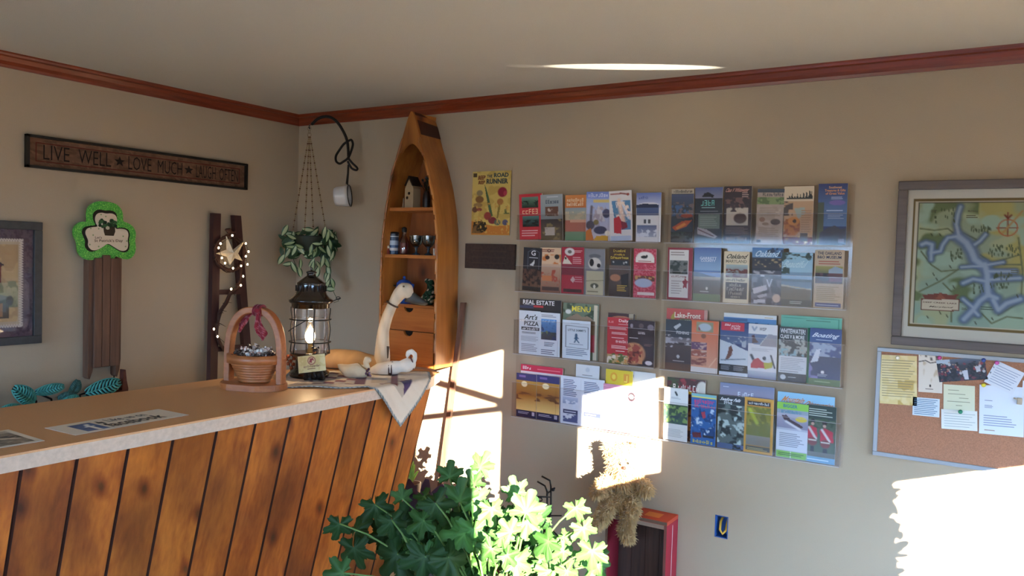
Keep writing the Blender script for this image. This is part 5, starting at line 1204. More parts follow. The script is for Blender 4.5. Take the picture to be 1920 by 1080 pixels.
cv = Canvas(40, 60, 'd8ccbc', 2); cv.draw([('n', .2, .2, .8, .75, 'bfa98c', 4, 4, .5), ('n', 0, .03, 1, .16, '5a4638', 10, 4, .55), ('l', [(0, .2), (.3, .16), (.5, .22), (.8, .18), (1, .2)], .02, '3c2e28'), ('e', .5, .82, .05, .04, '241c1c'), ('t', .3, .89, .75, .93, 1, '6a5a50')])
note('greeting_card', (470, 108), (672, 118), (458, 425), cv, 'cream greeting card with brown ornament, partly behind the group photo', 'card', 1)
cv = Canvas(80, 50, '2c2a34', 3); cv.draw([('g', 0, 0, 1, .3, '5c6474', '34323c'), ('r', 0, 0, .28, .22, 'aab4c0'), ('n', 0, .15, 1, 1, '6a2c3a', 16, 9, .6), ('n', 0, .15, 1, 1, '14141c', 14, 8, .5)])
for i in range(26): x, y = rr.random(), rr.uniform(.12, .62); cv.draw([('e', x, y, .018, .03, '9a7a6a'), ('e', x, y + .1, .032, .07, rr.choice(['6a2430', '2a2c48', '1c1c24', '8a3038', 'b0aeb4']))])
cv.draw([('p', [(.5, .55), (.62, .52), (.62, .95), (.54, .95)], 'c4c4cc'), ('p', [(.78, .4), (.88, .38), (.88, .62), (.8, .65)], 'b4b4bc')])
note('group_photo', (622, 160), (1030, 130), (636, 345), cv, 'dark photo of a crowd of people pinned to the cork board', 'photo', 2, .0)
cv = Canvas(40, 30, 'ccd6dc', 4)
for k in range(9): cv.T.append(('bar', .06, .08 + k * .1, .92 - (k % 3) * .06, .115 + k * .1, '53708c'))
note('note_card', (415, 468), (643, 488), (408, 620), cv, 'small pale blue card of dense blue handwriting under the yellow letter', 'note')
cv = Canvas(40, 40, 'd2d2b4', 5)
for k, (x, e) in enumerate(((.15, .5), (.15, .7), (.5, .8), (.12, .85), (.4, .6))): cv.T.append(('bar', x, .2 + k * .15, e, .225 + k * .15, '8c8c70'))
note('note_paper', (675, 362), (940, 378), (670, 572), cv, 'pale green note sheet below the group photo', 'note')
cv = Canvas(40, 30, 'dcdcd4', 6)
for k in range(6): cv.T.append(('bar', .08, .18 + k * .13, .94 - (k % 3) * .08, .205 + k * .13, '9aa4a4'))
note('note_card', (665, 572), (970, 592), (653, 735), cv, 'white note card held by a green pin', 'note', 1)
cv = Canvas(40, 60, 'd6dce6', 7); cv.draw([('t', .12, .3, .3, .33, 1, '8088a0'), ('t', .12, .4, .34, .47, 3, '8088a0'), ('t', .1, .6, .85, .84, 5, '98a0b4'), ('t', .12, .9, .4, .94, 1, 'a08878')])
note('typed_letter', (982, 365), (1360, 390), (970, 775), cv, 'large white typed letter held by a yellow pin', 'letter', 1)
cv = Canvas(40, 30, 'd4d8e0', 8); 
for k in range(8): cv.T.append(('bar', .12, .15 + k * .1, .92 - (k % 3) * .05, .175 + k * .1, '8c98b0'))
cv.draw([('e', .035, .3, .022, .03, '3c3a40'), ('e', .035, .55, .022, .03, '3c3a40'), ('e', .035, .8, .022, .03, '3c3a40')])
note('notebook_sheet', (1100, 152), (1340, 262), (1012, 340), cv, 'tilted white notebook sheet with punched holes and a pink pin', 'note', 2)
cv = Canvas(30, 30, 'dadce0', 9); note('paper_slip', (1328, 330), (1480, 345), (1328, 520), cv, 'white paper slip above the small beige clip', 'note', 2)
def pin(X, Y, c, label):
    p = B(*zc_(X, Y), YP - .004); m = Matrix.Rotation(PI / 2, 4, 'X'); mb = MB(); o = p
    mb.lathe((0, 0, 0), [(.0012, -.001), (.0012, .003), (.007, .003), (.0075, .005), (.005, .007), (.0045, .012), (.007, .013), (.007, .015), (.004, .016)], 14, 0, hx(c)); mb.v = [tuple(o + m @ Vector(q)) for q in mb.v]
    tag(mb.build('push_pin', vcol('pin_plastic_' + c, .3, .5)), label, 'pin', 'push pins on the cork board')
pin(287, 137, 'e4dcc4', 'cream push pin holding the yellow letter'); pin(640, 137, 'c03c82', 'pink push pin at the left corner of the group photo'); pin(1010, 158, '23408c', 'blue push pin at the right corner of the group photo'); pin(1122, 180, 'c850a0', 'pink push pin in the tilted notebook sheet'); pin(1010, 367, 'd8c42c', 'yellow push pin holding the typed letter'); pin(815, 592, '1c7a58', 'green push pin in the white note card')
p = B(*zc_(1312, 505), YP - .006); mb = MB(); mb.box((p.x - .008, p.y - .006, p.z - .012), (p.x + .008, p.y + .002, p.z + .012), bev=.002); mb.tube([p + Vector((-.008, -.004, .006)), p + Vector((-.018, -.006, .01))], .0025, 6); tag(mb.build('clip', plain('beige_plastic', 'b0a088', .5)), 'small beige clip pinned beside the typed letter', 'clip')
# ================================================================ clear brochure racks
M_acr = clear('clear_acrylic', 'fcfbfb', .007, .06, .3)
M_acre = plain('acrylic_edge', 'b9b2b0', .25, spec=.6)
RZ = [1.709, 1.457, 1.147, .833]
def rack(x0, x1, ztop, label):
    t = thing('brochure_rack', label, 'brochure rack', ((x0 + x1) / 2, 0, RZ[3] - .01), 'clear brochure racks on the wall'); W = x1 - x0
    MB().box((x0, -.0035, RZ[3] - .012), (x1, -.001, ztop)).build('back_panel', M_acr, t)
    for r, zb in enumerate(RZ):
        hgt = .125 if r < 2 else .17; n = 6 if r < 2 else 3
        p = MB(); p.box((x0 + .006, -.0475, zb), (x1 - .006, -.0455, zb + hgt)); pk = p.build('pocket', M_acr, t)
        e = MB(); e.box((x0 + .006, -.0475, zb - .004), (x1 - .006, -.003, zb)); e.build('pocket_floor', M_acr, pk)
        e = MB(); e.box((x0 + .006, -.0482, zb - .004), (x1 - .006, -.0455, zb - .0015)); e.build('front_edge', M_acre, pk)
        for k in range(n + 1):
            x = x0 + .008 + (W - .018) * k / n; d = MB(); d.box((x, -.0452, zb + .0005), (x + .002, -.0036, zb + hgt * .98)); d.build('divider', M_acr, pk)
        MB().box((x0 + .006, -.0477, zb + hgt), (x1 - .006, -.0453, zb + hgt + .0012)).build('top_edge', M_acre, pk)
    return t
XL0, XL1, XR0, XR1 = 1.593, 2.352, 2.366, 3.146
rack(XL0, XL1, 1.932, 'left clear wall rack of travel brochures in four rows'); rack(XR0, XR1, 1.952, 'right clear wall rack of travel brochures in four rows, nearer the lake map')
seed = [0]
def item(u0, v0, u1, v1, lay, name, label, bg, ops, rot=0., cat=None, group=None, res=(40, 84)):
    """one leaflet in a pocket: photo box top-left / bottom-right, lay 0 front .. 2 back"""
    y = -.0385 + .012 * lay; th = .0032
    a, b = B(u0, v0, y), B(u1, v1, y); zb = min(RZ, key=lambda z: abs(z - b.z)) + .0012 if lay >= 0 else b.z
    W = b.x - a.x; H = a.z - zb; seed[0] += 1
    cv = Canvas(*res, bg, seed[0]); cv.draw(ops); c, s = math.cos(rot), math.sin(rot)
    dn = abs(math.sin(rot)) * W * .5 if rot else 0
    M0 = basis(Vector(((a.x + b.x) / 2, y + .004, zb + dn * .0)), (c, 0, s), (-s, -.03, c)) @ Matrix.Translation((-W / 2, dn, 0))
    o = sheet_mb(cv, W, H - dn, th, M0, bend=-.004 if lay else .002).build(name, M_print)
    return tag(o, label, cat or name, group or ('leaflets in the left rack' if u0 < 1245 else 'leaflets in the right rack'))
t_ = 't'
def title(s, u0, v0, u1, v1, c, sh=0): return ('T', s, u0, v0, u1, v1, c, sh, .02)
def photo(u0, v0, u1, v1, sky_, land, dark, th=.5, sx=8, sy=5): return [('g', u0, v0, u1, (v0 + v1) / 2, sky_, land), ('g', u0, (v0 + v1) / 2, u1, v1, land, dark), ('n', u0, v0 + (v1 - v0) * .35, u1, v1, dark, sx, sy * 4, th)]
L = item
# ---- left rack, row 1
L(977, 364, 1017, 449, 0, 'brochure', 'red brochure with two dark photos, first in the top row of the left rack', 'c8323e', photo(.12, .06, .84, .3, '6a8a7c', '4a6a58', '1c2a24') + photo(.14, .48, .86, .72, '5a8a84', '3a5a58', '181c1c') + [('w', .14, .33, .84, .44, 'f0c8a0'), ('t', .1, .78, .9, .94, 3, 'e8b0b0')], rot=.03)
L(1017, 365, 1055, 450, 0, 'brochure', 'grey brochure with small brown photos beside the red brochure', '99a2a6', [('g', 0, 0, 1, .55, 'a4acb0', '8a9498'), ('w', .24, .12, .85, .2, '3c4a5c'), ('t', .3, .03, .9, .08, 1, 'c8ccd0'), ('r', .22, .27, .82, .47, '6c4a3c'), ('n', .22, .27, .82, .47, 'c0b0a4', 8, 12, .55), ('g', 0, .54, 1, 1, '4c4448', '6a5c40'), ('n', 0, .54, 1, 1, '8a7a54', 6, 12, .6), ('r', .18, .72, .64, .9, 'c0b8b0'), ('n', .2, .74, .62, .88, '4a4040', 7, 14, .5)], rot=.03)
L(1062, 366, 1098, 450, 0, 'brochure', 'orange and green banded brochure in the top row of the left rack', 'b8b49c', [('g', 0, 0, 1, .28, 'd88a4c', 'c8743c'), ('w', .08, .07, .9, .15, 'f0d8b0'), ('w', .08, .17, .9, .24, 'f4e4c4'), ('g', 0, .28, 1, .42, '8898a4', 'a8a898'), ('n', 0, .36, 1, .55, 'c8bca0', 8, 16, .5), ('r', 0, .55, 1, .8, 'b06c5c'), ('r', .25, .54, 1, .6, 'd8a890'), ('g', 0, .8, 1, 1, '7c9478', '68906c')], rot=.008)
L(1101, 360, 1143, 449, 0, 'brochure', 'blue hiker brochure with a yellow band, top row of the left rack', 'a4b4dc', [('g', 0, 0, 1, .14, '7488cc', '8c9ce0'), ('w', .08, .03, .94, .11, 'dce4f8'), ('r', .3, .16, .98, .22, 'd8c078'), ('g', 0, .22, 1, 1, 'a8b8e0', 'c8c0cc'), ('p', [(.3, .6), (.5, .28), (.62, .36), (.8, .6)], 'd0ccd4'), ('n', .2, .3, .8, .7, 'b0a4b4', 8, 12, .55), ('e', .84, .44, .18, .1, '4c4c68'), ('l', [(.22, .3), (.18, .8)], .05, '6a6478'), ('e', .18, .68, .2, .1, '5c5464'), ('e', .42, .62, .12, .06, '8a7a50'), ('e', .6, .78, .3, .09, '4a4a68'), ('p', [(0, .8), (.2, .74), (.35, 1), (0, 1)], 'c8742c'), ('p', [(.3, 1), (.45, .9), (.95, .88), (.95, 1)], 'd0a02c'), ('e', .9, .84, .12, .06, 'ece4d8')], rot=-.006)
L(1147, 358, 1186, 450, 0, 'brochure', 'white brochure with red figure and blue streaks, top row of left rack', 'e0dcdc', [('p', [(.1, .2), (.95, .2), (.95, .78), (.3, .78)], '5888b0'), ('l', [(.45, .2), (.6, .6)], .1, 'e8c8b4'), ('l', [(.55, .2), (.85, .55)], .05, 'd8dce8'), ('l', [(.65, .25), (.92, .48)], .03, '2c4c84'), ('n', .3, .22, .95, .6, 'f0dcd0', 12, 16, .55), ('p', [(.18, .55), (.42, .5), (.55, .62), (.5, .86), (.2, .84)], 'c02c3c'), ('p', [(.5, .6), (.75, .64), (.8, .74), (.55, .78)], '8a3044'), ('l', [(.08, .06), (.5, .06)], .025, '9a4038'), ('l', [(.5, .05), (.85, .08)], .03, '8a3c38'), ('e', .84, .08, .07, .03, '9c4a40'), ('r', .05, .9, .95, 1, 'b8c4dc')], rot=.045)
L(1195, 362, 1238, 450, 0, 'brochure', 'blue and white lake brochure, last in the top row of left rack', 'dcdce0', [('g', 0, 0, 1, .3, '6478bc', 'c4c8dc'), ('w', .1, .07, .5, .13, '5060a4'), ('e', .5, .24, .45, .05, 'd8d8e0'), ('g', .02, .25, .9, .46, '54648c', '46547c'), ('p', [(0, .25), (.3, .22), (.9, .24), (.88, .3), (0, .3)], '2c3450'), ('r', 0, .47, 1, .65, 'e4e4e6'), ('r', .32, .54, .42, .63, '585c64'), ('r', .5, .54, .58, .63, '585c64'), ('g', .03, .66, .85, .9, '606c94', 'a8acc0'), ('n', .03, .74, .85, .9, 'd8dce8', 8, 14, .52)], rot=.0)
# ---- left rack, row 2
L(981, 464, 1013, 545, 0, 'brochure', 'black brochure with a white G, first in the second row of the left rack', '23252e', [title('G', .42, .06, .66, .18, 'e0e0e4'), ('t', .32, .21, .8, .25, 1, 'b8b8c0'), ('l', [(.25, .1), (.25, .5)], .012, '5a6070'), ('l', [(.85, .1), (.85, .5)], .012, '5a6070'), ('l', [(.25, .1), (.55, .03), (.85, .1)], .012, '5a6070'), ('p', [(.35, .4), (.5, .34), (.6, .28), (.62, .34), (.55, .42)], 'd4d0cc'), ('g', 0, .5, 1, .9, '5a3a34', '6a4a3c'), ('n', 0, .5, 1, .92, '2c1c1c', 8, 16, .5), ('r', 0, .92, 1, 1, '1c1a1c')], rot=-.04)
L(1015, 464, 1051, 547, 0, 'brochure', 'cream brochure with orange and black shapes in the second row of the left rack', 'd8b898', [('e', .42, .07, .1, .04, '2c2420'), ('e', .42, .07, .05, .02, 'd8c0a0'), ('t', .06, .03, .9, .1, 2, '8a4038'), ('n', 0, .15, 1, .4, 'c87438', 5, 8, .5), ('e', .34, .22, .12, .05, '3a2018'), ('e', .8, .2, .13, .06, '241a18'), ('g', 0, .36, 1, 1, 'c8a890', '8a5a48'), ('n', 0, .5, 1, .85, 'b0503c', 6, 10, .5), ('r', .1, .62, .55, .74, 'd08050'), ('r', .1, .88, .9, .96, '4a3434')])
L(1055, 463, 1094, 548, 0, 'brochure', 'crimson brochure with a white oval badge in the second row of the left rack', 'a8283c', [('e', .36, .1, .24, .09, 'dcd4d0'), ('e', .36, .1, .1, .04, '6a6460'), ('p', [(.04, .36), (.16, .18), (.46, .36)], 'dcd0c0'), ('e', .18, .24, .05, .03, '3a2c28'), ('t', .55, .06, .92, .12, 2, 'e0a8a8'), ('t', .5, .2, .9, .36, 4, 'dca0a4'), ('g', 0, .37, 1, .6, '8a3040', '7c2838'), ('p', [(.4, .7), (.52, .62), (.62, .7), (.52, .77)], 'd0b0b0'), ('t', .6, .62, .95, .76, 3, 'c88088'), ('r', .1, .9, .9, .97, '4a2c30')])
L(1098, 466, 1133, 551, 0, 'brochure', 'grey and beige brochure with arched animal photo, second row of left rack', '84848a', [('e', .5, .16, .32, .05, '66666e'), ('e', .5, .32, .34, .14, 'cfc8c0'), ('e', .35, .3, .12, .09, '1c1818'), ('e', .7, .36, .1, .05, '2c2424'), ('r', .08, .48, .95, 1, 'bdb496'), ('e', .5, .8, .22, .06, '5a5a4c'), ('e', .5, .82, .06, .05, 'd8d4c4'), ('l', [(.1, .7), (.95, .68)], .012, '6a6450'), ('t', .15, .9, .85, .96, 1, '8a846c')])
L(1144, 464, 1181, 554, 0, 'brochure', 'brown brochure with yellow capitals in the second row of the left rack', '4a3018', [('w', .2, .04, .78, .09, 'd8b440'), ('w', .22, .12, .76, .16, 'd8b440'), ('w', .08, .18, .92, .23, 'e0c050'), ('r', .08, .26, .9, .36, '2c3038'), ('n', .08, .28, .9, .36, 'b8b8b8', 10, 30, .62), ('g', 0, .36, 1, 1, '6a5a54', '3a2218'), ('e', .3, .62, .26, .08, 'b07858'), ('p', [(.55, .56), (.9, .52), (.92, .8), (.6, .82)], '241c20'), ('t', .4, .76, .9, .9, 4, 'c8a040')])
L(1190, 466, 1229, 556, 0, 'brochure', 'red gingham brochure with a white arch in the left rack', 'b83448', [('n', 0, 0, 1, 1, 'd06070', 20, 40, .5), ('e', .5, .18, .42, .13, 'e8e0d8'), ('r', .08, .17, .92, .28, 'e8e0d8'), ('r', .07, .28, .93, .31, 'b83448'), ('e', .46, .17, .16, .035, '2c2826'), ('e', .58, .15, .05, .03, '2c2826'), ('t', .2, .24, .8, .27, 1, 'a04848'), ('r', .05, .55, .95, .66, '6a3a34'), ('n', .05, .55, .95, .66, 'c08850', 8, 20, .5), ('e', .45, .7, .42, .1, 'a8b0c8'), ('r', .18, .89, .94, .95, 'dcc8c4')])
# ---- left rack, row 3
L(975.6, 559, 1050, 664, 2, 'magazine', 'black headed magazine reading REAL ESTATE at the back of the third row', '1c2029', [title('REAL ESTATE', .08, .02, .84, .1, 'e4e4e8'), ('r', .35, .115, .58, .15, 'c03040'), ('t', .1, .105, .4, .12, 1, '8890a4'), ('r', 0, .125, .34, .17, '24345c')], res=(60, 84))
L(975, 581, 1012, 663, 0, 'leaflet', 'white pizza leaflet at the left end of the third row', 'd4dae2', [title("Art's", .27, .08, .88, .2, '16181c', .1), title('PIZZA', .25, .24, .93, .34, '1c1e24'), ('r', .12, .37, 1, .45, '2c2e36'), ('w', .16, .385, .98, .435, 'e8e8ec'), ('t', .15, .48, .95, .53, 2, '50545c'), ('t', .1, .58, .95, .7, 5, 'a0a4b0'), ('t', .12, .75, .9, .94, 5, '8c909c')])
L(1013, 585, 1049, 667, 0, 'leaflet', 'white leaflet with a blue forest picture beside the pizza leaflet', 'd6dce4', [('t', .1, .04, .85, .11, 2, '8a8e98'), ('g', .1, .15, .84, .45, '5c98d4', '3a6a9c'), ('g', .1, .45, .84, .63, '3a4c50', '3c3c4c'), ('n', .1, .2, .84, .63, '28406c', 6, 12, .5), ('n', .1, .36, .84, .5, '6a7c54', 8, 20, .58), ('w', .16, .16, .78, .22, '9cc8ec'), ('t', .25, .67, .75, .78, 3, '74788c'), ('t', .1, .84, .88, .97, 3, '6c7084')])
L(1057, 567, 1120, 674, 2, 'magazine', 'green food magazine reading MENU in the third row', '71806a', [('n', 0, 0, 1, .3, '3f5040', 6, 14, .5), title('MENU', .25, .05, .78, .15, 'ead84a'), ('e', .15, .16, .09, .045, 'dcdad4'), ('p', [(.1, .28), (.4, .18), (.55, .24), (.7, .22), (.92, .3), (.9, .36), (.1, .36)], '96806a'), ('r', .88, .02, .97, 1, 'd4c8b0'), ('r', .8, .3, .9, .86, '7c6048'), ('r', .8, .55, .9, .86, 'b0404c')], res=(50, 84))
L(1056, 599, 1106, 674, 0, 'leaflet', 'white leaflet with a framed blue walking figure in the third row', 'd3dde6', [('l', [(.12, .14), (.92, .16), (.92, .72), (.12, .7), (.12, .14)], .012, '4c5864'), ('e', .5, .36, .035, .03, '2c5c80'), ('l', [(.5, .38), (.5, .48)], .045, '2c5c80'), ('l', [(.5, .42), (.44, .47)], .02, '2c5c80'), ('l', [(.5, .42), (.58, .46)], .02, '2c5c80'), ('l', [(.5, .48), (.44, .57)], .022, '2c5c80'), ('l', [(.5, .48), (.6, .57)], .022, '2c5c80'), title('LITTLE SAMMY\'S', .2, .22, .84, .28, '4c5864'), ('t', .25, .6, .8, .63, 1, '7a8898'), ('t', .14, .74, .92, .92, 4, '7888a0'), ('t', .3, .06, .7, .09, 1, '8a98a8')])
L(1141, 586, 1187, 679, 2, 'magazine', 'dark maroon magazine behind the pizza menus in the third row', '3a1f22', [('r', 0, 0, .75, .05, '4c2828'), ('e', .5, .1, .4, .05, 'cc8060'), ('r', .78, 0, .97, .12, 'b8a890')])
L(1140.5, 594, 1179, 680, 0, 'menu', 'red menu reading Daily with a salad photo along its foot', 'ba3038', [title('Daily', .52, .03, .95, .11, 'f0d8d4'), ('t', .5, .13, .95, .15, 1, 'e8c0bc'), ('w', .06, .06, .3, .12, 'd89090'), ('t', .1, .19, .98, .26, 3, 'e8c4c0'), ('t', .2, .31, .98, .37, 2, 'ecc8c4'), ('t', .2, .42, .98, .46, 1, 'e0b0b0'), ('r', .4, .47, .96, .56, 'c04850'), ('w', .4, .48, .95, .54, 'f0d4d0'), ('t', .2, .6, .96, .68, 3, 'ecc8c4'), ('t', .4, .71, .95, .74, 1, 'f0d8d4'), ('r', 0, .8, 1, 1, 'b89a6a'), ('n', 0, .78, 1, 1, '5c6c34', 7, 20, .5), ('n', 0, .82, 1, 1, 'e0d4c0', 6, 16, .58), ('n', .4, .82, 1, .97, 'd08a40', 6, 18, .6)])
L(1179, 599, 1226, 685, 0, 'menu', 'dark brown menu with a large pizza photo beside the red menu', '38272a', [('e', .24, .74, .46, .26, 'c08a64'), ('e', .2, .74, .42, .24, 'a0483a'), ('n', 0, .52, .55, .96, 'c88a5c', 8, 14, .5), ('n', 0, .52, .5, .96, '6a2c24', 8, 14, .6), ('e', .5, .12, .1, .06, '5c4a48'), ('t', .38, .24, .66, .3, 2, 'b09c98'), ('t', .06, .38, .4, .41, 1, 'd0c4c0'), ('e', .14, .13, .06, .05, '8c8088'), ('e', .85, .14, .13, .07, '7a6c74'), ('e', .8, .92, .14, .05, 'd8c8c8'), ('w', .4, .26, .66, .3, 'd4c8c4'), ('t', .62, .5, .95, .56, 2, '74504c')])
# ---- left rack, row 4
L(977.5, 682, 1053, 781, 2, 'magazine', 'magazine with a pinkish red strip across its top behind the two sunset brochures', 'e4dade', [('r', 0, 0, 1, .12, 'cf2c4e'), ('t', .4, .05, .95, .09, 1, 'e87888'), ('w', .05, .03, .28, .09, 'f8e8ec')], res=(60, 84))
sun_ops = [('r', 0, 0, 1, .16, '3a3c6c'), ('r', .15, .04, .45, .09, '7c6aa4'), ('g', 0, .16, 1, .5, 'b88a40', '9c6430'), ('e', .4, .24, .16, .07, 'f6e6bc'), ('g', 0, .5, 1, .84, 'a8702c', 'f0cc80'), ('n', 0, .42, 1, .6, '74482c', 3, 22, .5), ('r', 0, .84, 1, 1, '24264a'), ('t', .1, .87, .7, .93, 2, 'b8b8d0'), ('r', .78, .86, .9, .95, 'b8b4c8')]
L(970, 698, 1005, 780, 0, 'brochure', 'golden sunset brochure in the left corner of the lowest row', 'c08a3c', sun_ops)
L(1008, 702, 1048, 787, 0, 'brochure', 'golden sunset brochure, second in the lowest row', 'c08a3c', sun_ops)
txt = [('t', .14, .06, .84, .42, 10, '5c6484'), ('g', .12, .44, .86, .58, 'b8c0d8', '8c98b8'), ('n', .12, .5, .86, .68, 'd8dce8', 6, 20, .5), ('r', .14, .7, .86, .78, '3c4468'), ('n', .14, .78, .86, .96, '4c5884', 6, 20, .42), ('t', .2, .72, .8, .76, 1, 'd0d4e0')]
L(1053, 703, 1088, 794, 0, 'brochure', 'white and blue text brochure right of the sunset pair', 'd4d8e2', txt)
L(1091, 708, 1132, 800, 0, 'brochure', 'white and blue text brochure half in bright sun in the lowest row', 'd4d8e2', txt)
L(1081, 682, 1121, 800, 2, 'leaflet', 'plain white leaflet standing behind the white and blue text brochures', 'd3d5d8', [('e', .5, .08, .1, .04, 'bfc4cc'), ('t', .28, .16, .75, .18, 1, '60646c')])
L(1137, 691, 1184, 800, 1, 'leaflet', 'yellow leaflet with orange drawing in the lowest row of the left rack', 'd8c036', [('e', .3, .12, .14, .08, 'd89a2c'), ('e', .3, .12, .08, .045, 'e0cc50'), ('r', .66, .05, .86, .2, 'd89838'), ('w', .68, .06, .84, .19, 'e8d460')])
L(1184, 695, 1226, 804, 2, 'leaflet', 'white leaflet with a black corner mark right of the yellow leaflet', 'd0d2d4', [('e', .02, .08, .1, .05, '2c2a30'), ('r', 0, .2, 1, 1, 'cfcaa8')])
L(1133, 718, 1190, 804, 0, 'leaflet', 'pink striped leaflet with a dark oval label, left rack lowest row', 'd49ab0', [('n', 0, 0, 1, .6, 'c884a0', 4, 40, .5), ('e', .88, .22, .13, .11, '30282c'), ('e', .88, .22, .07, .05, 'b0a4a8')])
# ---- right rack, row 1
L(1261, 355, 1299, 447, 0, 'brochure', 'dark kayak brochure with white header, first in the right rack top row', '2c3440', [('r', 0, 0, 1, .09, 'b4a894'), ('w', .1, .02, .95, .07, '3a3a3a'), ('g', 0, .1, 1, .3, '465070', '3a4454'), ('n', 0, .24, 1, .55, '6a5a5c', 7, 16, .5), ('n', 0, .3, 1, .5, '3f5c84', 7, 12, .56), ('p', [(.05, .72), (.5, .6), (.95, .58), (.7, .7), (.2, .78)], 'b05028'), ('p', [(.2, .72), (.6, .63), (.7, .66), (.3, .76)], 'd08038'), ('e', .7, .5, .3, .04, '9a4430'), ('g', 0, .8, 1, 1, '38443c', '4a4c54'), ('n', 0, .8, 1, 1, '181c1e', 5, 20, .5)])
L(1305, 352, 1353, 449, 0, 'brochure', 'brochure with teal lettering over a speedboat in the top row of the right rack', '23262e', [('g', 0, 0, 1, .2, '4c5a88', '7c7c90'), ('p', [(.25, .17), (.35, .1), (.5, .09), (.7, .15), (.65, .18)], '14161c'), ('w', .22, .23, .8, .33, '68b0a8'), ('t', .25, .35, .78, .38, 1, '88a8a4'), ('t', .2, .42, .9, .44, 1, '8a8a90'), ('r', .13, .48, .92, .74, '68756c'), ('t', .2, .52, .88, .7, 5, '8a968c'), ('g', 0, .74, 1, 1, '3a3a44', '1c1c24'), ('p', [(.12, .72), (.45, .76), (.85, .88), (.75, .92), (.1, .84)], 'a09aa0'), ('l', [(.15, .76), (.7, .88)], .02, '4a2c34')])
L(1360, 350, 1407, 450, 0, 'brochure', 'dark maroon brochure with a sepia photo block, right rack top row', '2e1c20', [title('Class V Whitewater', .06, .03, .9, .1, 'c08a7c', .1), ('t', .65, .1, .92, .2, 3, 'b09088'), ('n', .05, .2, .9, .42, '6a4a44', 8, 16, .5), ('r', .1, .38, .88, .68, 'b4a898'), ('n', .1, .3, .9, .45, '382428', 6, 14, .45), ('e', .6, .56, .26, .1, '4c3430'), ('t', .08, .71, .92, .84, 5, '6a5654'), ('w', .1, .88, .85, .94, 'a88c84')])
L(1420, 355, 1466, 449, 0, 'brochure', 'pale tan brochure with a green band, right rack top row', 'a89484', [('r', 0, 0, 1, .06, '3c4450'), ('w', .2, .07, .95, .13, '3a3c40'), ('r', 0, .15, 1, .28, '54683c'), ('n', 0, .15, 1, .28, '7c8c58', 8, 24, .5), ('n', 0, .3, 1, 1, 'b4a090', 4, 8, .5), ('e', .22, .56, .12, .05, '8a6a58'), ('e', .72, .6, .2, .06, '584a48'), ('e', .35, .64, .14, .03, '8a7464'), ('t', .1, .32, .9, .5, 6, '988474'), ('t', .1, .7, .9, .88, 5, '94806f'), ('e', .12, .96, .1, .03, '2c2c24')], rot=-.02)
L(1472, 350, 1523, 449, 0, 'brochure', 'tan brochure of a brown owl under dark pines', 'b4906c', [('r', 0, 0, 1, .26, 'cdb89a')] + [('p', [(x - .05, .22), (x, y), (x + .05, .22)], '1c1c18') for x, y in ((.18, .15), (.27, .12), (.36, .16), (.45, .13), (.55, .14), (.66, .09), (.76, .07), (.86, .04), (.92, .08))] + [('r', .1, .2, .95, .225, '1c1c18'), ('p', [(.35, .38), (.7, .36), (.75, .46), (.5, .56)], '9aa094'), ('n', 0, .26, .32, .5, '4a3c34', 4, 16, .45), ('t', .6, .4, .96, .8, 10, 'a07c5c'), ('e', .3, .7, .3, .17, 'b06a28'), ('n', .02, .56, .55, .86, '8a4a1c', 7, 16, .5), ('e', .35, .6, .22, .08, 'c07c38'), ('e', .38, .6, .07, .035, '2a1810'), ('r', 0, .87, 1, 1, '6a2c24'), ('n', 0, .86, 1, 1, 'd0a868', 8, 26, .55), ('r', .6, .8, .85, .95, '54463c')], rot=-.0)
L(1536, 345, 1586, 450, 0, 'brochure', 'deep blue brochure with orange title, last in the right rack top row', '27305e', [('g', 0, 0, 1, .7, '262c60', '5878a4'), title('Southwest', .36, .04, .8, .08, 'd8a070'), title('Treasures & Gifts', .22, .09, .93, .13, 'd89058'), title('of Great Value', .25, .14, .9, .18, 'd88c58'), ('t', .45, .21, .88, .26, 2, 'a8b0d0'), ('e', .66, .31, .3, .045, '6c5ca0'), ('t', .3, .42, .9, .46, 1, 'a8b8d8'), ('t', .35, .5, .92, .58, 3, '98a8cc'), ('g', .0, .3, .2, 1, '404a3c', '5a5a38'), ('p', [(.1, .8), (.35, .72), (.6, .68), (.8, .74), (1, .72), (1, 1), (.1, 1)], '3c3440'), ('r', .18, .9, 1, 1, '2a1c28'), ('r', .75, .9, .95, .96, '7a6c80')])
# ---- right rack, row 2
L(1254, 464, 1297, 557, 0, 'brochure', 'white brochure edged dark red, first in the right rack second row', '8a2433', [('r', .07, .04, .83, .96, 'd8d2cc'), ('t', .12, .07, .8, .16, 2, '9a8c88'), ('r', .1, .24, .8, .5, '6a6a64'), ('n', .1, .24, .8, .5, '2c342c', 7, 16, .45), ('w', .16, .53, .78, .57, '8c4a44'), ('p', star_pts(.72, .68, .13, 1, .55), '9c3440'), ('t', .16, .62, .6, .9, 6, 'b0a6a2')])
L(1303, 464, 1350, 559, 0, 'brochure', 'brochure reading Garrett County under a blue sky over brown fields', '6a86b8', [('g', 0, 0, 1, .42, '5670ac', '90b0d0'), title('GARRETT', .22, .17, .84, .22, 'd4dce8'), title('COUNTY', .26, .22, .8, .265, 'd4dce8'), ('p', [(0, .46), (.3, .48), (.6, .52), (1, .55), (1, .6), (0, .55)], '4a5468'), ('g', 0, .54, 1, .6, 'b0a89c', '8a7a70'), ('g', 0, .6, 1, .86, '5e5048', '4c4440'), ('e', .5, .76, .05, .03, 'c8c4c0'), ('t', .25, .8, .7, .84, 1, 'a8a4a0'), ('g', 0, .86, 1, 1, '667850', '586a48')])
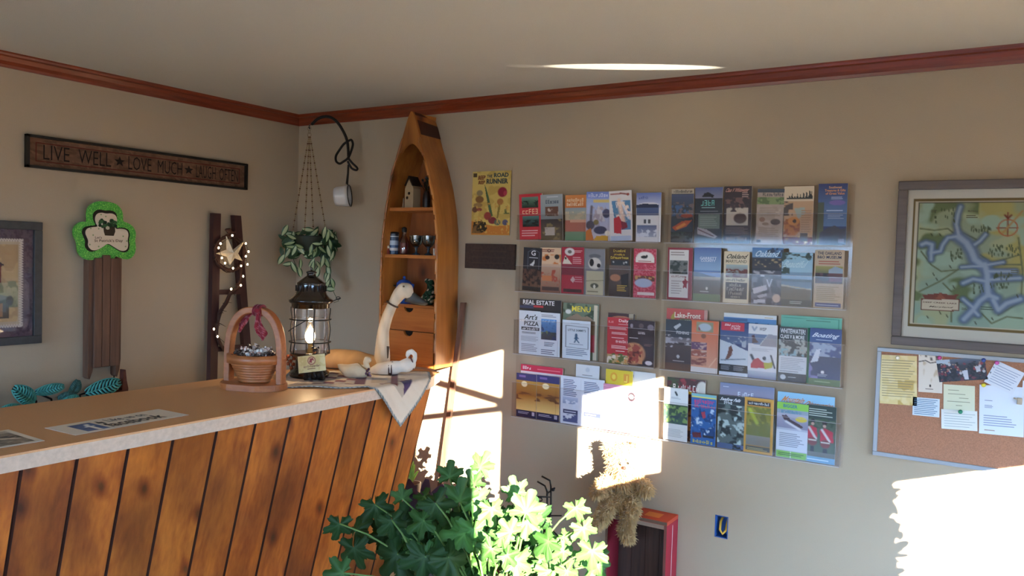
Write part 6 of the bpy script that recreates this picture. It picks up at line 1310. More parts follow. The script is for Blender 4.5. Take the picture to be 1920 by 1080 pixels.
L(1359, 471, 1403, 563, 0, 'brochure', 'cream brochure reading Oakland Maryland with a dark lower panel', 'd8c8a8', [title('Oakland', .12, .05, .9, .14, '3a3024', .15), title('MARYLAND', .08, .16, .9, .22, '7c705c'), ('g', .08, .26, .94, .5, '9cacac', '7a5a44'), ('n', .08, .34, .94, .5, '6a2c1c', 7, 20, .45), ('w', .1, .53, .92, .58, '4a3c2c'), ('r', .08, .6, .93, .92, '3c2c2c'), ('w', .25, .62, .7, .68, 'b0a494'), ('w', .15, .7, .85, .76, 'b8ac9c'), ('w', .22, .78, .75, .84, 'a89c8c'), ('w', .3, .85, .7, .9, 'a89c8c')])
L(1412, 464, 1466, 567, 0, 'brochure', 'blue headed brochure with a night town photo and scattered signs', '393642', [('g', 0, 0, 1, .17, '4c78ac', '6890b8'), ('n', .5, 0, 1, .2, '28344c', 6, 16, .5), title('Oakland', .12, .05, .85, .16, 'c4dcec', .15), ('g', 0, .18, 1, .36, '24242c', '34282c'), ('n', 0, .2, 1, .34, 'a08864', 9, 24, .62), ('r', 0, .36, 1, .4, '1c1c24'), ('r', .06, .4, .95, .51, '4c4a54'), ('n', .05, .4, .95, .5, 'a8a4ac', 6, 16, .55), ('n', 0, .52, 1, 1, '6a6470', 7, 12, .52), ('p', [(.04, .72), (.48, .65), (.52, .74), (.08, .82)], 'b8b4bc'), ('p', [(.2, .84), (.5, .8), (.52, .85), (.24, .89)], 'a49ea8'), ('p', [(.08, .92), (.46, .91), (.46, .97), (.08, .98)], 'b0acb8'), ('e', .82, .88, .14, .08, 'c0a898'), ('l', [(.5, .56), (.58, .68), (.66, .55)], .02, 'c0c0cc')])
L(1467.5, 473, 1521, 569, 0, 'brochure', 'brochure of a calm blue lake framed by leaves', '7c9cb0', [('g', 0, 0, 1, .36, '8cb4c8', '94b8cc'), ('g', 0, .36, 1, .52, '7c98b0', '6c8cac'), ('g', 0, .54, 1, .65, '54687c', '6c8498'), ('r', 0, .5, 1, .545, '3c4c58'), ('p', [(0, .62), (.5, .67), (1, .68), (1, 1), (0, 1)], '6a5c48'), ('p', [(0, .6), (1, .67), (1, .69), (0, .63)], 'b0a898'), ('r', 0, .88, 1, 1, '4a4438'), ('n', 0, 0, 1, .14, '2c3a2c', 7, 26, .5), ('n', 0, 0, .25, .4, '2c3c30', 5, 14, .5), title('Beautiful', .1, .15, .8, .28, 'b8d4dc', .2), ('t', .3, .9, .75, .96, 2, 'a8a498')])
L(1529, 468, 1580, 570, 0, 'brochure', 'beige museum brochure with dark capitals over a train station photo', 'b8a184', [title('THE OAKLAND', .1, .03, .9, .085, '2c3048'), title('B&O MUSEUM', .1, .1, .9, .15, '2c3048'), ('t', .14, .18, .88, .26, 2, 'a4604c'), ('g', .04, .28, .96, .42, '98904c', '5a5a3c'), ('p', [(.5, .34), (.7, .28), (.96, .32), (.96, .44), (.5, .42)], '8c9cac'), ('g', .04, .4, .96, .58, '5c3434', '3c2428'), ('r', .5, .46, .94, .54, '6c3444'), ('n', .04, .4, .5, .57, '2c1c1c', 5, 16, .5), ('t', .1, .62, .92, .88, 8, '9c8868'), ('r', .06, .91, .94, .985, '484c78'), ('t', .12, .935, .88, .965, 1, '98a0bc')])
# ---- right rack, row 3
L(1251, 577, 1323, 688, 2, 'magazine', 'red magazine with a cream title behind the fishing brochure', 'bc4e44', [title('Lake-Front', .2, .06, .84, .15, 'e8dcc8', .0), ('p', [(.1, .15), (.2, .05), (.22, .16), (.14, .2)], 'a89438'), ('r', 0, .18, 1, 1, '4a4434'), ('n', 0, .16, .6, .4, '6a6840', 8, 16, .5), ('w', .3, .18, .62, .24, 'd8c8a8'), ('r', .93, 0, 1, 1, 'c49484')], res=(60, 84))
L(1250, 598, 1295, 689, 0, 'brochure', 'dark brown brochure reading Fishing, first in the third row of the right rack', '4a3f40', [('g', 0, 0, 1, .35, '34383c', '40424a'), title('FISHING', .42, .22, .9, .28, 'c8c4c4'), ('p', [(.3, .14), (.55, .06), (.6, .1), (.4, .2)], 'b0b4b8'), ('g', 0, .35, 1, .45, '6c6468', '8a8084'), ('n', 0, .34, 1, .5, 'b0a8ac', 7, 22, .55), ('g', 0, .5, 1, .85, '564a48', '483634'), ('n', 0, .3, .3, .55, 'c0b8b8', 8, 20, .66), ('e', .5, .73, .06, .04, 'c8c0bc'), ('t', .3, .8, .75, .84, 1, 'a89a94'), ('g', 0, .86, 1, 1, '5a3c2c', '6c4a34')])
L(1298, 599, 1345, 694, 0, 'brochure', 'orange brochure with a column of small photos and a white foot', 'cf6a3c', [('g', 0, 0, 1, .9, 'd06434', 'd8a084'), ('r', .18, .03, .8, .22, '8c8a6c'), ('e', .5, .13, .26, .08, 'a8b4c0'), ('p', [(.25, .1), (.35, .18), (.28, .2)], '8c4c50'), ('r', .02, .42, .6, .56, '6a4c6c'), ('n', .02, .42, .6, .56, 'c8a8a0', 6, 24, .55), ('r', .02, .58, .6, .7, '9c5a4c'), ('n', .02, .58, .6, .7, 'd0b0a0', 6, 24, .5), ('r', .02, .72, .6, .86, '8a5048'), ('n', .02, .72, .6, .86, 'c08870', 6, 24, .5), ('e', .46, .3, .1, .05, '8a5c44'), ('l', [(.7, .88), (.95, .7)], .02, 'e8b898'), ('r', 0, .9, 1, 1, 'd8d0cc')])
L(1358, 586, 1452, 702, 2, 'magazine', 'white and blue headed magazine behind the ski brochures', 'dcdedf', [('r', 0, .06, 1, .125, '4c84c0'), ('r', 0, .08, .45, .12, '28588c'), ('r', 0, .125, 1, .25, '5c90c4'), ('w', .06, .13, .95, .22, '1c4c84'), ('t', .78, .03, .95, .05, 1, 'c0a468')], res=(60, 84))
L(1352, 602, 1402, 701, 0, 'brochure', 'brochure of a skier on a snow slope under a red title block', '24386c', [('g', 0, .1, 1, .4, '2c3c74', '54688c'), ('r', .05, .01, .85, .16, 'b8283c'), title('Ski', .16, .035, .36, .075, 'f0dce0', .1), ('w', .4, .05, .74, .09, 'f0dce0'), ('w', .38, .1, .72, .135, 'f0dce0'), ('n', .1, .26, .9, .46, 'a8b0c0', 6, 16, .5), ('p', [(0, .34), (.4, .4), (1, .52), (1, .82), (0, .8)], 'c8d0d8'), ('p', [(.33, .46), (.4, .44), (.46, .52), (.42, .6), (.5, .56), (.36, .66), (.3, .7), (.18, .74), (.28, .6)], '6a3c30'), ('l', [(.06, .72), (.9, .67)], .02, '5c6c80'), ('r', 0, .79, 1, .94, '1c1e26'), ('t', .06, .81, .42, .9, 4, '8c8c94'), ('t', .5, .81, .9, .9, 4, '8c8c94'), ('r', 0, .94, 1, 1, 'd0d4dc')])
L(1405, 606, 1455, 707, 0, 'brochure', 'white brochure of skiers in red with a slanted mountain panel', 'd4d4d8', [('p', [(0, .18), (.68, .18), (.4, .38), (0, .36)], '6a7898'), ('p', [(.7, .17), (1, .19), (1, .4), (.4, .4)], '98949c'), ('p', [(.12, .22), (.2, .2), (.28, .3), (.38, .34), (.15, .36)], '4c2c34'), title('WISP', .38, .06, .62, .12, '5c6068', .1), ('l', [(.14, .06), (.2, .12), (.28, .06)], .03, '8c98b0'), ('t', .12, .44, .9, .5, 3, 'b0b0b8'), ('l', [(.12, .58), (.2, .66)], .05, '2c3448'), ('p', [(.2, .66), (.35, .62), (.55, .7), (.6, .8), (.12, .82), (.1, .76)], 'b02c3c'), ('e', .58, .62, .07, .04, '2c3040'), ('p', [(.55, .7), (.75, .7), (.9, .64), (.86, .78), (.6, .82)], 'b0a838'), ('l', [(.8, .56), (.94, .78)], .03, '34343c'), ('g', 0, .86, 1, 1, 'b8bcc8', '7c8098')])
L(1465.5, 590, 1574, 714, 2, 'booklet', 'mint green booklet behind the whitewater and boating brochures', '62ad95', [('l', [(.02, .04), (.95, .02), (.95, .4)], .006, '3c8470'), ('t', .42, .05, .82, .075, 1, '3c7464')], res=(60, 84))
L(1462.5, 611.5, 1511, 712, 0, 'brochure', 'black brochure reading Whitewater over a white text block', '33373a', [title('WHITEWATER!', .04, .03, .93, .12, 'd8dadc'), title('CLASS V & MORE', .04, .14, .9, .21, 'd8dadc'), ('n', 0, .22, 1, .52, 'a8aca8', 8, 16, .5), ('n', 0, .4, 1, .54, '8cb0bc', 7, 20, .55), ('r', .02, .53, 1, .84, 'd0d2d6'), ('t', .08, .56, .94, .78, 7, 'a8acb4'), ('t', .06, .8, .92, .82, 1, '54585c'), ('r', 0, .84, 1, 1, '34343c'), ('e', .18, .92, .11, .05, 'c8cacc'), ('t', .36, .9, .7, .93, 1, 'b8bcc0')])
L(1520, 614, 1575, 718, 0, 'brochure', 'blue brochure reading Boating with white spray in the third row of the right rack', '33487e', [('g', 0, 0, 1, .3, '30447c', '4c6090'), ('n', 0, .26, 1, .55, '98a8c4', 5, 12, .5), title('Boating', .1, .08, .9, .18, 'd4dcec', .2), ('t', .2, .19, .75, .22, 1, 'a8b8d4'), ('g', 0, .5, 1, .88, '24345c', '34446c'), ('p', [(.22, .38), (.36, .36), (.28, .58), (.04, .62)], 'd0d8e4'), ('n', 0, .62, .3, .9, '7c7cb4', 5, 10, .45), ('e', .44, .77, .06, .03, 'd8dce4'), ('t', .28, .8, .62, .85, 2, '9ca8c0'), ('g', 0, .89, 1, 1, '5a7048', '6a7c54'), ('r', .2, .93, .7, .95, 'a8b890')])
# ---- right rack, row 4
L(1252, 706, 1319, 828, 2, 'magazine', 'dark red food magazine behind the white and green leaflet', '4c2420', [('n', 0, 0, 1, .3, '8c2c34', 7, 14, .5), ('n', 0, 0, .3, .3, '3c4424', 5, 12, .5), ('w', .16, .1, .84, .2, 'e4dcd0'), ('e', .92, .15, .16, .14, 'd4ccc0'), ('e', .6, .22, .08, .03, 'd8b02c'), ('n', 0, .3, 1, 1, 'a06030', 8, 14, .5)], res=(60, 84))
L(1247, 724.5, 1288, 822, 0, 'leaflet', 'white leaflet with green forest photo, first in right rack lowest row', 'd8dad8', [('l', [(.48, .08), (.54, .13)], .04, '24282c'), ('t', .3, .17, .7, .21, 2, 'a4a8ac'), ('g', 0, .32, 1, .68, '34503c', '4a6458'), ('n', 0, .34, 1, .66, '7c9c58', 7, 16, .52), ('n', 0, .45, 1, .68, '3c4c54', 6, 16, .55), ('t', .1, .78, .9, .94, 6, 'b0b4b4')])
L(1298, 736, 1341, 829, 0, 'brochure', 'blue rafting brochure with red block letters in the lowest row of the right rack', '2f64a4', [('r', 0, 0, 1, .07, '78b0b8'), ('r', 0, .05, 1, .08, 'd8d060'), ('w', .12, .1, .92, .18, 'c84068'), ('w', .14, .19, .95, .27, 'c84068'), ('n', 0, .28, 1, .82, '1c4478', 5, 10, .5), ('n', 0, .28, 1, .84, 'c8dcec', 7, 14, .62), ('p', [(.4, .36), (.55, .34), (.6, .46), (.48, .48)], 'b84458'), ('p', [(.05, .78), (.4, .76), (.45, .86), (.1, .88)], '6a2c34'), ('w', .1, .9, .92, .97, 'd8cc48'), ('r', .5, .8, .95, .85, '2c2c38')])
L(1351, 716, 1448, 836, 2, 'magazine', 'lilac sky magazine behind the waterfall and gold brochures in the lowest row', '8088a4', [('g', 0, 0, 1, .4, '747c9c', 'b8a4ac'), ('w', .34, .12, .66, .19, 'e0e4ec'), ('w', .3, .2, .7, .25, 'b8606c'), ('t', .06, .05, .2, .07, 1, 'd0d4e0')], res=(60, 84))
L(1348, 739, 1394, 837, 0, 'brochure', 'black and white waterfall brochure in the lowest row of the right rack', '5a6462', [('r', 0, 0, 1, .16, '2c2e32'), title('Swallow Falls', .1, .04, .85, .1, 'e0e4e8', .1), ('w', .22, .11, .55, .16, 'e0e4e8'), ('n', 0, .17, 1, .9, '24282a', 5, 10, .48), ('n', 0, .17, 1, .9, 'b8c8c4', 6, 12, .56), ('r', 0, .9, 1, 1, '4c5c80'), ('n', .6, .9, 1, 1, '1c1c24', 5, 30, .4)])
L(1397, 743, 1448, 848, 0, 'brochure', 'gold edged brochure with an olive photo in the lowest row of the right rack', 'c8953e', [('r', .08, .04, .92, .96, 'b07c30'), ('r', .12, .06, .88, .14, '24242a'), ('w', .16, .075, .84, .12, 'd0d0d0'), ('r', .1, .16, .9, .68, '6c6a26'), ('n', .1, .16, .9, .5, '8a8430', 6, 14, .5), ('g', .1, .68, .9, .86, '8c8478', '7c7468'), ('l', [(.2, .22), (.45, .45)], .06, 'a8b030'), ('r', .1, .88, .9, .96, '4c4434'), ('t', .14, .9, .86, .95, 2, 'a89860')])
L(1459, 733, 1561, 856, 2, 'magazine', 'sky blue magazine with orange script behind the zip and parade brochures', '8ebcd8', [title('Mountain', .1, .06, .48, .15, 'c87830', .2), title('Discoveries', .5, .1, .97, .18, 'c87830', .2), ('l', [(.1, .09), (.95, .2)], .004, 'e4ecf0')], res=(60, 84))
L(1458.5, 752, 1513, 855, 0, 'brochure', 'green headed brochure of a flying rider with a yellow bubble in the lowest row', 'b8b8c8', [('r', 0, 0, 1, .13, '86c04a'), title('BIGGER', .2, .03, .65, .09, '2c6c8c'), ('r', 0, .13, 1, .2, '8c98a4'), ('w', .14, .14, .8, .19, '3c7c9c'), ('g', 0, .2, 1, .46, 'a8a4b4', '8c88a0'), ('p', [(.15, .24), (.3, .22), (.45, .3), (.85, .4), (.8, .44), (.3, .36)], '4a2c34'), ('l', [(.3, .34), (.75, .46)], .04, 'd8d4d8'), ('e', .78, .28, .2, .05, 'd8c438'), ('r', 0, .5, 1, .86, 'd4d6de'), ('t', .1, .54, .9, .8, 8, '8c909c'), ('r', .02, .87, .98, .99, '86bc54'), ('r', .46, .87, .49, .99, 'd4e4b8'), ('t', .08, .9, .9, .96, 2, '4c7434')])
L(1514, 757, 1565, 862, 0, 'brochure', 'dark green brochure of drummers in red coats, last in the lowest row', '4c5a44', [('r', 0, 0, 1, .24, '26332c'), ('t', .08, .05, .9, .2, 4, 'a8b0a4'), ('n', 0, .22, 1, .4, '34442c', 7, 20, .5), ('e', .22, .28, .09, .04, '2a1c1a'), ('e', .62, .3, .09, .04, '2a1c1a'), ('e', .22, .33, .06, .03, 'c8a08c'), ('e', .62, .35, .06, .03, 'c8a08c'), ('p', [(.02, .4), (.18, .36), (.36, .4), (.4, .58), (.08, .6)], 'b8283c'), ('p', [(.46, .42), (.64, .38), (.9, .44), (.94, .62), (.5, .62)], 'b8283c'), ('l', [(.1, .4), (.34, .58)], .04, 'd8d0cc'), ('l', [(.54, .42), (.8, .6)], .04, 'd8d0cc'), ('e', .22, .64, .18, .08, '7a3430'), ('e', .66, .66, .18, .08, '7a3430'), ('r', .08, .6, .36, .63, 'd0c8b8'), ('r', .52, .62, .82, .65, 'd0c8b8'), ('r', .16, .72, .3, .84, '1c1a1c'), ('r', .58, .74, .74, .86, '1c1a1c'), ('g', 0, .82, 1, .9, '747068', '6a6a64'), ('r', 0, .9, 1, 1, '7ca8c4'), ('t', .06, .93, .8, .97, 1, 'c8dce8')])
# ================================================================ low things by the long wall
# --- red soda crate standing on its side
M_crate = vcol('worn_red_crate', .65, .25, bump=.2, bscale=60)
bl_ = B(1194, 948); tr_ = B(1271, 964); zT = .497; x1 = tr_.x + .004; x0 = x1 - .292; dC = .135; yb = -.003
t = thing('soda_crate', 'worn red wooden soda crate standing on end against the wall', 'crate', ((x0 + x1) / 2, -.07, 0))
red, red2, raw = hx('8c2430'), hx('b4442c'), hx('6e5646')
mb = MB(); mb.box((x0, yb - dC, zT - .018), (x1, yb, zT), 0, red2, bev=.002); mb.box((x0 + .02, yb - dC * .55, zT), (x0 + .15, yb - dC * .42, zT + .0006), 0, hx('2a1414')); mb.box((x0 + .17, yb - dC * .75, zT), (x0 + .24, yb - dC * .3, zT + .0006), 0, hx('d07838')); mb.box((x0, yb - dC, zT - .016), (x1, yb - dC - .0006, zT - .002), 0, raw); mb.build('end_board', M_crate, t)
mb = MB(); mb.box((x0, yb - dC, .0), (x1, yb, .018), 0, red); mb.build('end_board', M_crate, t)
mb = MB(); mb.box((x1 - .013, yb - dC, .018), (x1, yb, zT - .018), 0, hx('9c2834'), bev=.002); mb.box((x1 - .0125, yb - dC - .0008, .018), (x1 - .0005, yb - dC, zT - .018), 0, hx('7c4a40')); mb.build('side_board', M_crate, t)
mb = MB(); mb.box((x0, yb - dC, .018), (x0 + .013, yb, zT - .018), 0, red, bev=.002); mb.box((x0 + .0005, yb - dC - .0008, .018), (x0 + .0125, yb - dC, zT - .018), 0, raw); mb.build('side_board', M_crate, t)
mb = MB()
for k in range(4):
    a = x0 + .013 + (x1 - x0 - .026) * k / 4; b = x0 + .013 + (x1 - x0 - .026) * (k + 1) / 4 - .002; mb.box((a, yb - .012, .018), (b, yb, zT - .018), 0, hx(('4a362d', '553d33', '443129', '523a30')[k]))
mb.build('bottom_boards', wood('crate_bottom', '35251f', '5a4238', 'z', 1.4, .7), t)
mb = MB(); mb.box((x0 + .013, yb - dC + .002, zT - .036), (x1 - .013, yb - dC + .012, zT - .018), 0, hx('9a8270')); mb.build('inner_lip', M_crate, t)
# white lettering strokes down the side, and a hairline
mb = MB(); q = Vector((x1 + .0004, yb - dC * .5, 0))
mb.add([(x1 + .0006, yb - dC * .52, .20), (x1 + .0006, yb - dC * .48, .20), (x1 + .0006, yb - dC * .48, zT - .03), (x1 + .0006, yb - dC * .52, zT - .03)], [(0, 1, 2, 3)], 0, hx('d8c8c0'))
for k in range(7):
    z = .05 + .022 * k; mb.tube([(x1 + .0008, yb - dC * (.3 + .4 * (.5 + .5 * math.sin(a + k * 1.7))), z + .007 * math.cos(a)) for a in [i * PI / 6 for i in range(8 + k % 3)]], .0012, 4, 0, hx('d8c8c0'))
mb.build('painted_marks', M_crate, t)
# --- shaggy teddy bear sitting on the crate edge
xb = B(1164, 900).x; yc = -.12; Zs = zT + .004
t = thing('teddy_bear', 'shaggy cream teddy bear sitting on top of the red crate', 'teddy bear', (xb, yc, Zs))
w = upright((xb, yc, Zs)); px = w.px
def bc(p, n):
    k = .5 + .5 * math.sin(p.x * 210 + math.sin(p.z * 170) * 2); return tuple(a * (1 - .15 * k) for a in hx('bd9c6c'))
M_fur = vcol('shaggy_fur', .95, .08, sheen=.35)
hd = w(1166, 868); 
chs = [[(w(1164, 936, -.02), .042), (w(1165, 922, -.01), .054), (w(1166, 900, 0), .054), (w(1166, 884, 0), .042)],
  [(hd, .062), (w(1166, 858), .058)], [(w(1164, 874, .05), .03), (w(1164, 873, .06), .024)],
  [(w(1146, 846, -.01), .020), (w(1142, 840, -.01), .021)], [(w(1187, 848, -.01), .020), (w(1191, 842, -.01), .021)],
  [(w(1148, 897, 0), .03), (w(1130, 905, .03), .027), (w(1118, 915, .05), .025)], [(w(1186, 897, 0), .03), (w(1201, 906, .03), .027), (w(1209, 912, .05), .024)],
  [(w(1146, 930, .02), .032), (w(1136, 944, .06), .030), (w(1126, 960, .075), .026), (w(1113, 971, .085), .021)],
  [(w(1181, 930, .02), .032), (w(1180, 948, .075), .031), (w(1171, 966, .085), .027), (w(1167, 985, .09), .024), (w(1173, 992, .10), .021)],
  [(w(1160, 932, .05), .018), (w(1159, 944, .06), .014)]]
blob(chs, .008, 'body', M_fur, t, smooth=3, fuzz=.024, paint=bc)
for s in (-1, 1): MB().ball(w(1166 + s * 7.5, 862, .062), .0065, n=10).build('eye', plain('black_bead', '0c0908', .15), t)
mb = MB(); mb.ball(w(1164.5, 868, .087), (.011, .008, .008)); mb.build('nose', plain('brown_nose', '3a2218', .4), t)
MB().tube([w(1164.5, 872, .085), w(1164.5, 877, .082), w(1160, 880, .076)], .002, 5).build('mouth', plain('brown_thread', '3a2218', .7), t)
# --- black wire tricycle stand
yT = -.34; wv = lambda u, v, o=0.: P(u, v, 1, yT - o)
t = thing('wire_tricycle', 'black wire tricycle shaped plant stand behind the leafy plant', 'plant stand', (wv(1030, 1000).x, yT, 0))
cw = wv(1003, 1060); Rw = (wv(1075, 1060).x - cw.x); cw.z = Rw + .004 if False else cw.z
mb = MB(); mb.tube([cw + Vector((Rw * math.cos(a), 0, Rw * math.sin(a))) for a in [i * PI / 28 for i in range(56)]], .0042, 8, closed=True); 
for k in range(7):
    a = k * PI / 7 + .2; mb.tube([cw + Vector((Rw * math.cos(a), 0, Rw * math.sin(a))), cw - Vector((Rw * math.cos(a), 0, Rw * math.sin(a)))], .0022, 6)
mb.build('front_wheel', M_iron, t)
mb = MB()
mb.tube([wv(1016, 893, .03), wv(1031, 901, .03), wv(1033, 912, .02), wv(1033, 960, .02), cw + Vector((0, -.02, 0))], .0042, 8); mb.tube([wv(1008, 903, -.03), wv(1022, 911, -.02), wv(1026, 922, -.02), wv(1026, 960, -.02), cw + Vector((0, .02, 0))], .0042, 8)
mb.tube([wv(1040, 915, .02), wv(1026, 925, -.02)], .004, 8); mb.build('fork', M_iron, t)
mb = MB()
for v in (932, 953, 966): mb.tube([wv(1031, v, .02), wv(1010, v - 1, .06), wv(985, v + 3, .05), wv(975, v + 6, 0), wv(988, v + 4, -.05), wv(1012, v, -.05), wv(1028, v, -.02)], .0032, 6)
mb.tube([wv(1012, 936 + 3.5 * math.sin(a), .06) + Vector((.012 * math.cos(a), 0, 0)) for a in [i * PI / 8 for i in range(16)]], .003, 6, closed=True); mb.tube([wv(1024, 967), wv(1053, 967)], .0035, 6); mb.build('basket', M_iron, t)
mb = MB(); mb.ball(wv(1037, 918, .02), .008); mb.build('bolt', M_iron, t)
mb = MB(); zb = cw.z - Rw; mb.tube([cw, cw + Vector((-.3, .0, -.02)), cw + Vector((-.42, 0, -Rw * .5))], .005, 8); 
for s in (-1, 1): mb.tube([cw + Vector((-.42, s * .1, -Rw * .5)), cw + Vector((-.42, -s * .0, -Rw * .5))], .005, 8)
mb.tube([cw + Vector((0, 0, -Rw)), cw + Vector((.0, 0, -cw.z + .003))], .004, 6); mb.tube([cw + Vector((-.42, 0, -Rw * .5)), Vector((cw.x - .42, cw.y, .003))], .004, 6); mb.build('frame', M_iron, t)
for s in (-1, 1):
    c2 = cw + Vector((-.42, s * .1, -Rw * .5)); MB().tube([c2 + Vector((Rw * .45 * math.cos(a), 0, Rw * .45 * math.sin(a))) for a in [i * PI / 16 for i in range(32)]], .0038, 6, closed=True).build('rear_wheel', M_iron, t)
# ================================================================ plants
M_leaf = vcol('green_leaf', .5, .22, trans=.22)
M_purple = vcol('purple_leaf', .3, .5, trans=.08)
rr = random.Random(17)
def lobed(p, d, n, S, base, seed, lobes=5):
    """palmate leaf: p petiole joint, d towards the tip, n upper face"""
    r = random.Random(seed); d = d.normalized(); s = d.cross(n).normalized(); n = s.cross(d).normalized(); K = 84; mb_v = [p]; cs = []; base = hx(base)
    lt = tuple(min(1, c * 1.55 + .02) for c in base); dk = tuple(c * .85 for c in base); rings = []
    def rad(a):
        x = abs(a) / 2.95; lob = (.5 + .5 * math.cos(a * 2 * PI / 1.06)) ** .75; tooth = .15 * ((abs(a) * 2.9) % 1)
        return (.50 + .42 * lob) * (1 - .42 * x ** 1.4) + tooth - .04
    vs = [p]; cs = [lt]
    for f in (.35, .7, 1.):
        for i in range(K + 1):
            a = -2.9 + 5.8 * i / K; rr_ = rad(a) * S * f
            q = p + d * (rr_ * math.cos(a) + S * .06) + s * rr_ * math.sin(a); cup = -.22 * S * (f ** 2) * (.4 + .6 * math.cos(a) ** 2) + .05 * S * math.sin(a * 5 + seed) * f * f
            lobc = .5 + .5 * math.cos(a * 2 * PI / 1.06)
            vs.append(q + n * cup); k = .5 * max(0, lobc - .9) / .1 * (1 - f * .55)
            cs.append(tuple(b * (1 - k) + l * k for b, l in zip(base if f < .9 else dk, lt)))
    fs = [(0, 1 + i, 2 + i) for i in range(K)]
    for g in range(2):
        o = 1 + g * (K + 1)
        for i in range(K): fs.append((o + i, o + K + 1 + i, o + K + 2 + i, o + i + 1))
    return vs, fs, cs
YP_ = -1.25; pot_c = Vector((P(905, 1000, 1, YP_).x, YP_, 0))
t = thing('leafy_plant', 'large plant with big lobed toothed leaves in front of the counter end', 'potted plant', pot_c)
wp = upright((pot_c.x, YP_, .7))
mb = MB(); mb.lathe(pot_c + Vector((0, 0, .0)), [(.13, .0), (.135, .02), (.165, .3), (.18, .31), (.18, .345), (.165, .345), (.16, .31), (.001, .305)], 36, caps=False); mb.build('pot', plain('terracotta_pot', '8a5036', .7, noise=.12), t)
fol = MB(); stem = MB(); root = pot_c + Vector((0, 0, .31))
def add_leaf(u, v, off, S, ang, base, tilt, stemit=True, seed=None):
    p = wp(u, v, off); a = math.radians(ang); d = SIDE * math.cos(a) - Vector((0, 0, 1)) * math.sin(a)
    n = (-VIEW * (1 - tilt * .55) + Vector((0, 0, 1)) * (.3 + tilt) + SIDE * rr.uniform(-.6, .6)); d = (d - VIEW * rr.uniform(-.1, .35) * tilt)
    S = S * wp.px; q = p - d.normalized() * S * .35
    vs, fs, cs = lobed(q, d, n, S * .72, base, seed or rr.randint(0, 999)); fol.add(vs, fs, 0, cs, True)
    if stemit:
        r0 = root + Vector((rr.uniform(-.08, .08), rr.uniform(-.06, .06), 0)); md = r0.lerp(q, .55) + Vector((rr.uniform(-.03, .03), rr.uniform(-.03, .03), .07))
        stem.tube([r0, r0.lerp(md, .5) + Vector((0, 0, .03)), md, md.lerp(q, .6) + Vector((0, 0, .012)), q], [.0045, .004, .0035, .003, .0025], 6)
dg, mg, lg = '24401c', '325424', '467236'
big = [(638, 993, 52, 100, dg), (705, 975, 62, 70, dg), (645, 1037, 56, 170, mg), (752, 925, 40, 265, mg), (797, 958, 46, 60, mg), (840, 895, 50, 275, mg), (866, 920, 66, 280, mg), (900, 1005, 92, 60, dg), (770, 1005, 88, 40, dg), (830, 960, 70, 60, dg), (905, 870, 52, 290, lg), (905, 950, 58, 20, lg), (965, 925, 58, 255, lg), (992, 915, 70, 290, lg), (955, 985, 70, 250, lg), (1000, 965, 60, 40, lg), (925, 1025, 70, 60, lg), (1015, 1010, 78, 70, lg), (1030, 1062, 70, 80, lg), (1080, 950, 52, 70, lg), (1092, 985, 56, 75, lg), (1100, 1015, 62, 90, lg), (1105, 1050, 55, 120, lg), (1140, 1065, 55, 30, mg), (870, 985, 62, 110, mg), (800, 1040, 80, 100, dg), (860, 1045, 84, 60, dg), (730, 1050, 78, 130, dg), (690, 1030, 60, 160, dg), (940, 1060, 66, 100, mg), (985, 1065, 70, 60, lg), (1060, 1035, 60, 10, lg), (880, 905, 46, 240, mg), (1062, 995, 36, 40, lg), (950, 955, 50, 230, lg), (780, 975, 58, 150, mg), (740, 990, 56, 80, dg), (820, 1005, 64, 30, dg)]  # light put into the greens: lightest in the sun beam, darkest outside it
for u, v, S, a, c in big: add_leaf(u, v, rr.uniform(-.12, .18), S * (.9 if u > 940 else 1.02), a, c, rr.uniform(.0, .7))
for i in range(46):
    u = 870 + rr.gauss(0, 100); v = 1035 + rr.gauss(0, 34)
    if v < 960 or abs(u - 900) > 240: continue
    add_leaf(u, v, rr.uniform(-.25, .05), rr.uniform(44, 74), rr.uniform(0, 360), rr.choice([dg, dg, mg, lg]), rr.uniform(0, .8), i % 2 == 0)
for u, v in [(935, 985), (960, 1010), (985, 1030), (1005, 1000), (1025, 1035), (1045, 1015), (945, 1035), (970, 1055), (1000, 1062), (1035, 1068), (1060, 1055), (1080, 1035), (918, 1005), (930, 960), (1070, 1072), (1012, 985), (955, 1075), (1100, 1072)]:
    add_leaf(u + rr.uniform(-8, 8), v, rr.uniform(.0, .22), rr.uniform(36, 56), rr.uniform(20, 160), rr.choice([mg, lg, lg]), rr.uniform(0, .8), False)
fol.build('foliage', M_leaf, t); stem.build('stems', plain('pale_green_stem', '5c7a3c', .5), t)
# green glass bird ornament on a stake in the pot
p = wp(912, 1064, .2); g = thing('garden_stake', 'sparkling green glass ball on a stake among the plant leaves', 'ornament', (p.x, p.y, .31))
MB().ball(p, .03, n=24).build('ball', glitter('green_sparkle', '1c6a44', 'b8e8cc'), g); MB().ball(wp(914, 1044, .2), (.014, .014, .012), n=14).build('cap', plain('bright_green_cap', '149a44', .25), g)
MB().tube([p - Vector((0, 0, .028)), (p.x, p.y, .312)], .003, 6).build('stake', M_iron, g)
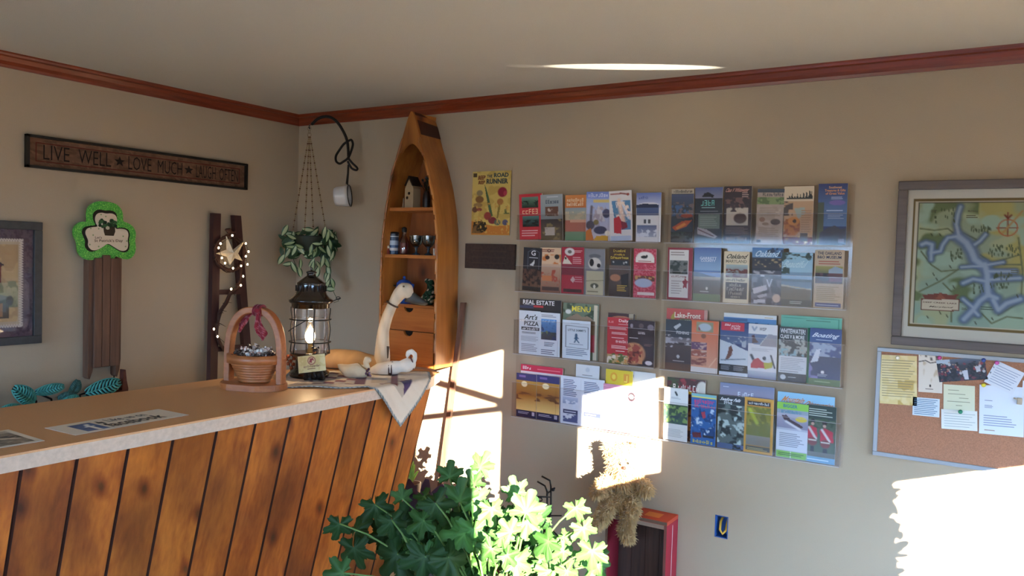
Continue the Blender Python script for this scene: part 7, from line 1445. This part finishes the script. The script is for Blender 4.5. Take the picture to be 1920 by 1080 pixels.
# --- dark leaved plant and striped plant behind
def blade(mb, p, pts, W, c0, c1, n=10):
    """strap leaf along points"""
    vs = []; cs = []; k = len(pts)
    for i, q in enumerate(pts):
        a = pts[max(0, i - 1)]; b = pts[min(k - 1, i + 1)]; dd = (b - a).normalized(); s = dd.cross(-VIEW); s = s.normalized() if s.length > 1e-4 else SIDE
        wd = W * .5 * math.sin(PI * min(.97, (i + .25) / k)) ** .7
        for x, c in ((-1, c1), (-.45, c0), (0, c0), (.45, c0), (1, c1)): vs.append(q + s * wd * x - VIEW * (abs(x) * wd * .2)); cs.append(hx(c))
    mb.add(vs, [(i * 5 + j, i * 5 + j + 1, (i + 1) * 5 + j + 1, (i + 1) * 5 + j) for i in range(k - 1) for j in range(4)], 0, cs, True)
def bez(a, b, c, n=10): return [a * (1 - s) ** 2 + b * 2 * s * (1 - s) + c * s * s for s in [i / n for i in range(n + 1)]]
pc = P(808, 1000, 1, -.3); pc.z = 0; t = thing('purple_plant', 'plant with broad dark purple leaves in a dark pot behind the counter end', 'potted plant', pc); wq = upright((pc.x, pc.y, .4))
mb = MB(); mb.lathe(pc, [(.075, 0), (.08, .02), (.1, .22), (.108, .23), (.108, .25), (.095, .25), (.001, .235)], 28, caps=False); mb.build('pot', plain('dark_plum_pot', '241820', .4), t)
mb = MB()
for (b0_, m0, e0, W) in (((815, 985), (812, 950), (838, 905), 46), ((800, 985), (795, 930), (803, 893), 22), ((790, 985), (772, 930), (766, 893), 30), ((805, 985), (760, 960), (740, 940), 24), ((822, 985), (850, 960), (858, 940), 26), ((800, 990), (790, 960), (772, 925), 26)):
    blade(mb, None, bez(wq(*b0_), wq(*m0, .03), wq(*e0, .05)), W * wq.px, '2c1a24', '3a2430')
mb.build('foliage', M_purple, t)
pc = P(748, 1010, 1, -.62); pc.x = max(pc.x, 1.62); pc.z = 0; t = thing('striped_plant', 'striped green and white leaved plant in a small pot at the counter foot', 'potted plant', pc); wq = upright((pc.x, pc.y, .4)); cu = 960 + FPX * (ROT @ (np.array([pc.x, pc.y, .4]) - CAM))[0] / (ROT @ (np.array([pc.x, pc.y, .4]) - CAM))[2]
mb = MB(); mb.lathe(pc, [(.06, 0), (.065, .02), (.085, .24), (.092, .25), (.092, .27), (.08, .27), (.001, .255)], 28, caps=False); mb.build('pot', plain('grey_pot', '4c4846', .6), t)
mb = MB()
for i in range(16):
    a = rr.uniform(-1, 1); e_ = (cu + a * 55, 985 + abs(a) * 25 - rr.uniform(0, 40)); blade(mb, None, bez(wq(cu, 1030), wq(cu + a * 28, 955, rr.uniform(-.06, .06)), wq(*e_, rr.uniform(-.1, .1))), 15 * wq.px, '3f6a38', 'b8c094')
mb.build('foliage', M_leaf, t)
# tall grass-like sprig beside the counter end
pc = P(772, 940, 1, -.33); pc.z = 0; t = thing('grassy_plant', 'small grassy plant in a dark cup beside the counter end', 'potted plant', pc); wq = upright((pc.x, pc.y, .5))
zt2 = wq(772, 905).z; mb = MB(); mb.lathe(Vector((pc.x, pc.y, 0)), [(.03, 0), (.034, zt2 * .5), (.045, zt2), (.038, zt2), (.001, zt2 - .02)], 22, caps=False); mb.build('pot', plain('maroon_cup', '3a1c1c', .35), t)
mb = MB()
for (e_, m0) in (((779, 868), (774, 885)), ((772, 872), (770, 888)), ((786, 880), (778, 888)), ((764, 882), (768, 890)), ((777, 862), (772, 880))): blade(mb, None, bez(wq(772, 907), wq(*m0), wq(*e_, .03)), 5 * wq.px, '6a9a44', 'a8c46c')
mb.build('foliage', M_leaf, t)
